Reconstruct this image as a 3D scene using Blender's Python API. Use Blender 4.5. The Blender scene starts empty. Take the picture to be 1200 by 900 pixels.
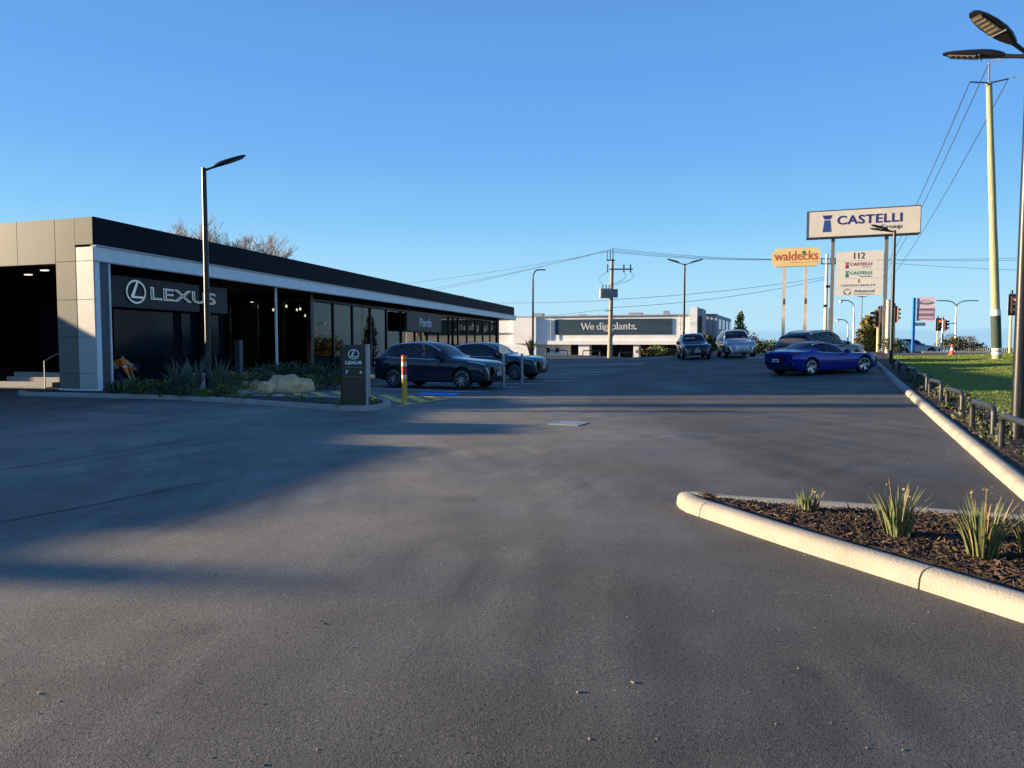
import bpy, bmesh, math, random
from mathutils import Vector, Matrix, noise
random.seed(11)
R = math.radians
S = bpy.context.scene
COL = S.collection

# ------------------------------------------------------------------ camera
F = 860.0                      # focal length in pixels of the 1200 px wide photograph
HORIZON = 403.0
PITCH = math.atan((450 - HORIZON) / F)
CAM_Z = 1.6
cam_d = bpy.data.cameras.new('camera'); cam = bpy.data.objects.new('camera', cam_d); COL.objects.link(cam)
cam.location = (0, 0, CAM_Z); cam.rotation_euler = (math.pi / 2 - PITCH, 0, 0)
cam_d.sensor_fit = 'HORIZONTAL'; cam_d.sensor_width = 36; cam_d.lens = 36 * F / 1200
cam_d.clip_start = 0.05; cam_d.clip_end = 9000
S.camera = cam

# ------------------------------------------------------------------ sun and sky
SUN_EL = R(9.9); SUN_K = 0.13
sun_dir = Vector((-1, SUN_K, 0)).normalized() * math.cos(SUN_EL) + Vector((0, 0, math.sin(SUN_EL)))
sl = bpy.data.lights.new('sun', 'SUN'); so = bpy.data.objects.new('sun', sl); COL.objects.link(so)
sl.energy = 4.0; sl.angle = R(0.55); sl.color = (1.0, 0.77, 0.50)
so.rotation_euler = (-sun_dir).to_track_quat('-Z', 'Y').to_euler(); so.location = (-60, 5, 40)

W = bpy.data.worlds.new('World'); S.world = W; W.use_nodes = True
nt = W.node_tree; nt.nodes.clear()
wo = nt.nodes.new('ShaderNodeOutputWorld'); bg = nt.nodes.new('ShaderNodeBackground')
sky = nt.nodes.new('ShaderNodeTexSky'); sky.sky_type = 'NISHITA'; sky.sun_disc = False
sky.sun_elevation = SUN_EL; sky.sun_rotation = math.atan2(-1, SUN_K)
sky.air_density = 1.0; sky.dust_density = 0.3; sky.ozone_density = 2.0; sky.altitude = 20
EXPO = 1.8
tc = nt.nodes.new('ShaderNodeTexCoord'); sep = nt.nodes.new('ShaderNodeSeparateXYZ')
nt.links.new(tc.outputs['Generated'], sep.inputs[0])
# a clear winter sky grades evenly from pale cyan at the horizon to deep blue overhead; it is blended with the physical sky
ramp = nt.nodes.new('ShaderNodeValToRGB'); ramp.color_ramp.interpolation = 'CARDINAL'; nt.links.new(sep.outputs[2], ramp.inputs[0])
el = ramp.color_ramp.elements; el[0].position = 0.0; el[0].color = (.45, .73, .93, 1); el[1].position = 1.0; el[1].color = (.03, .12, .45, 1)
for p_, c_ in ((.074, (.376, .70, .95)), (.143, (.250, .584, .93)), (.22, (.165, .456, .888)), (.31, (.127, .376, .84)), (.40, (.109, .319, .753)), (.65, (.06, .205, .60))):
    e_ = el.new(p_); e_.color = (*c_, 1)
gain = nt.nodes.new('ShaderNodeVectorMath'); gain.operation = 'SCALE'; gain.inputs['Scale'].default_value = 10.2 / 2 ** EXPO
nt.links.new(ramp.outputs[0], gain.inputs[0])
hsv = nt.nodes.new('ShaderNodeMix'); hsv.data_type = 'RGBA'; hsv.inputs[0].default_value = 0.95
nt.links.new(sky.outputs[0], hsv.inputs[6]); nt.links.new(gain.outputs[0], hsv.inputs[7])
# low cloud bank along the horizon: a soft greyish band below about one degree
mp = nt.nodes.new('ShaderNodeMapping'); mp.inputs['Scale'].default_value = (3, 3, 60)
nz = nt.nodes.new('ShaderNodeTexNoise'); nz.inputs['Scale'].default_value = 3.0; nz.inputs['Detail'].default_value = 5
nt.links.new(tc.outputs['Generated'], mp.inputs[0]); nt.links.new(mp.outputs[0], nz.inputs[0])
ma = nt.nodes.new('ShaderNodeMath'); ma.operation = 'MULTIPLY_ADD'
nt.links.new(nz.outputs[0], ma.inputs[0]); ma.inputs[1].default_value = -0.016
nt.links.new(sep.outputs[2], ma.inputs[2])
mr = nt.nodes.new('ShaderNodeMapRange'); mr.interpolation_type = 'SMOOTHSTEP'
mr.inputs['From Min'].default_value = 0.003; mr.inputs['From Max'].default_value = 0.014
mr.inputs['To Min'].default_value = 0.55; mr.inputs['To Max'].default_value = 0.0
nt.links.new(ma.outputs[0], mr.inputs['Value'])
mx = nt.nodes.new('ShaderNodeMix'); mx.data_type = 'RGBA'
nt.links.new(mr.outputs[0], mx.inputs[0]); nt.links.new(hsv.outputs[2], mx.inputs[6])
mul = nt.nodes.new('ShaderNodeMix'); mul.data_type = 'RGBA'; mul.blend_type = 'MULTIPLY'; mul.inputs[0].default_value = 1
nt.links.new(hsv.outputs[2], mul.inputs[6]); mul.inputs[7].default_value = (0.62, 0.74, 0.86, 1)
nt.links.new(mul.outputs[2], mx.inputs[7])
nt.links.new(mx.outputs[2], bg.inputs[0]); bg.inputs[1].default_value = 0.1
nt.links.new(bg.outputs[0], wo.inputs[0])

S.view_settings.view_transform = 'Standard'; S.view_settings.look = 'None'
S.view_settings.exposure = EXPO; S.view_settings.gamma = 1.0
S.cycles.max_bounces = 8; S.cycles.transparent_max_bounces = 24
S.cycles.use_denoising = True

# ------------------------------------------------------------------ helpers: projection and ground
SP, CP = math.sin(PITCH), math.cos(PITCH)
def ray(px, py):
    a = (px - 600) / F; b = (450 - py) / F
    return Vector((a, b * SP + CP, b * CP - SP))
def at(px, py, D):
    d = ray(px, py); return Vector((0, 0, CAM_Z)) + d * (D / d.y)
def sst(t):
    t = max(0.0, min(1.0, t)); return t * t * (3 - 2 * t)
def H(x, y):
    """height of the ground: the lot climbs gently towards the right and the far end, then falls away"""
    w = max(0.0, (x + 2) / 14); w = w if w < 1.15 else 1.15 + 0.25 * (1 - math.exp(-(w - 1.15) / 0.25))
    r = 0.0155 * max(0.0, min(y, 52) - 8 if y > 11 else max(0, (y - 5)) ** 2 / 12.0)
    z = w * r * (1 - sst((y - 52) / 34))
    z -= 6 * sst((x - 8) / 25) * sst((y - 62) / 90)
    z -= 45 * sst((y - 150) / 1200) + 10 * sst((abs(x) - 150) / 900)
    return z
def G(px, py, dz=0.0):
    d = ray(px, py); t = 1.0; o = Vector((0, 0, CAM_Z))
    step = 0.5
    while t < 400:
        p = o + d * t
        if p.z <= H(p.x, p.y) + dz: break
        t += step
    a, b = t - step, t
    for _ in range(30):
        m = (a + b) / 2; p = o + d * m
        if p.z <= H(p.x, p.y) + dz: b = m
        else: a = m
    return o + d * b
def V(*a): return Vector(a)

# ------------------------------------------------------------------ helpers: meshes
class MB:
    def __init__(s): s.v = []; s.f = []; s.m = []; s.cur = 0
    def add(s, vs, fs):
        o = len(s.v); s.v.extend([tuple(x) for x in vs]); s.f.extend([tuple(i + o for i in f) for f in fs]); s.m.extend([s.cur] * len(fs)); return s
    def quad(s, a, b, c, d): return s.add([a, b, c, d], [(0, 1, 2, 3)])
    def poly(s, pts): return s.add(pts, [tuple(range(len(pts)))])
    def hexa(s, p):  # 4 bottom, 4 top, both anticlockwise from above
        return s.add(p, [(3, 2, 1, 0), (4, 5, 6, 7), (0, 1, 5, 4), (1, 2, 6, 5), (2, 3, 7, 6), (3, 0, 4, 7)])
    def box(s, c, d, M=None):
        x, y, z = d[0] / 2, d[1] / 2, d[2] / 2
        p = [Vector(q) for q in ((-x, -y, -z), (x, -y, -z), (x, y, -z), (-x, y, -z), (-x, -y, z), (x, -y, z), (x, y, z), (-x, y, z))]
        if M is not None: p = [M @ q for q in p]
        return s.hexa([q + Vector(c) for q in p])
    def frame(s, o, ea, eb, a0, a1, b0, b1, z0, z1):  # box in a plan frame with origin o
        P = lambda a, b, z: Vector((o[0] + ea[0] * a + eb[0] * b, o[1] + ea[1] * a + eb[1] * b, z))
        q = [P(a0, b0, z0), P(a1, b0, z0), P(a1, b1, z0), P(a0, b1, z0), P(a0, b0, z1), P(a1, b0, z1), P(a1, b1, z1), P(a0, b1, z1)]
        if ea[0] * eb[1] - ea[1] * eb[0] < 0: q = [q[0], q[3], q[2], q[1], q[4], q[7], q[6], q[5]]
        if b1 < b0: q = [q[3], q[2], q[1], q[0], q[7], q[6], q[5], q[4]]
        return s.hexa(q)
    def prism(s, pts, vec):
        n = len(pts); vec = Vector(vec); a = [Vector(p) for p in pts]; b = [p + vec for p in a]
        return s.add(a + b, [tuple(range(n))[::-1], tuple(range(n, 2 * n))] + [(i, (i + 1) % n, n + (i + 1) % n, n + i) for i in range(n)])
    def tube(s, path, r, n=8, cap=True):
        path = [Vector(p) for p in path]; k = len(path)
        rs = r if isinstance(r, (list, tuple)) else [r] * k
        vs = []; prev = None
        for i, p in enumerate(path):
            t = (path[min(i + 1, k - 1)] - path[max(i - 1, 0)]).normalized()
            if prev is None:
                u = t.orthogonal().normalized()
            else:
                u = (prev - t * prev.dot(t)); u = u.normalized() if u.length > 1e-6 else t.orthogonal().normalized()
            prev = u; w = t.cross(u)
            for j in range(n):
                a = 2 * math.pi * j / n; vs.append(p + (u * math.cos(a) + w * math.sin(a)) * rs[i])
        fs = [(i * n + j, i * n + (j + 1) % n, (i + 1) * n + (j + 1) % n, (i + 1) * n + j) for i in range(k - 1) for j in range(n)]
        if cap: fs += [tuple(range(n))[::-1], tuple(range((k - 1) * n, k * n))]
        return s.add(vs, fs)
    def lathe(s, prof, n=24, M=None):
        vs = []
        for r, z in prof:
            for j in range(n):
                a = 2 * math.pi * j / n; p = Vector((r * math.cos(a), r * math.sin(a), z)); vs.append(M @ p if M is not None else p)
        fs = [(i * n + j, i * n + (j + 1) % n, (i + 1) * n + (j + 1) % n, (i + 1) * n + j) for i in range(len(prof) - 1) for j in range(n)]
        return s.add(vs, fs)
    def mesh(s, name, mats, smooth=False, bevel=0, angle=35):
        me = bpy.data.meshes.new(name); me.from_pydata(s.v, [], s.f)
        if not isinstance(mats, (list, tuple)): mats = [mats]
        for m in mats: me.materials.append(m)
        if len(mats) > 1: me.polygons.foreach_set('material_index', s.m)
        if bevel:
            bm = bmesh.new(); bm.from_mesh(me); bmesh.ops.remove_doubles(bm, verts=bm.verts, dist=1e-5)
            es = [e for e in bm.edges if len(e.link_faces) == 2 and e.calc_face_angle(0) > 0.5]
            bmesh.ops.bevel(bm, geom=es, offset=bevel, segments=2, affect='EDGES', clamp_overlap=True)
            bm.to_mesh(me); bm.free()
        if smooth or bevel:
            me.polygons.foreach_set('use_smooth', [True] * len(me.polygons)); me.set_sharp_from_angle(angle=R(angle))
        me.update(); return me
    def build(s, name, mats, parent=None, smooth=False, bevel=0, angle=35):
        o = bpy.data.objects.new(name, s.mesh(name, mats, smooth, bevel, angle)); COL.objects.link(o)
        if parent: o.parent = parent
        return o
def tag(o, label=None, cat=None, group=None, kind=None):
    if label: o['label'] = label
    if cat: o['category'] = cat
    if group: o['group'] = group
    if kind: o['kind'] = kind
    return o
def thing(name, label, cat, loc=(0, 0, 0), rz=0.0, group=None, kind=None):
    o = bpy.data.objects.new(name, None); COL.objects.link(o); o.location = loc; o.rotation_euler = (0, 0, rz)
    o.empty_display_size = 0.3
    return tag(o, label, cat, group, kind)
KIDS = {}
def copy_tree(o, parent=None):
    c = o.copy(); COL.objects.link(c)
    if parent: c.parent = parent
    for ch in list(o.children): copy_tree(ch, c)
    return c

# ------------------------------------------------------------------ materials
def mat(name, col, rough=0.6, metal=0.0, var=0.12, scale=6.0, bump=0.0, bscale=60.0, coat=0.0, spec=0.5, emit=0.0, dirt=0.0, stretch=None):
    m = bpy.data.materials.new(name); m.use_nodes = True; t = m.node_tree; b = t.nodes['Principled BSDF']
    b.inputs['Roughness'].default_value = rough; b.inputs['Metallic'].default_value = metal
    b.inputs['Coat Weight'].default_value = coat; b.inputs['Coat Roughness'].default_value = 0.03; b.inputs['Specular IOR Level'].default_value = spec
    c = t.nodes.new('ShaderNodeTexCoord'); n = t.nodes.new('ShaderNodeTexNoise'); n.inputs['Scale'].default_value = scale; n.inputs['Detail'].default_value = 6; n.inputs['Roughness'].default_value = 0.6
    src = c.outputs['Object']
    if stretch:
        mpn = t.nodes.new('ShaderNodeMapping'); mpn.inputs['Scale'].default_value = stretch; t.links.new(src, mpn.inputs[0]); src = mpn.outputs[0]
    t.links.new(src, n.inputs['Vector'])
    r = t.nodes.new('ShaderNodeValToRGB')
    lo = [max(0, x * (1 - var - dirt)) for x in col]; hi = [min(1, x * (1 + var)) for x in col]
    r.color_ramp.elements[0].position = 0.3; r.color_ramp.elements[1].position = 0.7
    r.color_ramp.elements[0].color = (*lo, 1); r.color_ramp.elements[1].color = (*hi, 1)
    t.links.new(n.outputs['Fac'], r.inputs[0]); t.links.new(r.outputs[0], b.inputs['Base Color'])
    rr = t.nodes.new('ShaderNodeMapRange'); rr.inputs['To Min'].default_value = max(0, rough * 0.85); rr.inputs['To Max'].default_value = min(1, rough * 1.15)
    t.links.new(n.outputs['Fac'], rr.inputs['Value']); t.links.new(rr.outputs[0], b.inputs['Roughness'])
    if bump:
        n2 = t.nodes.new('ShaderNodeTexNoise'); n2.inputs['Scale'].default_value = bscale; n2.inputs['Detail'].default_value = 4
        t.links.new(c.outputs['Object'], n2.inputs['Vector'])
        bu = t.nodes.new('ShaderNodeBump'); bu.inputs['Strength'].default_value = bump; bu.inputs['Distance'].default_value = 0.02
        t.links.new(n2.outputs['Fac'], bu.inputs['Height']); t.links.new(bu.outputs[0], b.inputs['Normal'])
    if emit:
        b.inputs['Emission Color'].default_value = (*col, 1); b.inputs['Emission Strength'].default_value = emit
    return m
def glass_mat(name, tint, refl=0.12, rough=0.0):
    """sheet glass: tinted see-through mixed with a mirror reflection that grows at grazing angles"""
    m = bpy.data.materials.new(name); m.use_nodes = True; t = m.node_tree
    for n in list(t.nodes):
        if n.type != 'OUTPUT_MATERIAL': t.nodes.remove(n)
    out = t.nodes['Material Output']
    tr = t.nodes.new('ShaderNodeBsdfTransparent'); tr.inputs[0].default_value = (*tint, 1)
    gl = t.nodes.new('ShaderNodeBsdfGlossy'); gl.inputs['Roughness'].default_value = rough
    c = t.nodes.new('ShaderNodeTexCoord'); n = t.nodes.new('ShaderNodeTexNoise'); n.inputs['Scale'].default_value = 0.5
    t.links.new(c.outputs['Object'], n.inputs[0])
    bu = t.nodes.new('ShaderNodeBump'); bu.inputs['Strength'].default_value = 0.04; bu.inputs['Distance'].default_value = 0.05
    t.links.new(n.outputs['Fac'], bu.inputs['Height']); t.links.new(bu.outputs[0], gl.inputs['Normal'])
    lw = t.nodes.new('ShaderNodeFresnel'); lw.inputs['IOR'].default_value = 1.36
    mr_ = t.nodes.new('ShaderNodeMapRange'); mr_.inputs['To Min'].default_value = refl; mr_.inputs['To Max'].default_value = 1.0
    t.links.new(lw.outputs[0], mr_.inputs['Value'])
    mi = t.nodes.new('ShaderNodeMixShader'); t.links.new(mr_.outputs[0], mi.inputs[0]); t.links.new(tr.outputs[0], mi.inputs[1]); t.links.new(gl.outputs[0], mi.inputs[2])
    t.links.new(mi.outputs[0], out.inputs[0]); return m

def asphalt_mat(name, base, tint):
    m = bpy.data.materials.new(name); m.use_nodes = True; t = m.node_tree; b = t.nodes['Principled BSDF']; L = t.links.new
    c = t.nodes.new('ShaderNodeTexCoord')
    def noi(scale, detail=4, rough=0.55, vec=None, sc=None, rot=0.0):
        n = t.nodes.new('ShaderNodeTexNoise'); n.inputs['Scale'].default_value = scale; n.inputs['Detail'].default_value = detail; n.inputs['Roughness'].default_value = rough
        src = c.outputs['Object']
        if sc:
            q = t.nodes.new('ShaderNodeMapping'); q.inputs['Scale'].default_value = sc; q.inputs['Rotation'].default_value = (0, 0, rot); L(src, q.inputs[0]); src = q.outputs[0]
        L(src, n.inputs['Vector']); return n.outputs['Fac']
    def mrange(v, a, b_, lo, hi, sm=True):
        q = t.nodes.new('ShaderNodeMapRange'); q.interpolation_type = 'SMOOTHSTEP' if sm else 'LINEAR'
        for k, x in zip(('From Min', 'From Max', 'To Min', 'To Max'), (a, b_, lo, hi)): q.inputs[k].default_value = x
        L(v, q.inputs['Value']); return q.outputs[0]
    def mth(op, a, b_):
        q = t.nodes.new('ShaderNodeMath'); q.operation = op
        for i, x in enumerate((a, b_)):
            if isinstance(x, (int, float)): q.inputs[i].default_value = x
            else: L(x, q.inputs[i])
        return q.outputs[0]
    big = mrange(noi(0.22, 3), 0.3, 0.7, 0.80, 1.16)
    med = mrange(noi(1.7, 4), 0.3, 0.7, 0.9, 1.1)
    # wheel tracks: long streaks running up the drive, and scuffs across it
    tr1 = mrange(noi(1.0, 3, 0.5, sc=(0.55, 0.045, 1), rot=R(-8)), 0.42, 0.66, 0.90, 1.12)
    tr2 = mrange(noi(1.0, 5, 0.6, sc=(0.08, 1.1, 1), rot=R(6)), 0.5, 0.72, 1.0, 1.09)
    v = t.nodes.new('ShaderNodeTexVoronoi'); v.inputs['Scale'].default_value = 120; L(c.outputs['Object'], v.inputs['Vector'])
    stone = mth('MULTIPLY', mrange(noi(150, 2), 0.35, 0.68, 0.58, 1.42), mrange(noi(55, 3, .7), 0.36, 0.44, 0.25, 1.06))
    stone2 = t.nodes.new('ShaderNodeTexVoronoi'); stone2.inputs['Scale'].default_value = 70; L(c.outputs['Object'], stone2.inputs['Vector'])
    cr = t.nodes.new('ShaderNodeRGBToBW'); L(stone2.outputs['Color'], cr.inputs[0])
    pale = mrange(cr.outputs[0], 0.72, 0.97, 1.0, 1.55)
    # turning tyre marks: arcs about the points the cars swing round
    def arcs(cx, cy, freq, seed):
        d = t.nodes.new('ShaderNodeVectorMath'); d.operation = 'DISTANCE'; L(c.outputs['Object'], d.inputs[0]); d.inputs[1].default_value = (cx, cy, 0)
        n = t.nodes.new('ShaderNodeTexNoise'); n.noise_dimensions = '4D'; n.inputs['Scale'].default_value = 1.0; n.inputs['Detail'].default_value = 3
        cmb = t.nodes.new('ShaderNodeCombineXYZ'); L(mth('MULTIPLY', d.outputs['Value'], freq), cmb.inputs[0]); L(cmb.outputs[0], n.inputs['Vector']); n.inputs['W'].default_value = seed
        m_ = mrange(noi(0.35, 2), 0.42, 0.6, 0.0, 1.0)
        k = mrange(n.outputs['Fac'], 0.42, 0.60, -0.17, 0.13)
        return mth('ADD', mth('MULTIPLY', k, m_), 1.0)
    marks = mth('MULTIPLY', arcs(11.0, 3.0, 2.1, 1.3), arcs(-13.0, 6.0, 1.7, 5.1))
    stain = mrange(noi(0.9, 5, 0.65), 0.60, 0.72, 1.0, 0.72)
    scuff = mrange(noi(2.1, 7, 0.75, sc=(0.6, 1.5, 1), rot=R(-14)), 0.675, 0.72, 1.0, 2.1)
    marks = mth('MULTIPLY', marks, mth('MULTIPLY', stain, scuff))
    val = mth('MULTIPLY', mth('MULTIPLY', mth('MULTIPLY', big, med), mth('MULTIPLY', tr1, tr2)), mth('MULTIPLY', mth('MULTIPLY', stone, pale), marks))
    # view-angle brightness put into the colour: paler mid drive, darker towards the edges
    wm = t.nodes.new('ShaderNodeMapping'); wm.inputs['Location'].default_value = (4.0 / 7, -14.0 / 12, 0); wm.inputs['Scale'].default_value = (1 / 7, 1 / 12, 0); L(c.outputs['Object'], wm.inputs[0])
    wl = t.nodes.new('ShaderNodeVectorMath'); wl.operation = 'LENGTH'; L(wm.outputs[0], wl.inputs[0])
    view_tone = mrange(mth('ADD', wl.outputs['Value'], mth('MULTIPLY', noi(0.3, 3), 0.5)), 0.90, 1.50, 1.35, 0.66)
    val = mth('MULTIPLY', mth('MULTIPLY', val, view_tone), base)
    cc = t.nodes.new('ShaderNodeCombineColor')
    for i, k in enumerate(tint): L(mth('MULTIPLY', val, k), cc.inputs[i])
    L(cc.outputs[0], b.inputs['Base Color'])
    L(mrange(noi(0.6, 4), 0.3, 0.7, 0.62, 0.82), b.inputs['Roughness']); b.inputs['Specular IOR Level'].default_value = 0.35
    v2 = t.nodes.new('ShaderNodeTexVoronoi'); v2.inputs['Scale'].default_value = 55; L(c.outputs['Object'], v2.inputs['Vector'])
    hgt = mth('ADD', mth('ADD', mth('MULTIPLY', mrange(v.outputs['Distance'], 0.05, 0.6, 1.0, 0.0), 0.55), mth('MULTIPLY', mrange(v2.outputs['Distance'], 0.1, 0.7, 1.0, 0.0), 0.25)), mth('MULTIPLY', noi(260, 2, 0.6), 0.35))
    hgt = mth('MULTIPLY', hgt, mrange(noi(9, 4, .6), 0.35, 0.6, 0.55, 1.15))
    bu = t.nodes.new('ShaderNodeBump'); bu.inputs['Strength'].default_value = 0.42; bu.inputs['Distance'].default_value = 0.005; L(hgt, bu.inputs['Height'])
    L(bu.outputs[0], b.inputs['Normal']); return m

M = {}
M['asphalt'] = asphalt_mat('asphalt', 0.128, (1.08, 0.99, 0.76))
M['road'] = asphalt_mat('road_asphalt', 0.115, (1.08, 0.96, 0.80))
M['seam'] = mat('asphalt_joint', (0.055, 0.054, 0.053), 0.75, var=0.4, scale=3, bump=0.5, bscale=90)
M['soil'] = mat('soil', (0.10, 0.085, 0.06), 0.95, var=0.35, scale=0.4, bump=0.6, bscale=4)
M['kerb'] = mat('painted_concrete', (0.32, 0.30, 0.245), 0.85, var=0.10, scale=2.2, bump=0.35, bscale=55, dirt=0.14)
M['white_line'] = mat('white_paint', (0.82, 0.82, 0.80), 0.7, var=0.15, scale=9, bump=0.4, bscale=90, dirt=0.2)
M['yellow_line'] = mat('yellow_paint', (0.82, 0.54, 0.08), 0.7, var=0.12, scale=9, bump=0.4, bscale=90, dirt=0.15)
M['blue_line'] = mat('blue_paint', (0.05, 0.28, 0.75), 0.7, var=0.12, scale=9, bump=0.4, bscale=90, dirt=0.15)
M['mulch_soil'] = mat('mulch_bed', (0.028, 0.019, 0.014), 0.95, var=0.5, scale=14, bump=1.0, bscale=30)
M['lawn'] = mat('lawn', (0.165, 0.20, 0.034), 0.95, var=0.30, scale=1.3, bump=0.9, bscale=22, spec=0.1)
M['black_metal'] = mat('black_metal', (0.014, 0.015, 0.018), 0.38, 0.2, var=0.2, scale=5, bump=0.05, bscale=40)
M['grey_metal'] = mat('grey_metal', (0.20, 0.20, 0.21), 0.45, 0.7, var=0.12, scale=6, bump=0.05)
M['galv'] = mat('galvanised_steel', (0.34, 0.35, 0.36), 0.45, 0.6, var=0.15, scale=12, bump=0.06)
M['silver'] = mat('brushed_silver', (0.62, 0.62, 0.63), 0.28, 0.9, var=0.08, scale=20)
M['white_paint'] = mat('white_metal', (0.85, 0.85, 0.84), 0.5, var=0.06, scale=3, bump=0.03, dirt=0.05)
M['cream_panel'] = mat('cream_panel', (0.52, 0.49, 0.43), 0.45, 0.05, var=0.05, scale=2)
M['tan_panel'] = mat('bronze_panel', (0.19, 0.187, 0.145), 0.5, 0.0, var=0.14, scale=0.5, bump=0.02, bscale=2, spec=0.12)
M['dark_fascia'] = mat('dark_fascia', (0.006, 0.010, 0.016), 0.6, 0.0, var=0.15, scale=1.5, spec=0.08)
M['charcoal'] = mat('charcoal_panel', (0.030, 0.031, 0.034), 0.5, 0.0, var=0.12, scale=1.2, spec=0.3)
M['greyblue'] = mat('grey_reveal', (0.085, 0.09, 0.1), 0.5, 0.2, var=0.1, scale=2)
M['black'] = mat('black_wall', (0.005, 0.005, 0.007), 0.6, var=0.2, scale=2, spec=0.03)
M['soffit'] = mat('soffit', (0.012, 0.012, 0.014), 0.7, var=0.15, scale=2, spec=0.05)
M['int_wall'] = mat('interior_wall', (0.10, 0.10, 0.105), 0.7, var=0.15, scale=0.8)
M['int_floor'] = mat('interior_floor', (0.12, 0.12, 0.12), 0.2, var=0.1, scale=1)
M['concrete'] = mat('concrete', (0.34, 0.33, 0.31), 0.85, var=0.15, scale=2, bump=0.3, bscale=40, dirt=0.1)
M['mullion'] = mat('mullion', (0.010, 0.010, 0.012), 0.4, 0.3, var=0.2)
M['glass'] = glass_mat('showroom_glass', (0.50, 0.56, 0.56), 0.03)
M['clear_glass'] = glass_mat('clear_showroom_glass', (0.80, 0.84, 0.82), 0.02)
M['car_glass'] = glass_mat('car_glass', (0.46, 0.55, 0.53), 0.04)
M['lamp_light'] = mat('downlight', (1.0, 0.86, 0.62), 0.5, emit=0.9, var=0.02)
M['led'] = mat('lamp_lens', (0.12, 0.11, 0.09), 0.25, var=0.15, scale=30, coat=0.5)
M['timber_green'] = mat('treated_timber', (0.36, 0.355, 0.215), 0.85, var=0.20, scale=5, bump=0.5, bscale=25, stretch=(6, 6, 0.35), dirt=0.15)
M['timber_grey'] = mat('weathered_timber', (0.36, 0.31, 0.22), 0.85, var=0.22, scale=5, bump=0.5, bscale=25, stretch=(6, 6, 0.35), dirt=0.2)
M['pole_dark'] = mat('dark_green_band', (0.035, 0.06, 0.045), 0.8, var=0.3, scale=6)
M['wire'] = mat('wire', (0.05, 0.06, 0.08), 0.6, var=0.1)
M['insulator'] = mat('insulator', (0.10, 0.07, 0.07), 0.3, var=0.3, scale=20)
M['sign_white'] = mat('sign_face', (0.70, 0.64, 0.54), 0.5, var=0.04, scale=1.5, dirt=0.05)
M['sign_white2'] = mat('sign_board', (0.72, 0.67, 0.58), 0.5, var=0.03, scale=1.5)
M['sign_edge'] = mat('sign_edge', (0.10, 0.10, 0.11), 0.5, 0.3)
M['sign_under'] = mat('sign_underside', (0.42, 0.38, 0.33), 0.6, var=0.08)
M['navy'] = mat('navy_print', (0.020, 0.022, 0.17), 0.5, var=0.04)
M['blue_print'] = mat('blue_print', (0.025, 0.07, 0.26), 0.5, var=0.04)
M['red_print'] = mat('red_print', (0.42, 0.02, 0.045), 0.5, var=0.04)
M['green_print'] = mat('green_print', (0.02, 0.24, 0.15), 0.5, var=0.04)
M['gold_print'] = mat('gold_print', (0.45, 0.27, 0.05), 0.5, var=0.04)
M['grey_print'] = mat('grey_print', (0.17, 0.20, 0.17), 0.5, var=0.04)
M['ink'] = mat('black_print', (0.03, 0.03, 0.03), 0.5, var=0.05)
M['yellow_board'] = mat('yellow_board', (0.82, 0.62, 0.26), 0.55, var=0.06, scale=1.2, dirt=0.05)
M['orange_print'] = mat('orange_print', (0.52, 0.09, 0.03), 0.5, var=0.04)
M['cream_post'] = mat('cream_post', (0.70, 0.59, 0.44), 0.7, var=0.12, scale=3, dirt=0.12)
M['steel_post'] = mat('steel_post', (0.20, 0.18, 0.16), 0.6, 0.2, var=0.15, scale=3)
M['render_wall'] = mat('rendered_wall', (0.84, 0.83, 0.80), 0.85, var=0.05, scale=0.5, bump=0.08, bscale=20, dirt=0.05)
M['render_grey'] = mat('rendered_grey', (0.40, 0.40, 0.40), 0.8, var=0.05, scale=0.5, dirt=0.05)
M['banner'] = mat('banner', (0.018, 0.052, 0.082), 0.55, var=0.08, scale=1.5)
M['print_white'] = mat('white_print', (0.74, 0.74, 0.72), 0.5, var=0.03)
M['dark_glazing'] = mat('dark_glazing', (0.010, 0.013, 0.019), 0.1, var=0.2, scale=0.6, spec=0.12)
M['brown_slat'] = mat('brown_slat', (0.075, 0.05, 0.04), 0.6, var=0.2, scale=2)
M['tyre'] = mat('tyre', (0.012, 0.012, 0.013), 0.8, var=0.2, scale=8)
M['rim_dark'] = mat('rim_dark', (0.30, 0.30, 0.32), 0.3, 0.85, var=0.1)
M['rim_silver'] = mat('rim_silver', (0.5, 0.5, 0.52), 0.25, 0.9, var=0.1)
M['trim_black'] = mat('black_trim', (0.010, 0.010, 0.011), 0.55, var=0.15)
M['grille'] = mat('grille_black', (0.008, 0.008, 0.009), 0.3, var=0.2, scale=30)
M['chrome'] = mat('chrome_trim', (0.75, 0.77, 0.80), 0.28, 0.8, var=0.03)
M['lens'] = mat('headlamp_lens', (0.42, 0.45, 0.5), 0.08, 0.4, var=0.25, scale=30, coat=1.0)
M['tail'] = mat('tail_lens', (0.20, 0.008, 0.008), 0.12, var=0.2, coat=1.0)
M['plate'] = mat('number_plate', (0.62, 0.64, 0.68), 0.4, var=0.12, scale=25)
M['interior'] = mat('car_interior', (0.02, 0.02, 0.022), 0.7, var=0.2)
M['rock'] = mat('limestone_rock', (0.80, 0.48, 0.24), 0.9, var=0.30, scale=3, bump=0.8, bscale=9, dirt=0.1)
M['leaf_dark'] = mat('dark_leaf', (0.035, 0.060, 0.018), 0.55, var=0.45, scale=3)
M['leaf_mid'] = mat('mid_leaf', (0.11, 0.15, 0.03), 0.6, var=0.40, scale=3)
M['leaf_flax'] = mat('flax_leaf', (0.085, 0.115, 0.065), 0.5, var=0.35, scale=4)
M['leaf_kang'] = mat('strap_leaf', (0.13, 0.155, 0.055), 0.55, var=0.40, scale=9)
M['leaf_dry'] = mat('dry_leaf', (0.24, 0.16, 0.07), 0.7, var=0.3, scale=9)
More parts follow.
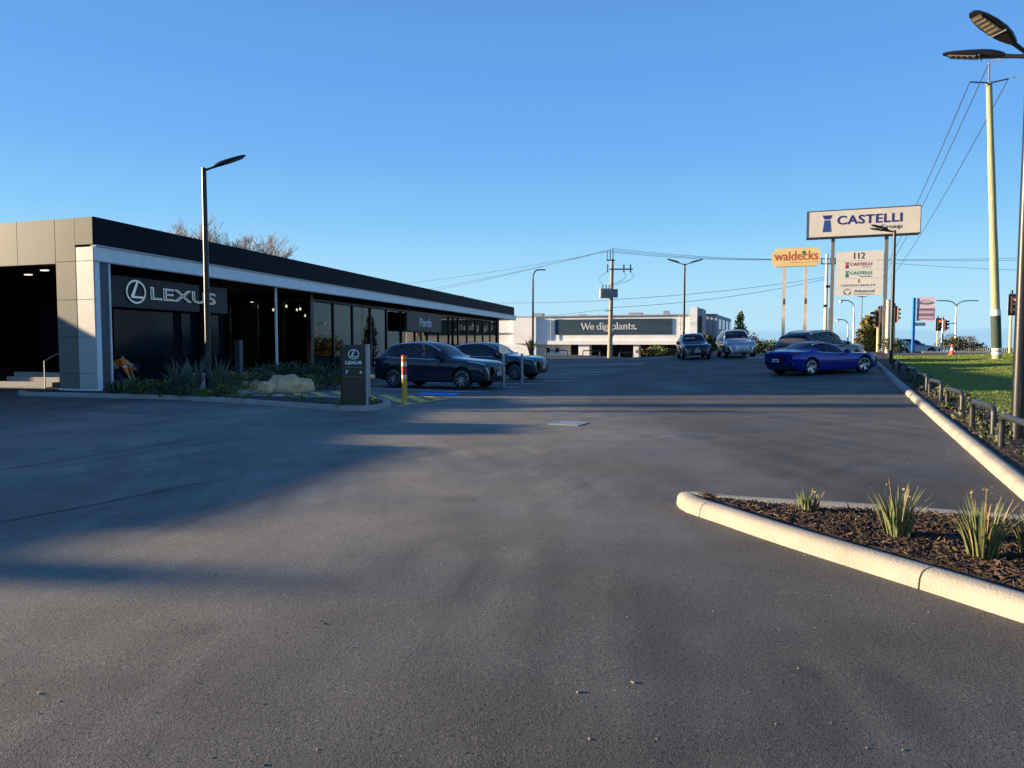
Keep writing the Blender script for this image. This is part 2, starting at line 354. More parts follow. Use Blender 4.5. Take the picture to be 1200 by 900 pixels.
M['leaf_yellow'] = mat('golden_leaf', (0.20, 0.155, 0.02), 0.7, var=0.45, scale=2)
M['leaf_olive'] = mat('olive_leaf', (0.085, 0.080, 0.028), 0.7, var=0.45, scale=1)
M['bark'] = mat('bark', (0.12, 0.09, 0.065), 0.9, var=0.3, scale=6, bump=0.5)
M['twig'] = mat('bare_twig', (0.26, 0.245, 0.24), 0.9, var=0.2, scale=4)
M['hivis'] = mat('hi_vis_orange', (0.95, 0.17, 0.015), 0.7, var=0.12, scale=6, bump=0.3, bscale=18)
M['reflective'] = mat('reflective_tape', (0.62, 0.62, 0.58), 0.35, 0.2, var=0.1)
M['navy_cloth'] = mat('navy_cloth', (0.012, 0.016, 0.035), 0.85, var=0.2)
M['skin'] = mat('skin', (0.42, 0.24, 0.16), 0.6, var=0.08)
M['hair'] = mat('dark_hair', (0.02, 0.014, 0.01), 0.6, var=0.3)
M['bollard_yellow'] = mat('bollard_yellow', (0.72, 0.38, 0.02), 0.45, var=0.08, scale=4, dirt=0.06)
M['red_tape'] = mat('red_tape', (0.45, 0.02, 0.015), 0.45, var=0.08)
M['cone_orange'] = mat('cone_orange', (0.72, 0.09, 0.02), 0.6, var=0.1)
M['blue_post'] = mat('blue_post', (0.02, 0.16, 0.46), 0.5, var=0.06)
M['pink_board'] = mat('pale_pink_board', (0.60, 0.50, 0.60), 0.5, var=0.05)
M['maroon_print'] = mat('maroon_print', (0.12, 0.09, 0.12), 0.5, var=0.1)
M['red_light'] = mat('red_signal', (1.0, 0.05, 0.03), 0.4, emit=2.2, var=0.02)
M['yellow_post'] = mat('signal_post', (0.60, 0.42, 0.20), 0.6, var=0.1)
M['brown_back'] = mat('signal_back', (0.12, 0.06, 0.05), 0.6, var=0.2)
M['caster_wall'] = mat('caster_cladding', (0.35, 0.32, 0.28), 0.8, var=0.1)
M['stone_bit'] = mat('debris', (0.22, 0.19, 0.15), 0.8, var=0.5, scale=2)
M['chip'] = mat('bark_chip', (0.065, 0.040, 0.026), 0.9, var=0.65, scale=5)
# ------------------------------------------------------------------ ground, car park, kerbs, markings
def axis(lo, hi, steps):
    out = [lo]
    for lim, st in steps:
        while out[-1] < min(lim, hi) - 1e-6: out.append(min(out[-1] + st, lim, hi))
    return out
def sheet(name, xs, ys, dz, m, kind='structure', zf=H):
    mb = MB(); n = len(xs)
    mb.add([(x, y, zf(x, y) + dz) for y in ys for x in xs], [(j * n + i, j * n + i + 1, (j + 1) * n + i + 1, (j + 1) * n + i) for j in range(len(ys) - 1) for i in range(n - 1)])
    return tag(mb.build(name, m, smooth=True), kind=kind)
gx = axis(-2500, 2500, [(-400, 300), (-120, 40), (-60, 10), (60, 2), (120, 10), (400, 40), (2500, 300)])
gy = axis(-200, 2600, [(-40, 40), (70, 2), (160, 5), (400, 40), (2600, 200)])
sheet('ground', gx, gy, -0.05, M['soil'])
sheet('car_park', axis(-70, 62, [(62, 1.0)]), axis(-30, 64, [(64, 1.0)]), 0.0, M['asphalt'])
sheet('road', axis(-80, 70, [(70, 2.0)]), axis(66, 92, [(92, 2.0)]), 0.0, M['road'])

def resample(path, step):
    path = [Vector((p[0], p[1])) for p in path]; out = [path[0].copy()]; acc = 0.0
    for a, b in zip(path[:-1], path[1:]):
        L = (b - a).length
        if L < 1e-6: continue
        d = step - acc
        while d <= L:
            out.append(a + (b - a) * (d / L)); d += step
        acc = L - (d - step)
    if (out[-1] - path[-1]).length > step * 0.2: out.append(path[-1])
    return out
def smooth_path(pts, it=2):
    pts = [Vector((p[0], p[1])) for p in pts]
    for _ in range(it):
        q = [pts[0]]
        for a, b in zip(pts[:-1], pts[1:]): q += [a.lerp(b, 0.25), a.lerp(b, 0.75)]
        q.append(pts[-1]); pts = q
    return pts
def normals(path):
    out = []
    for i in range(len(path)):
        t = (path[min(i + 1, len(path) - 1)] - path[max(i - 1, 0)]); t = Vector((t[0], t[1])).normalized(); out.append(Vector((-t.y, t.x)))
    return out
KP = [(0.0, -0.03), (0.012, 0.07), (0.034, 0.108), (0.072, 0.126), (0.125, 0.130), (0.175, 0.125), (0.205, 0.106), (0.218, 0.0), (0.218, -0.03)]
def kerb(name, path, side=1, seg=2.4, prof=KP, parent=None, m=None, gap=0.012):
    """a kerb laid along path; the bed lies on side (+1 left of travel); each cast length is a piece of its own"""
    root = parent or tag(thing(name, None, None), kind='structure')
    fine = resample(path, 0.2); nn = normals(fine); per = int(round(seg / 0.2)); i = 0; k = 0
    while i < len(fine) - 1:
        j = min(i + per, len(fine) - 1)
        if len(fine) - 1 - j < per * 0.35: j = len(fine) - 1
        mb = MB(); ps = [fine[q].copy() for q in range(i, j + 1)]
        d0 = (ps[1] - ps[0]).normalized() * gap / 2; d1 = (ps[-1] - ps[-2]).normalized() * gap / 2
        ps[0] += d0; ps[-1] -= d1; vs = []; jit = random.uniform(-0.003, 0.003)
        for q, p in enumerate(ps):
            n = nn[i + q] * side
            for off, z in prof:
                x, y = p.x + n.x * (off + jit), p.y + n.y * (off + jit)
                vs.append((x, y, H(x, y) + z + 0.0025 * noise.noise(Vector((x * 1.5, y * 1.5, off * 9)))))
        c = len(prof); fs = [(a * c + b, a * c + b + 1, (a + 1) * c + b + 1, (a + 1) * c + b) for a in range(len(ps) - 1) for b in range(c - 1)]
        if side > 0: fs = [f[::-1] for f in fs]
        fs += [tuple(range(c)) if side > 0 else tuple(range(c))[::-1], tuple(range((len(ps) - 1) * c, len(ps) * c))[::-1] if side > 0 else tuple(range((len(ps) - 1) * c, len(ps) * c))]
        mb.add(vs, fs); mb.build('kerb_segment', m or M['kerb'], root, smooth=True, angle=50); i = j; k += 1
    return root
def fill(name, poly, dz, m, step=0.5, kind='structure', mound=0.0, edge=None):
    """a bed surface: polygon triangulated on a grid, following the ground, gently mounded"""
    bm = bmesh.new(); vs = [bm.verts.new((p[0], p[1], 0)) for p in poly]; bm.faces.new(vs)
    xs = [p[0] for p in poly]; ys = [p[1] for p in poly]
    for ax, lo, hi in ((0, min(xs), max(xs)), (1, min(ys), max(ys))):
        q = lo + step * 0.5
        while q < hi:
            co = (q, 0, 0) if ax == 0 else (0, q, 0); no = (1, 0, 0) if ax == 0 else (0, 1, 0)
            bmesh.ops.bisect_plane(bm, geom=bm.verts[:] + bm.edges[:] + bm.faces[:], plane_co=co, plane_no=no); q += step
    bmesh.ops.triangulate(bm, faces=bm.faces[:])
    for v in bm.verts:
        d = 1.0 if v.is_boundary is False else 0.0
        v.co.z = H(v.co.x, v.co.y) + dz + (mound * (0.6 + 0.8 * noise.noise(Vector((v.co.x * 0.9, v.co.y * 0.9, 3)))) if d else 0)
    bmesh.ops.recalc_face_normals(bm, faces=bm.faces[:])
    if sum(f.normal.z for f in bm.faces) < 0: bmesh.ops.reverse_faces(bm, faces=bm.faces[:])
    me = bpy.data.meshes.new(name); bm.to_mesh(me); bm.free(); me.materials.append(m)
    me.polygons.foreach_set('use_smooth', [True] * len(me.polygons))
    o = bpy.data.objects.new(name, me); COL.objects.link(o); return tag(o, kind=kind)
def inset(path, d, side=1):
    nn = normals(path); return [p + n * d * side for p, n in zip(path, nn)]
def inside(p, poly):
    c = False; j = len(poly) - 1
    for i in range(len(poly)):
        a, b = poly[i], poly[j]
        if (a[1] > p[1]) != (b[1] > p[1]) and p[0] < (b[0] - a[0]) * (p[1] - a[1]) / (b[1] - a[1]) + a[0]: c = not c
        j = i
    return c
def g2(px, py, dz=0.0):
    p = G(px, py, dz); return Vector((p.x, p.y))

# --- right-hand kerb and verge
k0, k1, k2 = g2(1200, 588), g2(1100, 498), g2(1032, 434)
kd = (k1 - k0).normalized()
RK = [k0 - kd * 9, k0 - kd * 3, k0, k1, k2]
kd2 = (k2 - k1).normalized(); RK += [k2 + kd2 * 8, k2 + kd2 * 22]
RKs = resample(smooth_path(RK, 2), 0.25)
right_kerb = kerb('right_kerb', RKs, side=-1, seg=2.4)
def rk(s, off):
    """point s metres along the right kerb from its near end, off metres into the verge"""
    i = max(0, min(int(s / 0.25), len(RKs) - 2)); p = RKs[i].lerp(RKs[i + 1], s / 0.25 - i); t = (RKs[i + 1] - RKs[i]).normalized()
    return Vector((p.x + t.y * off, p.y - t.x * off)), t
RKL = (len(RKs) - 1) * 0.25
def vz(x, y, off):      # verge surface: level with the kerb top, the lawn swelling gently
    return H(x, y) + 0.10 + 0.26 * sst((off - 2.2) / 7.0)
def strip(name, offs, m, kind, dz=0.0, s0=0.0, s1=RKL, ds=0.5):
    mb = MB(); ss = [s0 + ds * i for i in range(int((s1 - s0) / ds) + 1)]; n = len(offs)
    for s in ss:
        for o in offs:
            p, t = rk(s, o); mb.v.append((p.x, p.y, vz(p.x, p.y, o) + dz))
    for a in range(len(ss) - 1):
        for b in range(n - 1): mb.f.append((a * n + b, a * n + b + 1, (a + 1) * n + b + 1, (a + 1) * n + b)[::-1])
    mb.m = [0] * len(mb.f)
    return tag(mb.build(name, m, smooth=True), kind=kind)
verge_bed = strip('verge_bed', [0.20, 0.45, 0.7, 0.95, 1.2], M['mulch_soil'], 'structure')
LAWN_OFF = [1.2, 1.6, 2.2, 3, 4, 5, 6, 7, 8, 9.5, 11, 13, 15, 18, 22, 27, 33, 40]
lawn_ground = strip('lawn', LAWN_OFF, M['lawn'], 'structure', s1=51)
# grass blades standing on the lawn, denser near the camera
mb = MB(); rnd = random.Random(3)
for i in range(60000):
    s = rnd.uniform(8, 50.5); o = 1.1 + (rnd.random() ** 1.3) * 24
    p, t = rk(s, o)
    if p.y < 6: continue
    z = vz(p.x, p.y, o); h = rnd.uniform(0.02, 0.045); w = rnd.uniform(0.004, 0.009) * (1 + p.y / 25); a = rnd.uniform(0, 6.28)
    dx, dy = math.cos(a) * w, math.sin(a) * w; lx, ly = rnd.uniform(-.04, .04), rnd.uniform(-.04, .04)
    mb.add([(p.x - dx, p.y - dy, z - .005), (p.x + dx, p.y + dy, z - .005), (p.x + lx, p.y + ly, z + h)], [(0, 1, 2)])
M['blade'] = mat('grass_blade', (0.18, 0.25, 0.042), 0.8, var=0.35, scale=0.9, spec=0.15)
tag(mb.build('grass', M['blade']), kind='stuff')

# --- traffic island on the right
I_front = [g2(*q) for q in ((800, 600), (830, 609), (900, 634), (1000, 666), (1100, 698), (1200, 731), (1330, 773))]
I_back = [g2(px, py, 0.142) for px, py in ((1330, 608), (1200, 599.5), (1100, 592), (1000, 585.5), (900, 579.5), (850, 577))]
nose = [g2(815, 577, 0.10), g2(797, 580, 0.08), g2(790, 590, 0.0)]
isl = smooth_path(I_back + nose + I_front, 2)
isl = resample(isl, 0.1)
island_kerb = kerb('island_kerb', isl, side=1, seg=2.2)
isl_in = inset(isl, 0.205)[::3]
island_bed = fill('island_bed', isl_in, 0.085, M['mulch_soil'], step=0.16, mound=0.035)
ISL_POLY = inset(isl, 0.3)[::3]

# --- left garden beds
fr = [(20, 462), (26, 464.5), (70, 465), (115, 466.5), (180, 467.5), (245, 470.5), (320, 476), (390, 481), (425, 482), (450, 480), (461, 475.5)]
fr2 = [(453, 471), (430, 470), (380, 469), (330, 468), (283, 466.5)]
lk = [g2(*q) for q in fr] + [g2(*q) for q in fr2]
lk = resample(smooth_path(lk, 2), 0.1)
left_kerb = kerb('left_kerb', lk, side=1, seg=2.4)
bk = [g2(*q) for q in ((272, 463.2), (330, 457.8), (390, 453.8), (418, 452.2), (424, 450.8), (422, 449))]
bk = resample(smooth_path(bk, 2), 0.1)
kerb('bed_kerb', bk, side=1, seg=2.4)
B0 = Vector((-13.4, 23.7)); EA = Vector((0.2265, 0.974)).normalized(); EB = Vector((-EA.y, EA.x)); GF = Vector((-0.946, 0.325)).normalized()
def fa(a, b): return B0 + EA * a + EB * b
fi = inset(lk, 0.205)[::4]
front_poly = [p for p in fi]
# front bed: from the kerb back to its rear edge; rear bed: from the facade to the bed kerb
cut = [p for p in fi if p.x > g2(275, 464).x - 0.1]
fill('front_bed', cut, 0.09, M['mulch_soil'], step=0.25, mound=0.03)
rear_poly = [g2(28, 462.5), *[p for p in fi if p.x <= g2(275, 464).x and p.y < 25], *inset(bk, 0.205)[::5], fa(15.6, -0.3), fa(15.6, 0.9), fa(8.2, 5.0), fa(8.0, 0.85), fa(0.3, 0.85), fa(0.3, 0.0) + GF * 1.9]
def clean(poly):
    out = []
    for p in poly:
        p = Vector((p[0], p[1]))
        if not out or (p - out[-1]).length > 0.06: out.append(p)
    return out
fill('garden_bed', clean(rear_poly), 0.07, M['mulch_soil'], step=0.4, mound=0.02)

# --- painted markings
def line(name, a, b, w, m, dz=0.005, parent=None):
    a = Vector((a[0], a[1])); b = Vector((b[0], b[1])); n = max(2, int((b - a).length / 0.5) + 1); d = (b - a).normalized(); q = Vector((-d.y, d.x)) * w / 2
    mb = MB()
    for i in range(n):
        p = a.lerp(b, i / (n - 1))
        for s in (1, -1): x, y = p.x + q.x * s, p.y + q.y * s; mb.v.append((x, y, H(x, y) + dz))
    mb.f = [(2 * i + 1, 2 * i + 3, 2 * i + 2, 2 * i) for i in range(n - 1)]; mb.m = [0] * len(mb.f)
    o = mb.build(name, m, parent)
    return o if parent else tag(o, kind='structure')
BAY = Vector((0.905, -0.425)).normalized()
for px, py in ((574, 459.5), (609, 454), (637, 449.5), (663, 446), (683, 442.3), (704, 438.8), (720, 435.8), (735, 433)):
    e = g2(px, py); line('bay_line', e - BAY * 5.6, e, 0.15, M['white_line'])
hatch = tag(thing('hatched_marking', None, None), kind='structure')
for a, b in (((427, 462.5), (446.6, 470.2)), ((447.7, 462.9), (481, 474.2)), ((477, 463.8), (499.7, 471.5)), ((501, 464.6), (517, 469.2)),
             ((347, 460.8), (361, 466)), ((368.5, 459.7), (388, 467)), ((393, 458.6), (414, 466.6)), ((326, 462), (338, 466))):
    line('stripe', g2(*a), g2(*b), 0.30, M['yellow_line'], parent=hatch)
line('border_line', g2(466, 476.2), g2(531, 466.2), 0.13, M['yellow_line'], dz=0.009, parent=hatch)
line('bay_line', g2(420, 453.9), g2(574, 459.6), 0.1, M['white_line'], dz=0.0095)
bp = [g2(*q) for q in ((487, 462.6), (496, 460.2), (541, 460.6), (531, 463.8))]
mb = MB(); mb.poly([(p.x, p.y, H(p.x, p.y) + 0.006) for p in bp]); tag(mb.build('blue_marking', M['blue_line']), kind='structure')
# far raised white traffic median in the lot
fm = [g2(*q) for q in ((640, 431.5), (690, 429.8), (752, 428.6))]
kerb('far_kerb', smooth_path(fm, 2), side=1, seg=2.4, prof=[(0, -.02), (0.02, .11), (0.1, .14), (0.5, .14), (0.62, .11), (0.64, -.02)], m=M['kerb'])
far2 = [g2(*q) for q in ((875, 421), (915, 420.2))]
kerb('far_kerb', far2, side=1, seg=2.4)
# joints between runs of asphalt
for pts in (((0, 551), (110, 534), (228, 515)), ((0, 612), (120, 590), (235, 566)), ((60, 478), (150, 484), (260, 491))):
    pp = smooth_path([g2(*q) for q in pts], 2); mb = MB(); nn = normals(pp)
    for p, n in zip(pp, nn):
        for s in (1, -1): x, y = p.x + n.x * 0.014 * s, p.y + n.y * 0.014 * s; mb.v.append((x, y, H(x, y) + 0.0035))
    mb.f = [(2 * i + 1, 2 * i + 3, 2 * i + 2, 2 * i) for i in range(len(pp) - 1)]; mb.m = [0] * len(mb.f)
    tag(mb.build('asphalt_joint', M['seam']), kind='structure')
# drain cover
dc = [g2(*q) for q in ((645, 497.5), (652, 494.3), (686, 495.4), (679, 499))]
cx = sum((p for p in dc), Vector((0, 0))) / 4
ex = (dc[3] - dc[0]); ey = (dc[1] - dc[0])
t = thing('drain_cover', 'pale flat metal drain cover set in the open asphalt', 'drain cover', (cx.x, cx.y, H(cx.x, cx.y)), math.atan2(ex.y, ex.x))
lx, ly = 0.62, 0.52
mb = MB()
for c, d in (((0, -ly / 2, .006), (lx, .05, .02)), ((0, ly / 2, .006), (lx, .05, .02)), ((-lx / 2, 0, .006), (.05, ly - .06, .02)), ((lx / 2, 0, .006), (.05, ly - .06, .02))): mb.box(c, d)
mb.build('frame', M['galv'], t)
mb = MB(); mb.box((0, 0, 0.002), (lx - .06, ly - .06, .02)); mb.build('lid', M['galv'], t)
for sx in (-.2, .2):
    mb = MB(); mb.box((sx, 0, .0125), (.08, .03, .006)); mb.build('lifting_slot', M['black_metal'], t)

# mulch: loose bark chips on the beds (nobody could count them)
def chips(name, poly, n, dz, seed, smin=.02, smax=.075, zf=None):
    rnd = random.Random(seed); mb = MB(); xs = [p[0] for p in poly]; ys = [p[1] for p in poly]; k = 0
    while k < n:
        x, y = rnd.uniform(min(xs), max(xs)), rnd.uniform(min(ys), max(ys))
        if not inside((x, y), poly): continue
        k += 1; l = rnd.uniform(smin, smax); w = rnd.uniform(.004, .013); h = rnd.uniform(.003, .008)
        Mx = Matrix.Rotation(rnd.uniform(0, 6.28), 3, 'Z') @ Matrix.Rotation(rnd.gauss(0, .35), 3, 'Y') @ Matrix.Rotation(rnd.gauss(0, .5), 3, 'X')
        z = H(x, y) + dz + 0.035 * (0.6 + 0.8 * noise.noise(Vector((x * 0.9, y * 0.9, 3)))) + rnd.uniform(0, .03)
        mb.cur = rnd.choice((0, 0, 0, 1, 1, 2)); mb.box((x, y, z), (l, w, h), Mx)
    return tag(mb.build(name, [M['chip'], M['chip_dark'], M['chip_pale']]), kind='stuff')
M['chip_dark'] = mat('dark_bark_chip', (0.022, 0.014, 0.010), 0.9, var=0.5, scale=5)
M['chip_pale'] = mat('pale_bark_chip', (0.13, 0.08, 0.046), 0.9, var=0.4, scale=5)
near_poly = [p for p in ISL_POLY]
chips('bark_mulch', near_poly, 9000, 0.085, 5, .025, .11)
vp = [rk(s, .28)[0] for s in range(0, 26)] + [rk(s, 1.2)[0] for s in range(25, -1, -1)]
chips('bark_mulch', vp, 2600, 0.07, 6, .03, .09)

# small litter on the asphalt: grit, leaf scraps, wood bits
rnd = random.Random(21); mb = MB()
for i in range(500):
    D = 2.2 + rnd.random() ** 1.6 * 16; x = rnd.uniform(-.75, .62) * D
    if inside((x, D), [tuple(p) for p in isl]): continue
    s = rnd.uniform(.002, .006) if rnd.random() < .94 else rnd.uniform(.006, .010)
    mb.box((x, D, H(x, D) + s * .4), (s * rnd.uniform(1, 2.6), s, s * .7), Matrix.Rotation(rnd.uniform(0, 6.28), 3, 'Z') @ Matrix.Rotation(rnd.uniform(-.3, .3), 3, 'X'))
tag(mb.build('litter', M['stone_bit']), kind='stuff')
# ------------------------------------------------------------------ lettering
def text_mesh(body, m, extrude=0.01, bold=0.0, spacing=1.0):
    cu = bpy.data.curves.new('lettering', 'FONT'); cu.body = body; cu.size = 1.0; cu.extrude = 0; cu.offset = bold; cu.space_character = spacing; cu.resolution_u = 3
    o = bpy.data.objects.new('lettering', cu); COL.objects.link(o)
    dg = bpy.context.evaluated_depsgraph_get(); dg.update(); me = bpy.data.meshes.new_from_object(o.evaluated_get(dg))
    vs = [v.co.copy() for v in me.vertices]; fs = [tuple(p.vertices) for p in me.polygons]
    bpy.data.objects.remove(o); bpy.data.curves.remove(cu); bpy.data.meshes.remove(me)
    x0 = min(v.x for v in vs); x1 = max(v.x for v in vs); y0 = min(v.y for v in vs); y1 = max(v.y for v in vs)
    return vs, fs, (x0, x1, y0, y1)
def lettering(name, body, m, parent, Mx, x, y, w, h, bold=0.0, depth=0.012, spacing=1.0, lift=0.0):
    """lettering filling the rectangle (x, y, w, h) of the board whose plane is Mx (x right, y up, z out)"""
    vs, fs, (x0, x1, y0, y1) = text_mesh(body, m, bold=bold, spacing=spacing)
    P = [Vector((x + (v.x - x0) / (x1 - x0) * w, y + (v.y - y0) / (y1 - y0) * h, lift)) for v in vs]
    mb = MB(); n = len(P); mb.add([Mx @ (p + Vector((0, 0, depth))) for p in P], fs)
    edges = {}
    for f in fs:
        for a, b in zip(f, f[1:] + f[:1]): edges.setdefault((min(a, b), max(a, b)), []).append((a, b))
    mb.add([Mx @ p for p in P] + [Mx @ (p + Vector((0, 0, depth))) for p in P], [(a, b, b + n, a + n) for k, l in edges.items() if len(l) == 1 for a, b in l])
    return mb.build(name, m, parent)
def plate(name, pts, m, parent, Mx, lift=0.0, depth=0.01):
    mb = MB(); mb.prism([Mx @ Vector((p[0], p[1], lift)) for p in pts], (Mx.to_3x3() @ Vector((0, 0, depth)))); return mb.build(name, m, parent)
def board_matrix(o, right, up=(0, 0, 1)):
    r = Vector(right).normalized(); u = Vector(up).normalized(); n = r.cross(u); m = Matrix((r, u, n)).transposed().to_4x4(); m.translation = Vector(o); return m
def ring(cx, cy, rx, ry, t, n=40, squash=0.0):
    vs = []; fs = []
    for i in range(n):
        a = 2 * math.pi * i / n
        vs += [(cx + math.cos(a) * rx, cy + math.sin(a) * ry), (cx + math.cos(a) * (rx - t), cy + math.sin(a) * (ry - t))]
        j = (i + 1) % n; fs.append((2 * i, 2 * j, 2 * j + 1, 2 * i + 1))
    return vs, fs
def emblem(parent, Mx, cx, cy, r, m, depth=0.02, lift=0.0, t=0.15):
    mb = MB(); rx, ry = r * 1.16, r; vs, fs = ring(cx, cy, rx, ry, r * t); n = len(vs)
    A = [Mx @ Vector((v[0], v[1], lift)) for v in vs]; B = [Mx @ Vector((v[0], v[1], lift + depth)) for v in vs]
    mb.add(B, fs); k = n // 2
    mb.add(A + B, [(2 * i, 2 * ((i + 1) % k), n + 2 * ((i + 1) % k), n + 2 * i) for i in range(k)] + [(2 * ((i + 1) % k) + 1, 2 * i + 1, n + 2 * i + 1, n + 2 * ((i + 1) % k) + 1) for i in range(k)])
    L = [(.30, .80), (.10, .86), (-.62, -.38), (-.52, -.60), (.95, -.60), (.90, -.40), (-.25, -.40), (.42, .70)]
    L = [(.28, .84), (.06, .86), (-.60, -.36), (-.56, -.54), (.86, -.54), (.94, -.36), (-.22, -.36)]
    mb.prism([Mx @ Vector((cx + x * r, cy + y * r, lift)) for x, y in L][::-1], Mx.to_3x3() @ Vector((0, 0, depth)))
    return mb.build('emblem', m, parent)

# ------------------------------------------------------------------ the showroom
sr = thing('car_showroom', 'long low showroom with dark roof fascia, white portal band and glazed front', 'showroom')
def P3(a, b, z): p = fa(a, b); return Vector((p.x, p.y, z))
ZT, ZF, ZB = 5.66, 4.78, 4.29          # top of the fascia, bottom of the fascia, bottom of the white band
LEN = 60.0
o2 = (B0.x, B0.y)
NF = Vector((-GF.y, GF.x)); NF = NF if NF.y < 0 else -NF
# roof: a slab over the whole plan, fascia panels in front, white band beneath, dark soffit
def plan(pts, z0, z1):
    mb = MB(); mb.prism([Vector((p.x, p.y, z0)) for p in pts], (0, 0, z1 - z0)); return mb
mb = plan([fa(.06, .06), fa(LEN - .05, .06), fa(LEN - .05, 15.5), B0 + GF * 15.5 - NF * .35, B0 + GF * .2 - NF * .35], ZF + .1, ZT - .08); roof = mb.build('roof', M['dark_fascia'], sr)
mb = MB(); mb.frame(o2, EA, EB, 14, 14.8, 6, 6.9, ZT - .08, ZT + .62); mb.build('rooftop_unit', M['galv'], roof, bevel=.02)
mb = MB(); mb.frame(o2, EA, EB, 47, 47.5, 2.0, 2.3, ZT - .08, ZT + .5); mb.build('roof_vent', M['black_metal'], roof, bevel=.02)
a = -0.02; k = 0; cuts = [-0.02, 6.0, 12.0, 18.0, 24.0, 30.0, 36.0, 42.0, 48.0, 54.0, LEN]
for a0, a1 in zip(cuts[:-1], cuts[1:]):
    mb = MB(); mb.frame(o2, EA, EB, a0 + .006, a1 - .006, -0.06, 0.05, ZF, ZT); mb.build('fascia_panel', M['dark_fascia'], sr)
mb = MB(); mb.frame(o2, EA, EB, LEN - .04, LEN + .02, 0.06, 16, ZF, ZT); mb.build('fascia_panel', M['dark_fascia'], sr)
# flashing and white band in long lengths
cuts = [0.0, 7.5, 15, 22.5, 30, 37.5, 45, 52.5, LEN + 1.0]
for a0, a1 in zip(cuts[:-1], cuts[1:]):
    mb = MB(); mb.frame(o2, EA, EB, a0 + .004, a1 - .004, -0.10, 0.12, ZF - .05, ZF - .004); mb.build('flashing', M['galv'], sr)
    mb = MB(); mb.frame(o2, EA, EB, a0 + .004, a1 - .004, -0.045, 0.12, ZB, ZF - .055); mb.build('band_panel', M['white_paint'], sr)
    mb = MB(); mb.frame(o2, EA, EB, a0 + .004, a1 - .004, -0.07, 0.16, ZB - .05, ZB - .003); mb.build('band_trim', M['galv'], sr)
mb = plan([fa(.67, .165), fa(LEN + .95, .165), fa(LEN + .95, 15.5), B0 + GF * 15.5 - NF * .55, B0 + GF * 1.7 - NF * .55], ZB - .02, ZB + .06); mb.build('soffit', M['soffit'], sr)
mb = MB(); mb.frame(o2, EA, EB, LEN - 3.0, LEN + 1.0, 0.165, 6, ZB - .045, ZB - .022); mb.build('canopy_lining', M['white_paint'], sr)
# portal leg
def fr3(t, d, z): p = B0 + GF * t; q = Vector((-GF.y, GF.x)); return Vector((p.x, p.y, z)) + Vector((q.x, q.y, 0)) * d   # t along the street front, d out towards the street
NF = Vector((-GF.y, GF.x)); NF = NF if NF.y < 0 else -NF
of = (B0.x, B0.y)
for z0, z1 in ((0.13, .64), (.64, 1.82), (1.82, 3.03), (3.03, 4.27), (4.27, ZF - .06)):
    mb = MB(); mb.frame(of, GF, NF, 0.012, 0.745, -0.16, 0.02, z0 + .006, z1 - .006); mb.build('portal_panel', M['cream_panel'], sr, bevel=.004)
    mb = MB(); mb.frame(o2, EA, EB, 0.195, 0.60, 0.02, 0.5, z0 + .006, z1 - .006); mb.build('reveal_panel', M['greyblue'], sr, bevel=.004)
mb = MB(); mb.frame(o2, EA, EB, 0.02, 0.19, -0.03, 0.14, 0.05, ZB - .055); mb.build('portal_edge', M['white_paint'], sr)
mb = MB(); mb.frame(o2, EA, EB, 0.605, 0.66, -0.02, 0.12, 0.05, ZB - .055); mb.build('portal_trim', M['white_paint'], sr)
mb = MB(); mb.frame(of, GF, NF, -0.02, 1.64, -0.10, 0.05, -0.05, 0.125); mb.build('plinth', M['white_paint'], sr, bevel=.01)
for z0, z1 in ((0.13, .64), (.64, 1.82), (1.82, 3.03), (3.03, 4.27), (4.27, ZT)):
    mb = MB(); mb.frame(of, GF, NF, 0.755, 1.61, -0.5, 0.026, z0 + .006, z1 - .006); mb.build('column_panel', M['tan_panel'], sr, bevel=.004)
mb = MB(); mb.frame(of, GF, NF, 0.0, .75, -0.2, 0.026, ZF + .01, ZT); mb.build('column_panel', M['tan_panel'], sr, bevel=.004)
for t0, t1 in ((1.62, 3.32), (3.32, 5.9), (5.9, 8.5), (8.5, 11.1), (11.1, 14.0)):
    mb = MB(); mb.frame(of, GF, NF, t0 + .006, t1 - .006, -0.3, 0.024, 4.22, ZT); mb.build('fascia_panel', M['tan_panel'], sr, bevel=.004)
# covered entry behind the street front
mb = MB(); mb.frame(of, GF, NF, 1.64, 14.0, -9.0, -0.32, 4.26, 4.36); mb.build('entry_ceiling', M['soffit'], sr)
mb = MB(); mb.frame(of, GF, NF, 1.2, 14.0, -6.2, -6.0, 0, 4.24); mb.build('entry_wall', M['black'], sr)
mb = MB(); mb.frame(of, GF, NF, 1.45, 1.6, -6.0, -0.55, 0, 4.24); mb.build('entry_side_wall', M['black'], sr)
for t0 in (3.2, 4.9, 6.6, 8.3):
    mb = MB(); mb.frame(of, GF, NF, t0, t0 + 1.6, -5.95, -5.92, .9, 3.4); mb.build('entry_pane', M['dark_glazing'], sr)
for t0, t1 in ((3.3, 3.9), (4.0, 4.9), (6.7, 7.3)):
    mb = MB(); mb.frame(of, GF, NF, t0, t1, -5.915, -5.90, 1.92, 1.99); mb.build('reflection_strip', M['yellow_line'], sr)  # yellow reflection in the panes, built as painted strips
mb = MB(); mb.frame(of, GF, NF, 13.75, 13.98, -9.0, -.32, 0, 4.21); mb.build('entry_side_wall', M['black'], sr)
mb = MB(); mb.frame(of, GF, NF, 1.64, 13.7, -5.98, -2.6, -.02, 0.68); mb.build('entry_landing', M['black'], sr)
for i in range(4):
    mb = MB(); mb.frame(of, GF, NF, 4.1, 6.8, -2.6 + i * .3, -2.31 + i * .3, -.02, 0.53 - i * .165); mb.build('step', M['concrete'], sr, bevel=.01)
mb = MB()
pr = [fr3(2.95, -1.3 * 1, 0)]
def FP(t, d, z): p = B0 + GF * t + NF * d; return Vector((p.x, p.y, z))
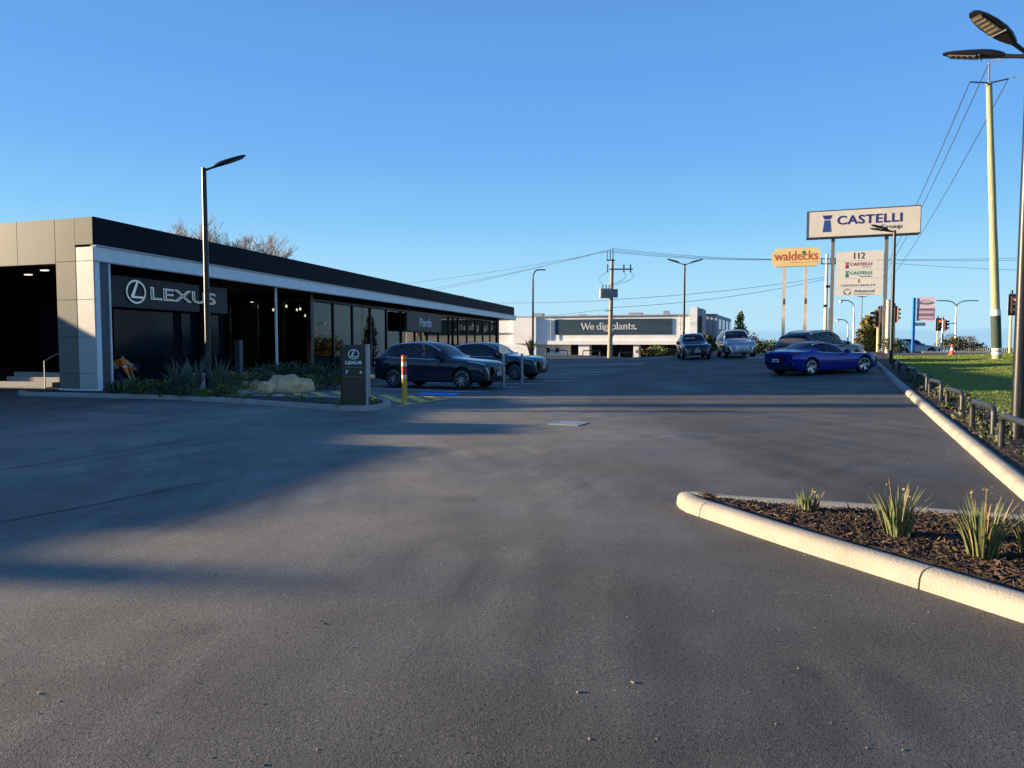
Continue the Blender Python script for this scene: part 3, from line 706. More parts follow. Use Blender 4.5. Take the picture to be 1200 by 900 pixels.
mb.tube([FP(4.0, -1.35, 0.0), FP(4.0, -1.35, .98), FP(4.0, -2.7, 1.62), FP(4.0, -3.9, 1.62)], .022, 8); mb.tube([FP(4.0, -2.7, .6), FP(4.0, -2.7, 1.6)], .018, 8)
mb.build('handrail', M['galv'], sr, smooth=True)
for t0, d0 in ((4.1, -1.6), (3.5, -4.2), (6.2, -2.6)):
    mb = MB(); mb.frame(of, GF, NF, t0, t0 + .26, d0 - .14, d0, 4.235, 4.258); mb.build('downlight', M['lamp_light'], sr)
mb = MB(); mb.frame(of, GF, NF, 1.625, 1.70, -0.5, -0.2, .05, 4.2); mb.build('door_frame', M['brown_slat'], sr)

# garden wall with the lettering board
mb = MB(); mb.frame(o2, EA, EB, 0.62, 7.98, 0.86, 1.1, 0, ZB - .03); mb.build('side_wall', M['black'], sr)
for a0, a1, z0, z1 in ((1.7, 4.75, 1.15, 2.8), (5.25, 7.6, 1.15, 2.8)):
    mb = MB(); mb.frame(o2, EA, EB, a0, a1, 0.83, 0.855, z0, z1); mb.build('window', M['dark_glazing'], sr)
mb = MB(); mb.frame(o2, EA, EB, 0.67, 7.94, 0.60, 0.80, 2.88, 3.96); bd = mb.build('sign_board', M['charcoal'], sr, bevel=.01)
Mb = board_matrix(P3(0.67, 0.595, 2.88), (EA.x, EA.y, 0))
Mb = board_matrix(P3(0.67, 0.598, 2.88), (EA.x, EA.y, 0))
for mm, bo, de, li in ((M['silver'], .014, .05, .0), (M['charcoal'], -.026, .054, .0)):
    lettering('lettering', 'LEXUS', mm, bd, Mb, 2.55 + (0.04 if bo < 0 else 0), .34 + (0.035 if bo < 0 else 0), 3.85 - (.08 if bo < 0 else 0), .46 - (.07 if bo < 0 else 0), bold=bo, depth=de)
emblem(bd, Mb, 1.82, .57, .42, M['silver'], depth=.05)
# nook: dark end wall, slender column, glazed return wall
mb = MB(); mb.frame(o2, EA, EB, 7.98, 8.1, 1.1, 6.0, 0, ZB - .03); mb.build('side_wall', M['black'], sr)
mb = MB(); p = at(306, 400, 34); q = fa(11.2, .25); mb.tube([(q.x, q.y, 0.05), (q.x, q.y, ZB - .05)], .06, 12); mb.build('slender_column', M['white_paint'], sr, smooth=True)
mb = MB(); mb.frame(o2, EA, EB, 8.6, 8.85, .5, .75, 0, 1.75); mb.build('planter_post', M['greyblue'], sr)
GZ = 3.92
C2 = fa(15.9, 1.0)
# return wall: direction GF from the corner
def pane_wall(o, d, n, splits, z0=.12, z1=GZ, clear=99):
    """mullions at every split and a sheet of glass between; d along, n outward"""
    for i, s in enumerate(splits):
        mb = MB(); mb.frame((o.x, o.y), d, n, s - .045, s + .045, -.13, .05, 0.0, z1); mb.build('mullion', M['mullion'], sr)
    for s0, s1 in zip(splits[:-1], splits[1:]):
        mb = MB(); mb.frame((o.x, o.y), d, n, s0 + .047, s1 - .047, -.045, -.03, z0, z1 - .06); mb.build('pane', M['clear_glass'] if s0 >= clear else M['glass'], sr)
    mb = MB(); mb.frame((o.x, o.y), d, n, splits[0], splits[-1], -.11, .02, z1, z1 + .09); mb.build('head_rail', M['mullion'], sr)
    mb = MB(); mb.frame((o.x, o.y), d, n, splits[0], splits[-1], -.11, .02, 0, z0 - .002); mb.build('sill_rail', M['mullion'], sr)
    mb = MB(); mb.frame((o.x, o.y), d, n, splits[0], splits[-1], -.06, .0, z1 + .092, ZB - .025); mb.build('bulkhead', M['black'], sr)
pane_wall(C2, GF, NF, [0.15, 1.75, 3.45, 5.3])
mb = MB(); mb.frame((C2.x, C2.y), EA, -EB, -.16, .16, -.2, .09, 0, ZB - .03); mb.build('corner_post', M['mullion'], sr)
nEB = -EB
spl = [0.16, 2.6, 5.1, 7.7, 10.3, 13.0, 15.7, 18.4, 21.1, 23.8, 26.5, 29.2, 32.0, 34.8, 37.6, 40.4]
pane_wall(C2, EA, nEB, spl, clear=23)
mb = MB(); q = fa(56.6, 1.0); mb.frame((q.x, q.y), EA, EB, -.3, .3, -.1, .5, 0, ZB - .05); mb.build('end_pier', M['mullion'], sr)
# far end: glazed on its return too, so daylight shows through it
pane_wall(fa(56.4, 1.6), EB, EA, [0, 2.6, 5.2, 7.8, 10.4, 13.0], clear=0)
for i in range(1, 5): pass
# back wall: solid for the near part, glazed beyond
mb = MB(); mb.frame(o2, EA, EB, 15.2, 15.4, 6.3, 14.2, 0, ZB - .03); mb.build('back_wall', M['int_wall'], sr)
mb = MB(); mb.frame(o2, EA, EB, 15.42, 40.0, 14.0, 14.2, 0, ZB - .03); mb.build('back_wall', M['int_wall'], sr)
pane_wall(fa(40.2, 14.2), EA, EB, [0, 3.2, 6.4, 9.6, 12.8, 16.0], clear=0)
mb = MB(); mb.frame(o2, EA, EB, 8.15, 56.3, 1.05, 14.0, 0.02, 0.10); mb.build('floor', M['int_floor'], sr)
mb = MB(); mb.frame(o2, EA, EB, 22, 22.2, 6, 13.95, .1, ZB - .03); mb.build('partition', M['int_wall'], sr)
mb = MB(); mb.frame(o2, EA, EB, 33, 33.2, 8, 13.95, .1, ZB - .03); mb.build('partition', M['int_wall'], sr)
rnd = random.Random(4)
for i in range(16):
    a_, b_ = 17 + (i % 8) * 4.4 + rnd.uniform(-.6, .6), (3.2 if i < 8 else 8.5) + rnd.uniform(-.4, .4)
    mb = MB(); q = P3(a_, b_, ZB - .03); mb.lathe([(0.0, -.012), (.09, -.012), (.1, .008)], 12, Matrix.Translation(q)); mb.build('downlight', M['lamp_light'], sr)
for i, (a_, b_, z_) in enumerate(((16.6, 2.0, 3.5), (17.4, 3.3, 3.7), (18.2, 4.6, 3.55), (18.9, 2.6, 3.35), (19.8, 5.4, 3.6), (20.6, 3.9, 3.3), (21.4, 4.9, 3.7))):
    mb = MB(); q = P3(a_, b_, z_); mb.lathe([(0, -.07), (.05, -.06), (.065, .0), (.04, .09), (0, .10)], 12, Matrix.Translation(q)); pd = mb.build('pendant_lamp', M['lamp_light'], sr, smooth=True)
    mb = MB(); mb.tube([q + Vector((0, 0, .09)), Vector((q.x, q.y, ZB - .03))], .008, 5); mb.build('cord', M['black_metal'], pd)
for a_, b_ in ((19.0, 6.4), (21.0, 2.6)):
    mb = MB()
    for k in range(7): mb.frame(o2, EA, EB, a_ + .03 * (k % 2), a_ + .05 + .03 * (k % 2), b_ + k * .13, b_ + k * .13 + .12, .12, 3.6)
    mb.build('curtain', M['sign_white2'], sr)
# second sign board with the place name
mb = MB(); mb.frame(o2, EA, EB, 29.4, 35.0, 0.30, .50, 2.62, 4.05)
a_l, a_r = 28.2, 35.6
mb = MB(); mb.frame(o2, EA, EB, a_l, a_r, 0.30, .50, 2.5, 3.85); pb = mb.build('sign_board', M['charcoal'], sr, bevel=.01)
Mp = board_matrix(P3(a_l, 0.298, 2.5), (EA.x, EA.y, 0))
lettering('lettering', 'Perth', M['print_white'], pb, Mp, 2.5, .36, 2.5, .62, bold=.012, depth=.03)
for a_ in (a_l + .6, a_r - .6):
    mb = MB(); q = P3(a_, .4, 0); mb.tube([(q.x, q.y, 3.85), (q.x, q.y, ZB - .05)], .03, 8); mb.build('sign_hanger', M['black_metal'], pb)

# ------------------------------------------------------------------ unseen shed and uprights, added and shaped to throw the drive's long shadows
TAN = math.tan(SUN_EL)
XN = -26.0
def nh(reach): return (reach - XN) * TAN
prof = [(4.38, -3.5), (5.0, -3.35), (5.6, -3.15), (5.8, -2.9), (5.95, -2.56), (6.7, -2.2), (8.54, -1.73), (10.0, -1.3), (11.1, -.95), (11.3, -2.35), (12.6, -2.4), (12.9, .5), (14.4, .75), (14.6, -1.6), (17.6, -1.7), (17.9, 1.0), (21.2, .5), (21.9, -3.1), (22.3, -.1), (23.3, 1.5), (24.0, 1.5)]
nb = thing('caster_shed', 'low clad shed out of view, stepped top shaped to cast drive shadows', 'building')
mb = MB(); pts = [(XN, u - SUN_K * XN, nh(r_)) for u, r_ in prof]
mb.prism([(XN, pts[0][1], -.1)] + pts + [(XN, pts[-1][1], -.1)], (-14, 0, 0)); mb.build('wall', M['caster_wall'], nb)
for u in (8.0, 11.5, 15.5, 19.0):
    mb = MB(); mb.box((XN + .04, u - SUN_K * XN, 1.9), (.06, 1.6, 1.5)); w_ = mb.build('window', M['dark_glazing'], nb)
    mb = MB(); mb.box((XN + .08, u - SUN_K * XN, 1.10), (.12, 1.8, .08)); mb.build('sill', M['concrete'], w_)
# unseen uprights, each added for the shadow band it lays across the drive
def tall(name, label, cat, u, X, reach, w, m):
    t = thing(name, label, cat, (X, u - SUN_K * X, -.05)); h = (reach - X) * TAN
    mb = MB(); mb.box((0, 0, .15), (.9, w + .3, .3)); mb.build('base', M['concrete'], t, bevel=.02)
    mb = MB(); mb.box((0, 0, .3 + (h - .3) / 2), (.35, w, h - .3)); mb.build('panel', m, t, bevel=.02); return t
tall('totem_sign', 'plain grey upright added out of view for the finger of shadow', 'totem sign', 4.66, -52, -1.0, .56, M['charcoal'])
tall('caster_block', 'square chimney block added out of view for a broad shadow band', 'caster', 18.75, -60, 12.5, .95, M['caster_wall'])
tall('caster_mast', 'slim mast added out of view for a thin shadow line', 'mast', 17.1, -58, 9.0, .16, M['galv'])
# ------------------------------------------------------------------ cars
def paint(name, col, metal=0.0, rough=0.5, coat=1.0, flake=0.12):
    m = mat(name, col, rough, metal, var=0.05, scale=1.5, coat=coat, bump=0.0, spec=0.15)
    return m
def spline(keys, x):
    """smooth interpolation of (x, value) keys (monotone cubic)"""
    n = len(keys)
    if x <= keys[0][0]: return keys[0][1]
    if x >= keys[-1][0]: return keys[-1][1]
    for i in range(n - 1):
        if keys[i][0] <= x <= keys[i + 1][0]: break
    x0, y0 = keys[i]; x1, y1 = keys[i + 1]; h = x1 - x0; d = (y1 - y0) / h
    def slope(j):
        if j == 0: return (keys[1][1] - keys[0][1]) / (keys[1][0] - keys[0][0])
        if j == n - 1: return (keys[-1][1] - keys[-2][1]) / (keys[-1][0] - keys[-2][0])
        a = (keys[j][1] - keys[j - 1][1]) / (keys[j][0] - keys[j - 1][0]); b = (keys[j + 1][1] - keys[j][1]) / (keys[j + 1][0] - keys[j][0])
        return 0 if a * b <= 0 else 2 * a * b / (a + b)
    m0, m1 = slope(i), slope(i + 1); t = (x - x0) / h
    return (2 * t**3 - 3 * t * t + 1) * y0 + (t**3 - 2 * t * t + t) * h * m0 + (-2 * t**3 + 3 * t * t) * y1 + (t**3 - t * t) * h * m1

class CarShape:
    """x runs from the nose (0) back to the tail (L); all keys given along it"""
    def __init__(s, **k): s.__dict__.update(k)
    def sec(s, x):
        hw = spline(s.hw, x); zs = spline(s.zs, x); zb = spline(s.zb, x); zt = spline(s.zt, x); yb = spline(s.yb, x); yr = spline(s.yr, x)
        zt = max(zt, zb + .012); dr = min(0.06, (zt - zb) * 0.30) if zt - zb < .2 else 0.075
        h = zb - zs; sh = s.crease
        pr = [(0, zs + .03), (hw * .84, zs), (hw * .955, zs + .05 * h + .015), (hw * .985, zs + .22 * h), (hw * (1.0 - .018), zs + .42 * h), (hw, zs + sh * h), (hw * .985, zs + .88 * h), (hw * yb, zb)]
        r = (hw * yr, zt - dr); b = pr[-1]
        for t in (.33, .67): pr.append((b[0] + (r[0] - b[0]) * t + hw * .018 * math.sin(math.pi * t) * (1 if zt - zb > .2 else 0), b[1] + (r[1] - b[1]) * t))
        pr += [r, (hw * yr * .78, zt - dr * .35), (hw * yr * .42, zt - dr * .08), (0, zt)]
        return pr
    def pt(s, x, u, off=0.0, side=1):
        """surface point at length x and section parameter u (0..13), pushed out by off"""
        a = s.sec(x); i = min(int(u), len(a) - 2); f = u - i
        y, z = a[i][0] + (a[i + 1][0] - a[i][0]) * f, a[i][1] + (a[i + 1][1] - a[i][1]) * f
        dy, dz = a[i + 1][0] - a[i][0], a[i + 1][1] - a[i][1]; l = math.hypot(dy, dz) or 1
        a2 = s.sec(x + .02); y2 = a2[i][0] + (a2[i + 1][0] - a2[i][0]) * f; z2 = a2[i][1] + (a2[i + 1][1] - a2[i][1]) * f
        tx = Vector((.02, y2 - y, z2 - z)).normalized(); tu = Vector((0, dy / l, dz / l)); n = tx.cross(tu)
        if n.y < 0 and abs(n.y) > .2 or (abs(n.y) <= .2 and n.z < 0): n = -n
        p = Vector((x, y, z)) + n * off
        return Vector((s.xf - p.x, p.y * side, p.z))     # car frame: forward +x, origin mid-wheelbase on the ground
BODY, WS, SG, RW, CLAD, ARCH, UNDER = range(7)
def patch(cs, mb, x0, x1, u0, u1, side, off=.006, nx=8, nu=3, depth=.02):
    """a raised patch lying on the body surface; u0/u1 may be functions of 0..1 along x"""
    f0 = u0 if callable(u0) else (lambda t: u0); f1 = u1 if callable(u1) else (lambda t: u1)
    A = []; B = []
    for i in range(nx + 1):
        t = i / nx
        for j in range(nu + 1):
            u = f0(t) + (f1(t) - f0(t)) * j / nu; x = x0 + (x1 - x0) * t
            A.append(cs.pt(x, u, off, side)); B.append(cs.pt(x, u, off - depth, side))
    k = nu + 1; n = len(A); fs = []
    for i in range(nx):
        for j in range(nu): fs.append((i * k + j, i * k + j + 1, (i + 1) * k + j + 1, (i + 1) * k + j))
    bd = [(i * k, (i + 1) * k) for i in range(nx)] + [((i + 1) * k + nu, i * k + nu) for i in range(nx)] + [(j + 1, j) for j in range(nu)] + [(nx * k + j, nx * k + j + 1) for j in range(nu)]
    fs2 = [(a, b, b + n, a + n) for a, b in bd]
    if side < 0: fs = [f[::-1] for f in fs]; fs2 = [f[::-1] for f in fs2]
    mb.add(A + B, fs + fs2); return mb
def make_wheel(parent, x, y, r, w, style, side, steer=0.0):
    """tyre as the wheel's mesh, rim as its sub-part; the rim faces out on side"""
    Mx = Matrix.Rotation(math.pi / 2 * (-side), 3, 'X')
    if steer: Mx = Matrix.Rotation(steer, 3, 'Z') @ Mx
    Mx4 = Mx.to_4x4(); rr = r * .70
    mb = MB(); hw = w / 2
    mb.lathe([(rr * .9, -hw * .9), (rr, -hw), (r * .93, -hw), (r * .985, -hw * .75), (r, -hw * .4), (r, hw * .4), (r * .985, hw * .75), (r * .93, hw), (rr * 1.0, hw), (rr * .985, hw * .85), (rr * .96, hw * .2)], 32, Mx4)
    t = mb.build('wheel', M['tyre'], parent, smooth=True); t.location = (x, y, r)
    mb = MB(); mb.lathe([(0.0, -.02), (rr * .96, -.02)], 24, Mx4); mb.lathe([(0.0, .02), (rr * .60, .02), (rr * .60, .0)], 20, Mx4); mb.build('brake_disc', M['trim_black'], t, smooth=True)
    mb = MB(); mb.lathe([(rr * .985, hw * .5), (rr * 1.0, hw * .97), (rr * .93, hw * 1.0), (rr * .90, hw * .55)], 32, Mx4)
    n, wid = style
    for i in range(n):
        a = 2 * math.pi * i / n; Rz = Matrix.Rotation(a, 3, 'Z')
        for s_ in ((-1, 1) if wid < 0 else (0,)):
            aw = abs(wid); c = rr * .055 * s_ * 1.6
            q = [(rr * .12, -aw * .5 + c * .4), (rr * .93, -aw * .5 + c * 2.2), (rr * .93, aw * .5 + c * 2.2), (rr * .12, aw * .5 + c * .4)]
            lo = [Mx @ (Rz @ Vector((p[0], p[1], hw * .45))) for p in q]; hi = [Mx @ (Rz @ Vector((p[0], p[1], hw * (.95 if p[0] > rr * .5 else .72)))) for p in q]
            mb.hexa(lo + hi)
    mb.lathe([(0, hw * .86), (rr * .13, hw * .84), (rr * .19, hw * .68), (rr * .19, hw * .4)], 16, Mx4)
    mb.build('rim', parent_rim[0], t, smooth=True, angle=30)
parent_rim = [None]

def build_car(name, label, cat, cs, pm, loc, heading, rim, style=(10, .045), group=None, roofm=None, clad=True, spindle='dark', steer=0.0, trim='chrome', rails=False):
    root = thing(name, label, cat, loc, heading, group)
    L, N = cs.L, 84
    xs = sorted(set([0.0, .012, .03, .06, .1, .16, .24, .34] + [.34 + (L - .68) * i / N for i in range(N + 1)] + [L - .34, L - .24, L - .16, L - .1, L - .06, L - .03, L - .012, L]))
    secs = [cs.sec(x) for x in xs]; k = len(secs[0]); ring_n = 2 * k - 2
    mb = MB()
    for x, sc in zip(xs, secs):
        full = [(y, z) for y, z in sc] + [(-y, z) for y, z in sc[-2:0:-1]]
        for y, z in full:
            # the nose and tail bow back towards the corners
            xx = x
            bow = cs.bow_f * max(0, 1 - x / .5) * (abs(y) / .9) ** 2 if x < .5 else -cs.bow_r * max(0, 1 - (L - x) / .5) * (abs(y) / .9) ** 2 if x > L - .5 else 0
            lean = cs.lean_f(z) * max(0, 1 - x / .35) if x < .35 else -cs.lean_r(z) * max(0, 1 - (L - x) / .35) if x > L - .35 else 0
            mb.v.append((cs.xf - (x + bow + lean), y, z))
    fs = []; ms = []
    for i in range(len(xs) - 1):
        xm = (xs[i] + xs[i + 1]) / 2
        for j in range(ring_n):
            jj = (j + 1) % ring_n; fs.append((i * ring_n + j, i * ring_n + jj, (i + 1) * ring_n + jj, (i + 1) * ring_n + j))
            u = j if j < k - 1 else ring_n - 1 - j       # section strip index
            m_ = BODY
            if u >= 10 and cs.ws[0] < xm < cs.ws[1]: m_ = WS
            elif u >= 10 and cs.rw[0] < xm < cs.rw[1]: m_ = RW
            elif 7 <= u <= 9 and any(a < xm - cs.rake * (u - 8) < b for a, b in cs.sg): m_ = SG
            elif u >= 9 and roofm and cs.ws[1] <= xm <= cs.rw[1]: m_ = CLAD + 10
            elif u == 0: m_ = UNDER
            elif u <= 2 and clad: m_ = CLAD
            ms.append(m_)
    fs.append(tuple(range(ring_n))); ms.append(BODY); e = (len(xs) - 1) * ring_n; fs.append(tuple(range(e, e + ring_n))[::-1]); ms.append(BODY)
    slots = [pm, M['car_glass'], M['car_glass'], M['car_glass'], M['trim_black'], M['trim_black'], M['trim_black'], roofm or pm]
    me = bpy.data.meshes.new('body'); me.from_pydata(mb.v, [], fs)
    for q in slots: me.materials.append(q)
    me.polygons.foreach_set('material_index', [7 if q == CLAD + 10 else q for q in ms])
    bm = bmesh.new(); bm.from_mesh(me); bmesh.ops.recalc_face_normals(bm, faces=bm.faces[:]); bm.to_mesh(me); bm.free()
    shell = bpy.data.objects.new('body', me); COL.objects.link(shell)
    cut = MB(); cut.cur = ARCH
    ax = [cs.xf - cs.fo, cs.xf - cs.fo - cs.wb]; ra = cs.wr + cs.gap
    for a in ax:
        for s_ in (-1, 1):
            Mx = Matrix.Translation((a, s_ * .95, cs.wr + .015)) @ Matrix.Rotation(math.pi / 2, 4, 'X')
            cut.lathe([(0, -.37), (ra, -.37), (ra, .37), (0, .37)], 40, Mx)
    cme = cut.mesh('cutter', slots); cb = bmesh.new(); cb.from_mesh(cme); bmesh.ops.remove_doubles(cb, verts=cb.verts, dist=1e-5); bmesh.ops.recalc_face_normals(cb, faces=cb.faces[:])
    for f in cb.faces: f.material_index = ARCH
    cb.to_mesh(cme); cb.free()
    co = bpy.data.objects.new('cutter', cme); COL.objects.link(co)
    md = shell.modifiers.new('cut', 'BOOLEAN'); md.operation = 'DIFFERENCE'; md.object = co; md.solver = 'EXACT'
    dg = bpy.context.evaluated_depsgraph_get(); dg.update(); ev = bpy.data.meshes.new_from_object(shell.evaluated_get(dg))
    bpy.data.objects.remove(shell); bpy.data.objects.remove(co)
    # split the shell into named parts by material
    def extract(pname, test, m, parent=root, thick=0.0):
        idx = [p for p in ev.polygons if test(p)]
        if not idx: return None
        vm = {}; vs = []; ff = []; mi = []
        for p in idx:
            f = []
            for v in p.vertices:
                if v not in vm: vm[v] = len(vs); vs.append(ev.vertices[v].co.copy())
                f.append(vm[v])
            ff.append(f); mi.append(p.material_index)
        mm = bpy.data.meshes.new(pname); mm.from_pydata(vs, [], ff)
        ml = m if isinstance(m, list) else [m]
        for q in ml: mm.materials.append(q)
        if isinstance(m, list): mm.polygons.foreach_set('material_index', mi)
        mm.polygons.foreach_set('use_smooth', [True] * len(ff)); mm.set_sharp_from_angle(angle=R(32))
        o = bpy.data.objects.new(pname, mm); COL.objects.link(o); o.parent = parent; return o
    body = extract('body', lambda p: p.material_index in (BODY, CLAD, ARCH, UNDER), slots)
    extract('windscreen', lambda p: p.material_index == WS, M['car_glass'])
    extract('rear_window', lambda p: p.material_index == RW, M['car_glass'])
    for (a, b) in cs.sg:
        for s_ in (1, -1):
            extract('side_window', lambda p: p.material_index == SG and p.center.y * s_ > 0 and cs.xf - b - .12 < p.center.x < cs.xf - a + .12, M['car_glass'])
    if roofm: extract('roof', lambda p: p.material_index == 7, [roofm] * 8)
    bpy.data.meshes.remove(ev)
    # seats and dash
    mb = MB()
    for s_ in (-1, 1):
        xx = cs.xf - cs.seat; q = max(z for _, z in cs.zt) / 1.68; mb.box((xx, s_ * .38, .60 * q), (.5, .48, .25)); mb.box((xx - .3, s_ * .38, .90 * q), (.14, .46, .60 * q), Matrix.Rotation(-.2, 3, 'Y')); mb.box((xx - .38, s_ * .38, 1.24 * q), (.09, .24, .15))
    mb.box((cs.xf - cs.seat + .95, 0, .74 * q), (.35, 1.2, .24)); mb.box((cs.xf - cs.seat - .95, 0, .80 * q), (.16, 1.1, .45 * q), Matrix.Rotation(-.3, 3, 'Y'))
    tag(mb.build('interior', M['interior'], root, bevel=.04), kind=None)
    # wheels and arch lips
    parent_rim[0] = rim
    for ai, a in enumerate(ax):
        for s_ in (1, -1):
            hwx = spline(cs.hw, cs.xf - a)
            make_wheel(root, a, s_ * (hwx - .135), cs.wr, .235, style, s_, steer if ai == 0 else 0)
            mb = MB(); pth = []
            for q in range(19):
                th = R(-12 + 204 * q / 18); X, Z = a + math.cos(th) * ra, cs.wr + .015 + math.sin(th) * ra
                sc = cs.sec(cs.xf - X); y = 0
                for (y0, z0), (y1, z1) in zip(sc[1:8], sc[2:9]):
                    if min(z0, z1) <= Z <= max(z0, z1): y = y0 + (y1 - y0) * ((Z - z0) / (z1 - z0) if abs(z1 - z0) > 1e-6 else 0)
                if y: pth.append((X, s_ * (y - .004), Z))
            if len(pth) > 3: mb.tube(pth, .03 if clad else .012, 6); mb.build('wheel_arch', M['trim_black'] if clad else pm, root, smooth=True)
    # door joints, handles, mirrors, window trim
    for s_ in (1, -1):
        for xd in cs.doors:
            mb = MB(); patch(cs, mb, xd - .007, xd + .007, 2.2, 7.0, s_, .0015, 1, 12, .01); mb.build('door_joint', M['trim_black'], root)
        for xd in cs.handles:
            mb = MB(); patch(cs, mb, xd, xd + .2, 6.05, 6.45, s_, .028, 4, 1, .03); mb.build('door_handle', pm, root, smooth=True)
        if trim:
            mb = MB(); a, b = cs.sg[0][0], cs.sg[-1][1]
            top = [cs.pt(a + (b - a) * t / 24 + cs.rake * 1.2 * (0), 10.0, .006, s_) for t in range(0, 25)]
            bot = [cs.pt(a - .1 + (b - a + .15) * t / 24, 7.02, .006, s_) for t in range(25)]
            mb.tube(top, .026, 6); mb.tube(bot, .018, 6); mb.build('window_trim', M['chrome'] if trim == 'chrome' else M['trim_black'], root, smooth=True)
        mb = MB(); p = cs.pt(cs.mirror, 7.0, 0, s_); mb.box((p.x + .0, p.y + s_ * .13, p.z + .085), (.17, .22, .15)); mb.box((p.x, p.y + s_ * .02, p.z + .02), (.08, .1, .04))
        mb.build('mirror', pm, root, bevel=.035)
        if rails:
            mb = MB(); mb.tube([cs.pt(x_, 10.7, .03, s_) for x_ in [cs.sg[0][0] + .5 + i * .12 for i in range(int((cs.sg[-1][1] - cs.sg[0][0] - .5) / .12))]], .016, 6); mb.build('roof_rail', M['black_metal'], root, smooth=True)
    # lights
    for s_ in (1, -1):
        mb = MB(); x0, x1, ua, ub, uc, ud = cs.head
        patch(cs, mb, x0, x1, lambda t: ua + (uc - ua) * t, lambda t: ub + (ud - ub) * t, s_, .012, 10, 4, .03); h_ = mb.build('headlight', M['lens'], root, smooth=True)
        mb = MB(); patch(cs, mb, x0 + .02, x1 - .05, lambda t: ua + (uc - ua) * t - .12, lambda t: ua + (uc - ua) * t, s_, .016, 8, 1, .03); mb.build('running_light', M['print_white'], h_, smooth=True)
        x0, x1, ua, ub, uc, ud = cs.tail
        mb = MB(); patch(cs, mb, x0, x1, lambda t: ua + (uc - ua) * t, lambda t: ub + (ud - ub) * t, s_, .012, 10, 3, .03); mb.build('tail_light', M['tail'], root, smooth=True)
    cs.front(root, cs, pm, spindle); cs.rear(root, cs, pm)
    return root
def fx(cs, y, z):
    """x of the nose skin at half-width y and height z"""
    return cs.xf - (cs.bow_f * (abs(y) / .9) ** 2 + cs.lean_f(z))
def front_poly(cs, root, name, pts, m, off=.012, depth=.03, ny=8, parent=None):
    """panel laid on the nose; pts is a list of rows (z, y half-width) from bottom to top"""
    mb = MB(); A = []; n = 2 * ny + 1
    for z, hy in pts:
        for j in range(n):
            y = -hy + 2 * hy * j / (n - 1); A.append(Vector((fx(cs, y, z) + off, y, z)))
    B = [p - Vector((depth, 0, 0)) for p in A]; r = len(pts); k = len(A)
    fs = [(i * n + j, i * n + j + 1, (i + 1) * n + j + 1, (i + 1) * n + j) for i in range(r - 1) for j in range(n - 1)]
    bd = [(j, j + 1) for j in range(n - 1)] + [((r - 1) * n + j + 1, (r - 1) * n + j) for j in range(n - 1)] + [((i + 1) * n, i * n) for i in range(r - 1)] + [(i * n + n - 1, (i + 1) * n + n - 1) for i in range(r - 1)]
    fs += [(b, a, a + k, b + k) for a, b in bd]; mb.add(A + B, fs)
    return mb.build(name, m, parent or root, smooth=True)
def side_poly(cs, root, name, rows, m, s_, off=.014, depth=.03, parent=None):
    """panel on one half of the nose; rows (z, y inner, y outer)"""
    mb = MB(); A = []; n = 5
    for z, y0, y1 in rows:
        for j in range(n):
            y = y0 + (y1 - y0) * j / (n - 1); A.append(Vector((fx(cs, y, z) + off, y * s_, z)))
    B = [p - Vector((depth, 0, 0)) for p in A]; r = len(rows); k = len(A)
    fs = [(i * n + j, i * n + j + 1, (i + 1) * n + j + 1, (i + 1) * n + j) for i in range(r - 1) for j in range(n - 1)]
    bd = [(j, j + 1) for j in range(n - 1)] + [((r - 1) * n + j + 1, (r - 1) * n + j) for j in range(n - 1)] + [((i + 1) * n, i * n) for i in range(r - 1)] + [(i * n + n - 1, (i + 1) * n + n - 1) for i in range(r - 1)]
    fs += [(b, a, a + k, b + k) for a, b in bd]
    if s_ < 0: fs = [f[::-1] for f in fs]
    mb.add(A + B, fs); return mb.build(name, m, parent or root, smooth=True)
def front_suv(root, cs, pm, spindle):
    z0, zt = cs.nose_z0, cs.nose_z1
    h = zt - z0
    g = front_poly(cs, root, 'grille', [(z0 + .03, .56), (z0 + .10, .56), (z0 + .5 * h, .36), (z0 + .72 * h, .33), (zt - .02, .42)], M['grille'] if spindle == 'dark' else M['rim_dark'], .016)
    for i in range(7):
        z = z0 + .16 + i * (h - .24) / 6.5; t = (z - z0) / h; hy = .52 - .34 * min(t, .5) - (0 if t < .5 else -.1 * (t - .5))
        front_poly(cs, root, 'slat', [(z, hy * .95), (z + .014, hy * .95)], M['black_metal'] if spindle == 'dark' else M['chrome'], .026, .02, parent=g)
    if spindle != 'dark':
        for s_ in (1, -1): side_poly(cs, root, 'grille_frame', [(z0 + .03, .55, .58), (z0 + .12, .55, .58), (z0 + .5 * h, .355, .39), (z0 + .72 * h, .33, .36), (zt - .01, .42, .46)], M['chrome'], s_, .03, .03, parent=g)
    Mx = board_matrix((fx(cs, 0, z0 + .74 * h) + .03, 0, z0 + .74 * h), (0, 1, 0)); emblem(g, Mx, 0, 0, .075, M['chrome'], depth=.012)
    for s_ in (1, -1):
        side_poly(cs, root, 'bumper_vent', [(z0 + .02, .62, .78), (z0 + .14, .64, .84), (z0 + .30, .70, .86), (z0 + .42, .78, .86)], M['trim_black'] if spindle == 'dark' else M['grille'], s_, .012)
        side_poly(cs, root, 'bumper_blade', [(z0 + .0, .58, .63), (z0 + .16, .60, .66), (z0 + .34, .64, .72), (z0 + .46, .72, .80)], M['rim_dark'] if spindle == 'dark' else M['chrome'], s_, .02)
    p = thing_plate(root, fx(cs, 0, z0 + .23) + .03, z0 + .23, 1)
def thing_plate(root, x, z, s_):
    mb = MB(); mb.box((x, 0, z), (.012, .37, .125)); p = mb.build('number_plate', M['plate'], root, bevel=.004)
    mb = MB(); mb.box((x + .008 * s_, 0, z - .005), (.003, .25, .055)); mb.build('plate_holder', M['blue_print'], p); return p
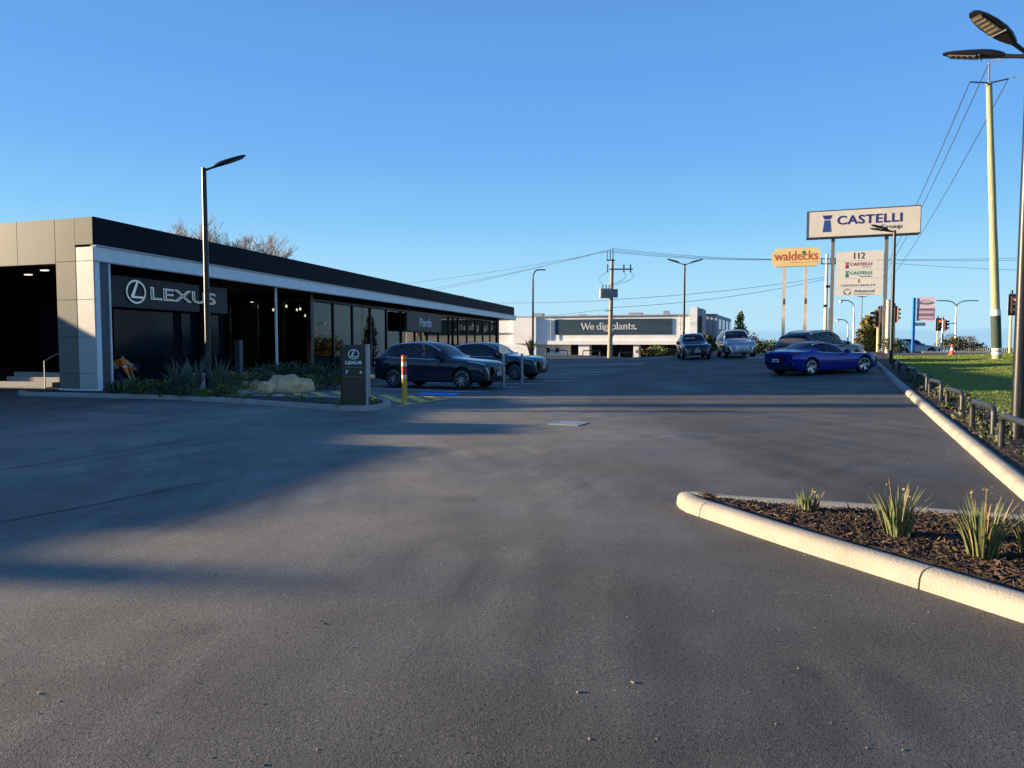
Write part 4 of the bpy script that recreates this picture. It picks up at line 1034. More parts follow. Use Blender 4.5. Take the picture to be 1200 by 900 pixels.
def rx(cs, y, z): return cs.xf - cs.L + (cs.bow_r * (abs(y) / .9) ** 2 + cs.lean_r(z))
def rear_poly(cs, root, name, pts, m, off=.012, depth=.03, ny=6):
    mb = MB(); A = []; n = 2 * ny + 1
    for z, hy in pts:
        for j in range(n):
            y = -hy + 2 * hy * j / (n - 1); A.append(Vector((rx(cs, y, z) - off, y, z)))
    B = [p + Vector((depth, 0, 0)) for p in A]; r = len(pts); k = len(A)
    fs = [(i * n + j, (i + 1) * n + j, (i + 1) * n + j + 1, i * n + j + 1) for i in range(r - 1) for j in range(n - 1)]
    bd = [(j, j + 1) for j in range(n - 1)] + [((r - 1) * n + j + 1, (r - 1) * n + j) for j in range(n - 1)] + [((i + 1) * n, i * n) for i in range(r - 1)] + [(i * n + n - 1, (i + 1) * n + n - 1) for i in range(r - 1)]
    fs += [(a, b, b + k, a + k) for a, b in bd]; mb.add(A + B, fs); return mb.build(name, m, root, smooth=True)
def rear_suv(root, cs, pm):
    rear_poly(cs, root, 'light_bar', [(.98, .78), (1.05, .80)], M['tail'], .014)
    rear_poly(cs, root, 'rear_bumper', [(.30, .74), (.52, .80)], M['trim_black'], .014)
    thing_plate(root, rx(cs, 0, .80) - .02, .80, -1)

def shape_suv(L, W, Hh, wb, fo, wr=.37, coupe=.0, boxy=0.0):
    hw = W / 2; s = L / 4.89; f = lambda x: x * s
    zh = .60 * Hh      # bonnet height at the screen
    return CarShape(L=L, xf=wb / 2 + fo, wb=wb, fo=fo, wr=wr, gap=.05, crease=.62,
        hw=[(0, hw * .83), (f(.06), hw * .885), (f(.2), hw * .94), (f(.45), hw * .975), (f(.9), hw), (f(1.6), hw * .985), (f(2.6), hw * .985), (f(3.8), hw), (f(4.4), hw * .97), (f(4.75), hw * .91), (L, hw * .85)],
        zs=[(0, .30), (f(.3), .24), (f(.9), .22), (f(3.8), .23), (f(4.5), .28), (L, .36)],
        zb=[(0, .42 * Hh), (f(.08), .50 * Hh), (f(.25), .535 * Hh), (f(.8), .575 * Hh), (f(1.5), .60 * Hh), (f(2.6), .615 * Hh), (f(3.7), .64 * Hh), (f(4.3), .655 * Hh), (f(4.75), .645 * Hh), (L, .60 * Hh)],
        zt=[(0, .46 * Hh), (f(.06), .53 * Hh), (f(.2), .565 * Hh), (f(.6), .60 * Hh), (f(1.15), .635 * Hh), (f(1.45), .655 * Hh), (f(1.62), .70 * Hh), (f(2.28), .925 * Hh), (f(2.6), .98 * Hh), (f(3.0), Hh), (f(3.6), .985 * Hh), (f(4.05), (.945 + .02 * boxy) * Hh), (f(4.45), (.82 + .1 * boxy) * Hh), (f(4.72), (.70 + .1 * boxy) * Hh), (L, .62 * Hh)],
        yb=[(0, .93), (f(.5), .93), (f(1.6), .945), (f(3.5), .95), (L, .93)],
        yr=[(0, .80), (f(.5), .80), (f(1.3), .83), (f(1.6), .80), (f(2.4), .70), (f(3.2), .675), (f(4.0), .66), (f(4.5), .70), (L, .80)],
        ws=(f(1.60), f(2.42)), rw=(f(4.12), f(4.66)), sg=[(f(1.98), f(2.72)), (f(2.80), f(3.62)), (f(3.70), f(4.15))], rake=.10,
        doors=[f(1.72), f(2.76), f(3.62)], handles=[f(2.48), f(3.36)], mirror=f(1.86), seat=f(2.75),
        head=(f(.10), f(.80), 6.6, 7.6, 6.9, 7.15), tail=(f(4.50), f(4.86), 6.5, 7.2, 6.2, 7.2), bow_f=.17, bow_r=.14,
        lean_f=lambda z: .16 * max(0, (z - .62)) + .10 * max(0, .40 - z), lean_r=lambda z: .30 * max(0, z - 1.0) + .12 * max(0, .55 - z),
        nose_z0=.30, nose_z1=.485 * Hh, front=front_suv, rear=rear_suv)
def front_coupe(root, cs, pm, spindle): front_suv(root, cs, pm, spindle)
def rear_coupe(root, cs, pm):
    rear_poly(cs, root, 'diffuser', [(.24, .66), (.36, .72), (.42, .60)], M['trim_black'], .014)
    rear_poly(cs, root, 'boot_lip', [(.985, .62), (1.005, .64)], M['chrome'], .03, .03)
    rear_poly(cs, root, 'rear_recess', [(.50, .34), (.74, .40)], M['trim_black'], .008)
    thing_plate(root, rx(cs, 0, .62) - .025, .62, -1)
    for s_ in (1, -1):
        mb = MB(); A = [(rx(cs, .7, z) - .02, s_ * y, z) for y, z in ((.56, .44), (.80, .44), (.78, .54), (.60, .54))]
        mb.prism(A, (.05, 0, 0)); mb.build('rear_vent', M['grille'], root)
def shape_coupe():
    L, Hh, hw = 4.76, 1.35, .96
    return CarShape(L=L, xf=2.87 / 2 + .93, wb=2.87, fo=.93, wr=.355, gap=.035, crease=.60,
        hw=[(0, hw * .84), (.08, hw * .89), (.3, hw * .945), (.9, hw * .985), (1.7, hw * .955), (2.6, hw * .955), (3.7, hw), (4.3, hw * .97), (4.65, hw * .89), (L, hw * .83)],
        zs=[(0, .22), (.3, .16), (.9, .15), (3.8, .16), (4.4, .2), (L, .30)],
        zb=[(0, .56), (.08, .66), (.3, .73), (.9, .815), (1.5, .83), (2.4, .85), (3.1, .90), (3.8, .96), (4.3, .97), (4.65, .94), (L, .86)],
        zt=[(0, .60), (.06, .69), (.3, .76), (.9, .84), (1.4, .885), (1.62, .93), (2.25, 1.21), (2.6, 1.31), (2.95, 1.35), (3.3, 1.315), (3.75, 1.18), (4.15, 1.04), (4.4, .995), (4.66, .99), (L, .89)],
        yb=[(0, .93), (1.5, .95), (3.0, .93), (3.8, .92), (L, .92)],
        yr=[(0, .80), (1.3, .82), (1.6, .78), (2.5, .66), (3.2, .61), (3.8, .60), (4.2, .66), (L, .80)],
        ws=(1.60, 2.40), rw=(3.34, 4.10), sg=[(2.06, 3.0), (3.06, 3.42)], rake=.09,
        doors=[1.78, 3.14], handles=[2.82], mirror=1.98, seat=2.85,
        head=(.10, .62, 6.7, 7.6, 6.9, 7.2), tail=(4.36, 4.72, 6.3, 7.0, 6.6, 7.0), bow_f=.22, bow_r=.16,
        lean_f=lambda z: .25 * max(0, z - .5), lean_r=lambda z: .25 * max(0, .62 - z) + .1 * max(0, z - .8),
        nose_z0=.20, nose_z1=.66, front=front_coupe, rear=rear_coupe)
P_navy = paint('midnight_blue_paint', (0.006, 0.009, 0.024)); P_green = paint('dark_grey_green_paint', (0.010, 0.020, 0.026))
P_black = paint('black_paint', (0.005, 0.006, 0.010)); P_white = paint('silver_white_paint', (0.36, 0.37, 0.40), .5)
P_blue = paint('bright_blue_paint', (0.005, 0.016, 0.25), .3, .3); P_grey = paint('grey_paint', (0.040, 0.040, 0.050), .3); P_blackroof = paint('gloss_black_roof', (0.006, 0.006, 0.008))
def place(near_front, near_rear, side):
    """loc and heading from the contact points of the front and rear wheels on one side (+1: the car's left side faces us)"""
    pass
def put(p_front, hd, cs, track_half, near):
    """car origin from the contact point of the near front wheel, heading vector and which side is near (+1 left, -1 right)"""
    h = Vector((hd[0], hd[1])).normalized(); lft = Vector((-h.y, h.x)); c = Vector((p_front[0], p_front[1])) - lft * near * track_half - h * (cs.wb / 2)
    f = c + h * cs.wb / 2; b = c - h * cs.wb / 2; l = c + lft * track_half; r_ = c - lft * track_half
    return c, math.atan2(h.y, h.x), H(c.x, c.y), math.atan2(H(f.x, f.y) - H(b.x, b.y), cs.wb), math.atan2(H(l.x, l.y) - H(r_.x, r_.y), 2 * track_half)
def car(name, label, cat, cs, pm, pf, hd, near, **k):
    c, rz, z, pitch, roll = put(pf, hd, cs, .80, near)
    o = build_car(name, label, cat, cs, pm, (c.x, c.y, z + .004), rz, **k); o.rotation_euler = (roll, -pitch, rz); return o
S_rx = shape_suv(4.89, 1.92, 1.70, 2.85, .99); S_nx = shape_suv(4.66, 1.865, 1.66, 2.69, .95)
car('suv', 'midnight blue SUV parked behind the yellow striped bollard', 'SUV', S_rx, P_navy, (-1.70, 25.75), BAY, -1, rim=M['rim_dark'], style=(10, .032), clad=False, group='cars standing about the lot')
car('suv', 'dark grey green SUV parked beyond the midnight blue SUV', 'SUV', S_nx, P_green, (.17, 31.06), BAY, -1, rim=M['rim_dark'], style=(10, -.03), group='cars standing about the lot')
S_cp = shape_coupe()
car('coupe', 'bright blue two-door coupe with black roof parked at the right kerb', 'coupe', S_cp, P_blue, (14.55, 30.45), (.925, .38), -1, rim=M['rim_silver'], style=(5, -.05), group='cars standing about the lot', roofm=P_blackroof, clad=False, steer=-.25)
def more_cars():
    S2 = shape_suv(4.66, 1.87, 1.66, 2.69, .95, boxy=.4); S3 = shape_suv(4.95, 1.95, 1.78, 2.85, .99, boxy=.8)
    q1 = at(801, 419, 47.0); q2 = at(845, 418, 47.5)
    car('suv', 'black SUV facing us far up the lot under the twin lamp', 'SUV', S2, P_black, (11.1, 47.6), (-.12, -1), -1, rim=M['rim_dark'], group='cars standing about the lot')
    car('suv', 'silver white SUV facing us far up the lot with big grille', 'SUV', S3, P_white, (13.85, 47.4), (-.12, -1), -1, rim=M['rim_dark'], spindle='silver', group='cars standing about the lot')
    car('suv', 'grey SUV with raised tailgate spoiler parked behind the blue coupe', 'SUV', S3, P_grey, (15.75, 33.9), (.80, .60), -1, rim=M['rim_dark'], rails=True, group='cars standing about the lot')
    car('suv', 'dark SUV mostly hidden beyond the grey SUV, its bonnet showing', 'SUV', S2, P_black, (17.9, 38.9), (.86, .50), -1, rim=M['rim_dark'], group='cars standing about the lot')
    a = fa(24.5, 5.0); b = fa(31, 5.5)
    car('suv', 'dark display SUV standing inside the showroom near the corner', 'SUV', S2, P_black, (a.x, a.y), (.9, -.3), -1, rim=M['rim_dark'], group='cars shown inside the glass')
    car('suv', 'pale display SUV standing deeper inside the showroom', 'SUV', S2, P_white, (b.x, b.y), (.9, -.3), -1, rim=M['rim_dark'], spindle='silver', group='cars shown inside the glass')
    hb = at(1091, 412, 68)
    car('car', 'pale parked car beyond the lawn, half hidden by the crest', 'car', S2, P_white, (hb.x, hb.y), (1, .1), -1, rim=M['rim_dark'], group='cars standing about the lot')
more_cars()

# ------------------------------------------------------------------ lamps
def lamp(name, label, x, y, h, heads, r=.075, group=None, L=.78, arm=.32, z=None):
    """post lamp: tapered pole on a base plate; every head (azimuth degrees from +x, tilt up) has an arm and a lens"""
    t = thing(name, label, 'lamp post', (x, y, (H(x, y) if z is None else z) - .01), 0, group)
    mb = MB(); mb.tube([(0, 0, .02), (0, 0, .9), (0, 0, h)], [r, r, r * .78], 14); mb.build('pole', M['black_metal'], t, smooth=True)
    mb = MB(); mb.box((0, 0, .012), (.34, .34, .024)); bp_ = mb.build('base_plate', M['galv'], t, bevel=.004)
    for sx in (-1, 1):
        for sy in (-1, 1):
            mb = MB(); mb.tube([(sx * .13, sy * .13, .02), (sx * .13, sy * .13, .07)], .014, 6); mb.build('anchor_bolt', M['galv'], bp_)
    mb = MB(); mb.box((0, -r - .004, .75), (.09, .02, .35)); mb.build('hatch', M['black_metal'], t, bevel=.004)
    for az, tilt in heads:
        Mz = Matrix.Translation((0, 0, h - .08)) @ Matrix.Rotation(R(az), 4, 'Z') @ Matrix.Rotation(-R(tilt), 4, 'Y')
        mb = MB(); mb.tube([Mz @ Vector((0, 0, 0)), Mz @ Vector((arm * .6, 0, 0)), Mz @ Vector((arm + .05, 0, 0))], [.034, .030, .036], 10); a_ = mb.build('arm', M['black_metal'], t, smooth=True)
        # head: flat leaf-shaped housing
        st = [(0, .045, .05), (.06, .075, .07), (.16, .12, .085), (.30, .155, .08), (.48, .165, .06), (.64, .14, .045), (.74, .095, .032), (L, .05, .022)]
        vs = []; n = 12
        for d, w_, th in st:
            for j in range(n):
                a = 2 * math.pi * j / n; yy = math.cos(a); zz = math.sin(a)
                yy = math.copysign(abs(yy) ** .7, yy) * w_; zz = math.copysign(abs(zz) ** .8, zz); zz = zz * th if zz > 0 else zz * th * .35
                vs.append(Mz @ Vector((arm + d * L / .78 * 1.0 if d != L else arm + L, yy, zz)))
        mb = MB(); k = len(st); mb.add(vs, [(i * n + j, i * n + (j + 1) % n, (i + 1) * n + (j + 1) % n, (i + 1) * n + j) for i in range(k - 1) for j in range(n)] + [tuple(range(n))[::-1], tuple(range((k - 1) * n, k * n))])
        hd = mb.build('lamp_head', M['black_metal'], t, smooth=True, angle=50)
        mb = MB()
        x0, x1, hw_ = arm + .33 * L / .78, arm + .70 * L / .78, .105
        mb.prism([Mz @ Vector(p) for p in ((x0, -hw_, -.026), (x0, hw_, -.026), (x1, hw_ * .85, -.022), (x1, -hw_ * .85, -.022))], Mz.to_3x3() @ Vector((0, 0, -.012))); ld = mb.build('lens', M['led'], hd)
        for i in range(5):
            xx = x0 + (x1 - x0) * (i + .5) / 5; mb = MB(); mb.box((0, 0, 0), (.028, hw_ * 1.6, .006)); mb.v = [tuple(Mz @ (Vector(v) + Vector((xx, 0, -.040)))) for v in mb.v]; 
            mb.build('led_strip', M['led_strip'], hd)
        mb = MB(); mb.box((0, 0, 0), (.012, .30, .02)); mb.v = [tuple(Mz @ (Vector(v) + Vector((arm + .29 * L / .78, 0, -.032)))) for v in mb.v]; mb.build('seam_rib', M['galv'], hd)
    return t
M['led_strip'] = mat('led_strip', (0.20, 0.18, 0.14), .35, var=.1)
g = 'black post lamps around the lot'
pl = g2(245, 466); lamp('lamp_post', 'single-headed black lamp post standing in the garden by the lettered wall', pl.x, pl.y, 6.68, [(8, 22)], r=.085, group=g, L=.95, z=H(pl.x, pl.y) + .08)
pc = at(801, 415, 52); lamp('lamp_post', 'twin-headed lamp post in a V shape behind the far black SUV', pc.x, pc.y, 6.55, [(-8, 17), (188, 17)], r=.09, group=g, L=.95, arm=.4)
pr_, _ = rk(22.6, 1.25); pr_ = g2(1044, 430); lamp('lamp_post', 'lamp post in the verge bed with heads crossing the large white sign', pr_.x, pr_.y, 6.2, [(176, 18), (140, 14)], r=.085, group=g, z=vz(pr_.x, pr_.y, 1.0))
pn = g2(1192, 512, .12); lamp('lamp_post', 'nearest tall lamp post beside the lawn, heads high above the hoops', pn.x, pn.y, 5.95, [(192, 27), (140, 15)], r=.092, group=g, z=H(pn.x, pn.y) + .04, L=.86, arm=.36)

def street_light(name, label, x, y, z, h, r, arms, head='flat', m=None, group=None):
    """roadside light: a pole bending over into one or two outreach arms; arms = (azimuth, reach)"""
    m = m or M['galv']; t = thing(name, label, 'street light', (x, y, z), 0, group); q = h - (.9 if arms[0][1] > .6 else .3)
    mb = MB(); mb.tube([(0, 0, 0), (0, 0, q * .5), (0, 0, q)], [r, r * .85, r * .7], 10); mb.build('pole', m, t, smooth=True)
    for az, rc in arms:
        c, s_ = math.cos(R(az)), math.sin(R(az)); b = h - q
        pth = [Vector((c * rc * (1 - math.cos(a)) * .62, s_ * rc * (1 - math.cos(a)) * .62, q + b * math.sin(a))) for a in [i * math.pi / 2 / 8 for i in range(9)]] + [Vector((c * rc, s_ * rc, h + .02))]
        mb = MB(); mb.tube(pth, r * .55, 8); mb.build('arm', m, t, smooth=True)
        e = pth[-1]
        if head == 'flat':
            mb = MB(); mb.box((0, 0, 0), (.62, .26, .11)); Rz = Matrix.Rotation(R(az), 3, 'Z'); mb.v = [tuple(Rz @ Vector(v) + e + Vector((c * .25, s_ * .25, 0))) for v in mb.v]; hd = mb.build('lamp_head', M['grey_metal'], t, bevel=.035)
            mb = MB(); mb.box((0, 0, 0), (.34, .2, .03)); mb.v = [tuple(Rz @ Vector(v) + e + Vector((c * .3, s_ * .3, -.06))) for v in mb.v]; mb.build('lens', M['led'], hd)
        else:
            mb = MB(); mb.lathe([(0.0, .16), (.16, .14), (.2, .05), (.13, .02)], 14, Matrix.Translation(e + Vector((0, 0, -.1)))); hd = mb.build('lamp_head', M['grey_metal'], t, smooth=True)
            mb = MB(); mb.lathe([(.19, .05), (.22, -.04), (.18, -.17), (.0, -.24)], 14, Matrix.Translation(e + Vector((0, 0, -.1)))); mb.build('globe', M['print_white'], hd, smooth=True)
    return t
M['dark_green_metal'] = mat('dark_pole_metal', (0.05, 0.055, 0.06), .5, .2)
sg_ = 'road lights beyond the lot'
p = at(624.5, 417, 76); street_light('street_light', 'slender road light bowing right in front of the long white building', p.x, p.y, H(p.x, p.y) - .05, 9.2, .12, [(0, .75)], m=M['dark_green_metal'], group=sg_)
p = at(1000, 400, 88); street_light('street_light', 'taller of the globe lights showing beneath the large white sign', p.x, p.y, H(p.x, p.y), at(990, 352, 88).z - H(p.x, p.y), .11, [(180, 1.6)], head='globe', group=sg_)
p = at(993.5, 400, 110); street_light('street_light', 'shorter globe light farther off under the large white sign', p.x, p.y, H(p.x, p.y), at(984, 374.5, 110).z - H(p.x, p.y), .12, [(180, 1.6)], head='globe', group=sg_)
p = at(1119, 412, 105); street_light('street_light', 'double-armed road light standing behind the olive bush', p.x, p.y, H(p.x, p.y), at(1119, 352.5, 105).z - H(p.x, p.y), .14, [(184, 2.5), (-2, 2.5)], group=sg_)
p = at(1009, 400, 150); t = thing('road_mast', 'thin dark mast standing under the right half of the white sign', 'mast', (p.x, p.y, H(p.x, p.y))); mb = MB(); mb.tube([(0, 0, 0), (0, 0, at(1009, 346, 150).z - H(p.x, p.y))], [.13, .08], 10); mb.build('pole', M['dark_green_metal'], t, smooth=True)
mb = MB(); mb.box((0, 0, at(1009, 346, 150).z - H(p.x, p.y) - .3), (1.6, .12, .12)); mb.build('crossarm', M['dark_green_metal'], t)
MAST = Vector((p.x, p.y, at(1009, 346, 150).z - .2))
p = at(1103, 412, 100); street_light('street_light', 'small far road light with outreach arm right of the signal with hooded lamps', p.x, p.y, H(p.x, p.y), at(1110, 379, 100).z - H(p.x, p.y), .09, [(0, 1.3)], group=sg_)

# ------------------------------------------------------------------ signs on posts
def box_sign(parent, name, o, right, w, h, depth, face, edge):
    """thin sign cabinet; o is its lower left front corner"""
    r = Vector((right[0], right[1], 0)).normalized(); n = Vector((r.y, -r.x, 0)); o = Vector(o)
    mb = MB(); mb.cur = 0
    q = [o, o + r * w, o + r * w - n * depth, o - n * depth]; mb.hexa(q + [x + Vector((0, 0, h)) for x in q])
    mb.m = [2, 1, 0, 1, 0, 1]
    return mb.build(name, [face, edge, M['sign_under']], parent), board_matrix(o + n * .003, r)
def tower_icon(parent, Mx, x, y, w, h, m, body=None):
    hd = [(0, 1), (.13, 1), (.17, .93), (.26, .93), (.30, 1), (.42, 1), (.45, .93), (.55, .93), (.58, 1), (.70, 1), (.74, .93), (.83, .93), (.87, 1), (1, 1), (.93, .84), (.78, .76), (.22, .76), (.07, .84)]
    plate('tower_crown', [(x + a * w, y + b * h) for a, b in hd][::-1], m, parent, Mx, .0, .015)
    plate('tower_body', [(x + a * w, y + b * h) for a, b in ((.0, 0), (.94, 0), (.80, .70), (.20, .70))], body or m, parent, Mx, .0, .015)
# the large white pylon sign
D0, D1 = 55.0, 52.3
A = at(945, 279.6, D0); Bq = at(1079, 272.6, D1); top = at(945, 248, D0).z; base_z = (A.z + Bq.z) / 2
rt = Vector((Bq.x - A.x, Bq.y - A.y)); wS = rt.length
pm0 = Vector((A.x + Bq.x, A.y + Bq.y)) / 2
cs_ = thing('pylon_sign', 'tall white pylon sign with navy lettering, blue tower and tenant boards below', 'sign', (0, 0, 0))
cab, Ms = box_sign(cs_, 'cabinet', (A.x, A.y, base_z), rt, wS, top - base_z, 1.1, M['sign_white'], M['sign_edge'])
hS = top - base_z
for c0, c1, z0, z1 in ((0, wS, 0, .05), (0, wS, hS - .05, hS), (0, .05, .05, hS - .05), (wS - .05, wS, .05, hS - .05)):
    plate('frame_edge', [(c0, z0), (c1, z0), (c1, z1), (c0, z1)], M['sign_edge'], cab, Ms, 0, .03)
tower_icon(cab, Ms, .145 * wS, .20 * hS, .080 * wS, .62 * hS, M['navy'], M['blue_print'])
lettering('lettering', 'CASTELLI', M['navy'], cab, Ms, .275 * wS, .44 * hS, .565 * wS, .33 * hS, bold=.018, spacing=1.08)
lettering('lettering', 'Group', M['ink'], cab, Ms, .655 * wS, .17 * hS, .185 * wS, .20 * hS)
rn = rt.normalized(); nS = Vector((rn.y, -rn.x))
POSTS = []
for px, d_ in ((978, 0.0), (1041.5, 0.0)):
    f = (px - 945) / 134; q = Vector((A.x, A.y)) + rn * wS * f - nS * .5; zb_ = H(q.x, q.y) - .1
    mb = MB(); mb.box((q.x, q.y, (zb_ + base_z) / 2), (.24, .24, base_z - zb_), Matrix.Rotation(math.atan2(rn.y, rn.x), 3, 'Z')); mb.build('post', M['steel_post'], cs_); POSTS.append(q)
# tenant boards: five, one above the other
o_ = POSTS[0] + rn * .22 + nS * .14; wB = (POSTS[1] - POSTS[0]).length - .42
zt_ = at(985, 294, 54).z; zb_ = at(985, 347, 54).z; hh = [0.215, .195, .20, .205, .185]; z = zt_
for i, f in enumerate(hh):
    h_ = (zt_ - zb_) * f; z -= h_
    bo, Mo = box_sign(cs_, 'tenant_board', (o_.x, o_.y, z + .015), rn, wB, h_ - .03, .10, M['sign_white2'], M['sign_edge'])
    if i == 0: lettering('lettering', '112', M['ink'], bo, Mo, wB * .38, h_ * .18, wB * .23, h_ * .64)
    if i in (1, 2):
        m_ = M['red_print'] if i == 1 else M['green_print']
        tower_icon(bo, Mo, wB * .20, h_ * .14, wB * .07, h_ * .70, m_); lettering('lettering', 'CASTELLI', m_, bo, Mo, wB * .30, h_ * .42, wB * .46, h_ * .36, bold=.014, spacing=1.1)
        lettering('lettering', 'Projects' if i == 1 else 'Construction', M['grey_print'], bo, Mo, wB * (.56 if i == 1 else .5), h_ * .16, wB * (.19 if i == 1 else .26), h_ * .15)
    if i == 3:
        plate('tower_body', [(wB * .47, h_ * .55), (wB * .515, h_ * .55), (wB * .505, h_ * .92), (wB * .48, h_ * .92)], M['gold_print'], bo, Mo, 0, .012)
        lettering('lettering', 'CASTELLI REALTY', M['grey_print'], bo, Mo, wB * .12, h_ * .15, wB * .72, h_ * .22, spacing=1.25)
    if i == 4:
        for k in range(3):      # three comma-shaped swirls
            a0 = 2 * math.pi * k / 3 + .4; cx_, cy_, rr_ = wB * .25, h_ * .5, h_ * .40; pts = []
            for j in range(9): a = a0 + 1.75 * j / 8; pts.append((cx_ + math.cos(a) * rr_, cy_ + math.sin(a) * rr_))
            for j in range(8, -1, -1): a = a0 + 1.75 * j / 8; q_ = rr_ * (.95 - .38 * j / 8); pts.append((cx_ + math.cos(a) * q_, cy_ + math.sin(a) * q_))
            plate('swirl', pts, M['grey_print'], bo, Mo, 0, .012)
        lettering('lettering', 'Advanced', M['grey_print'], bo, Mo, wB * .40, h_ * .42, wB * .42, h_ * .36); lettering('lettering', 'Financial Management', M['grey_print'], bo, Mo, wB * .40, h_ * .14, wB * .42, h_ * .15)
# yellow sign
D0, D1 = 70.5, 69.0
A = at(904, 313.5, D0); Bq = at(961.5, 310.5, D1); rt = Vector((Bq.x - A.x, Bq.y - A.y)); wS = rt.length; rn = rt.normalized(); nS = Vector((rn.y, -rn.x)); z0 = (A.z + Bq.z) / 2; hS = at(904, 292.3, D0).z - A.z
ws_ = thing('post_sign', 'yellow cut-cornered sign with rust lettering on two pale posts', 'sign', (0, 0, 0))
Ms = board_matrix((A.x, A.y, z0), (rn.x, rn.y, 0)); c = .09 * wS
oct_ = [(c, 0), (wS - c, 0), (wS, c), (wS, hS - c), (wS - c, hS), (c, hS), (0, hS - c), (0, c)]
bd_ = plate('board', oct_, M['yellow_board'], ws_, Ms, -.35, .35); plate('board_edge', [(p_[0], p_[1]) for p_ in oct_], M['sign_edge'], bd_, Ms, -.5, .14)
lettering('lettering', 'waldecks', M['orange_print'], bd_, Ms, .055 * wS, .33 * hS, .89 * wS, .50 * hS, bold=.008)
dm = plate('diamond', [(.655 * wS, .62 * hS), (.70 * wS, .74 * hS), (.655 * wS, .86 * hS), (.61 * wS, .74 * hS)], M['green_print'], bd_, Ms, 0, .02)
plate('strap_line', [(.38 * wS, .2 * hS), (.93 * wS, .2 * hS), (.93 * wS, .225 * hS), (.38 * wS, .225 * hS)], M['gold_print'], bd_, Ms, 0, .01)
for f in (.27, .71):
    q = Vector((A.x, A.y)) + rn * wS * f - nS * .2; zg = H(q.x, q.y) - .1
    mb = MB(); mb.box((q.x, q.y, (zg + z0) / 2), (.30, .30, z0 - zg), Matrix.Rotation(math.atan2(rn.y, rn.x), 3, 'Z')); po = mb.build('post', M['cream_post'], ws_)
    mb = MB(); mb.box((q.x + nS.x * .155, q.y + nS.y * .155, zg + (z0 - zg) * .62), (.13, .03, .55), Matrix.Rotation(math.atan2(rn.y, rn.x), 3, 'Z')); mb.build('rust_patch', M['brown_back'], po)
# blue-posted billboard
D = 66; q = at(1069.5, 412, D); zg = H(q.x, q.y) - .1; tp = at(1070.5, 349, D).z
bs = thing('billboard', 'pale pink printed board on a blue post beyond the lawn', 'billboard', (q.x, q.y, zg))
mb = MB(); mb.box((0, 0, (tp - zg) / 2), (.20, .20, tp - zg)); mb.build('post', M['blue_post'], bs)
Mx = board_matrix((.22, -.08, at(1072, 376, D).z - zg), (1, -.42, 0)); w_, h_ = 1.42, 2.1
pb_ = plate('panel', [(0, 0), (w_, -.08), (w_, h_), (0, h_)], M['pink_board'], bs, Mx, -.1, .1)
plate('lower_print', [(.03, .12), (w_ - .03, .08), (w_ - .03, 1.12), (.03, 1.14)], M['mauve_print'] if 'mauve_print' in M else mat('mauve_print', (.34, .22, .28), .5), pb_, Mx, 0, .01)
for i, zz in enumerate((.95, .72, .48, .26)): plate('print_row', [(.12, zz), (w_ - .12, zz - .01), (w_ - .12, zz + .09), (.12, zz + .09)], M['pink_board'] if i % 2 else M['maroon_print'], pb_, Mx, .012, .008)
vs, fs = ring(w_ / 2, 1.62, .5, .22, .05, 24); mb = MB(); mb.add([Mx @ Vector((v[0], v[1], .012)) for v in vs], fs); mb.build('oval_print', M['maroon_print'], pb_)
plate('name_print', [(.12, 1.52), (w_ - .12, 1.52), (w_ - .12, 1.62), (.12, 1.62)], M['maroon_print'], pb_, Mx, .012, .008)
mb = MB(); mb.box((.58, -.03, at(1072, 380, D).z - zg), (.95, .06, .30)); mb.build('street_name_plate', M['sign_white2'], bs)

# ------------------------------------------------------------------ power poles and wires
def wire(a, b, sag, label, r=.022, n=22):
    a, b = Vector(a), Vector(b); mb = MB(); mb.tube([a.lerp(b, i / n) - Vector((0, 0, sag * 4 * (i / n) * (1 - i / n))) for i in range(n + 1)], r, 5)
    o = mb.build('power_line', M['wire'], smooth=True); tag(o, label, 'power line', 'overhead power lines')
# right, nearest: green treated pole
q = g2(1168, 417); D = 37.0; q = at(1168.5, 417, D); zg = H(q.x, q.y) + .15; tpz = at(1159, 97, D).z
pp1 = thing('power_pole', 'tall green treated power pole with white bands by the lawn', 'power pole', (q.x, q.y, zg))
topo = at(1159.0, 97, D); lean = Vector((topo.x - q.x, 0, topo.z - zg))
def lp(t): return lean * t
mb = MB(); mb.tube([lp(i / 10) for i in range(11)], [.215 - .085 * i / 10 + .006 * math.sin(i * 2.1) for i in range(11)], 14); mb.build('pole', M['timber_green'], pp1, smooth=True)
for z0, z1, m_ in ((.30, .42, 'print_white'), (.52, .62, 'print_white'), (.62, 2.25, 'pole_dark'), (2.25, 2.55, 'print_white')):
    mb = MB(); L_ = lean.length; mb.tube([lp(z0 / L_), lp(z1 / L_)], .222, 14); mb.build('band', M[m_], pp1, smooth=True)
def insul(parent, a, b, n=7, r=.045):
    mb = MB(); a, b = Vector(a), Vector(b); pth = []; rs = []
    for i in range(n):
        for f, rr in ((0, .4), (.3, 1), (.6, 1), (.95, .4)): pth.append(a.lerp(b, (i + f) / n)); rs.append(r * rr)
    mb.tube(pth, rs, 8); return mb.build('insulator', M['insulator'], parent, smooth=True)
T = lean; tipU = T + Vector((-.02, 0, 1.0)); tipL = T + Vector((-.98, -.05, .02)); tipR = T + Vector((1.05, .15, .25))
insul(pp1, T + Vector((0, 0, .05)), tipU); insul(pp1, T + Vector((-.1, 0, 0)), tipL); insul(pp1, T + Vector((.1, 0, 0)), tipR)
mb = MB(); mb.tube([T * .997 + Vector((-.14, -.14, -.1)), T * .999 + Vector((.14, .14, .1))], .03, 8); mb.build('bracket', M['galv'], pp1)
Q = Vector((q.x, q.y, zg))
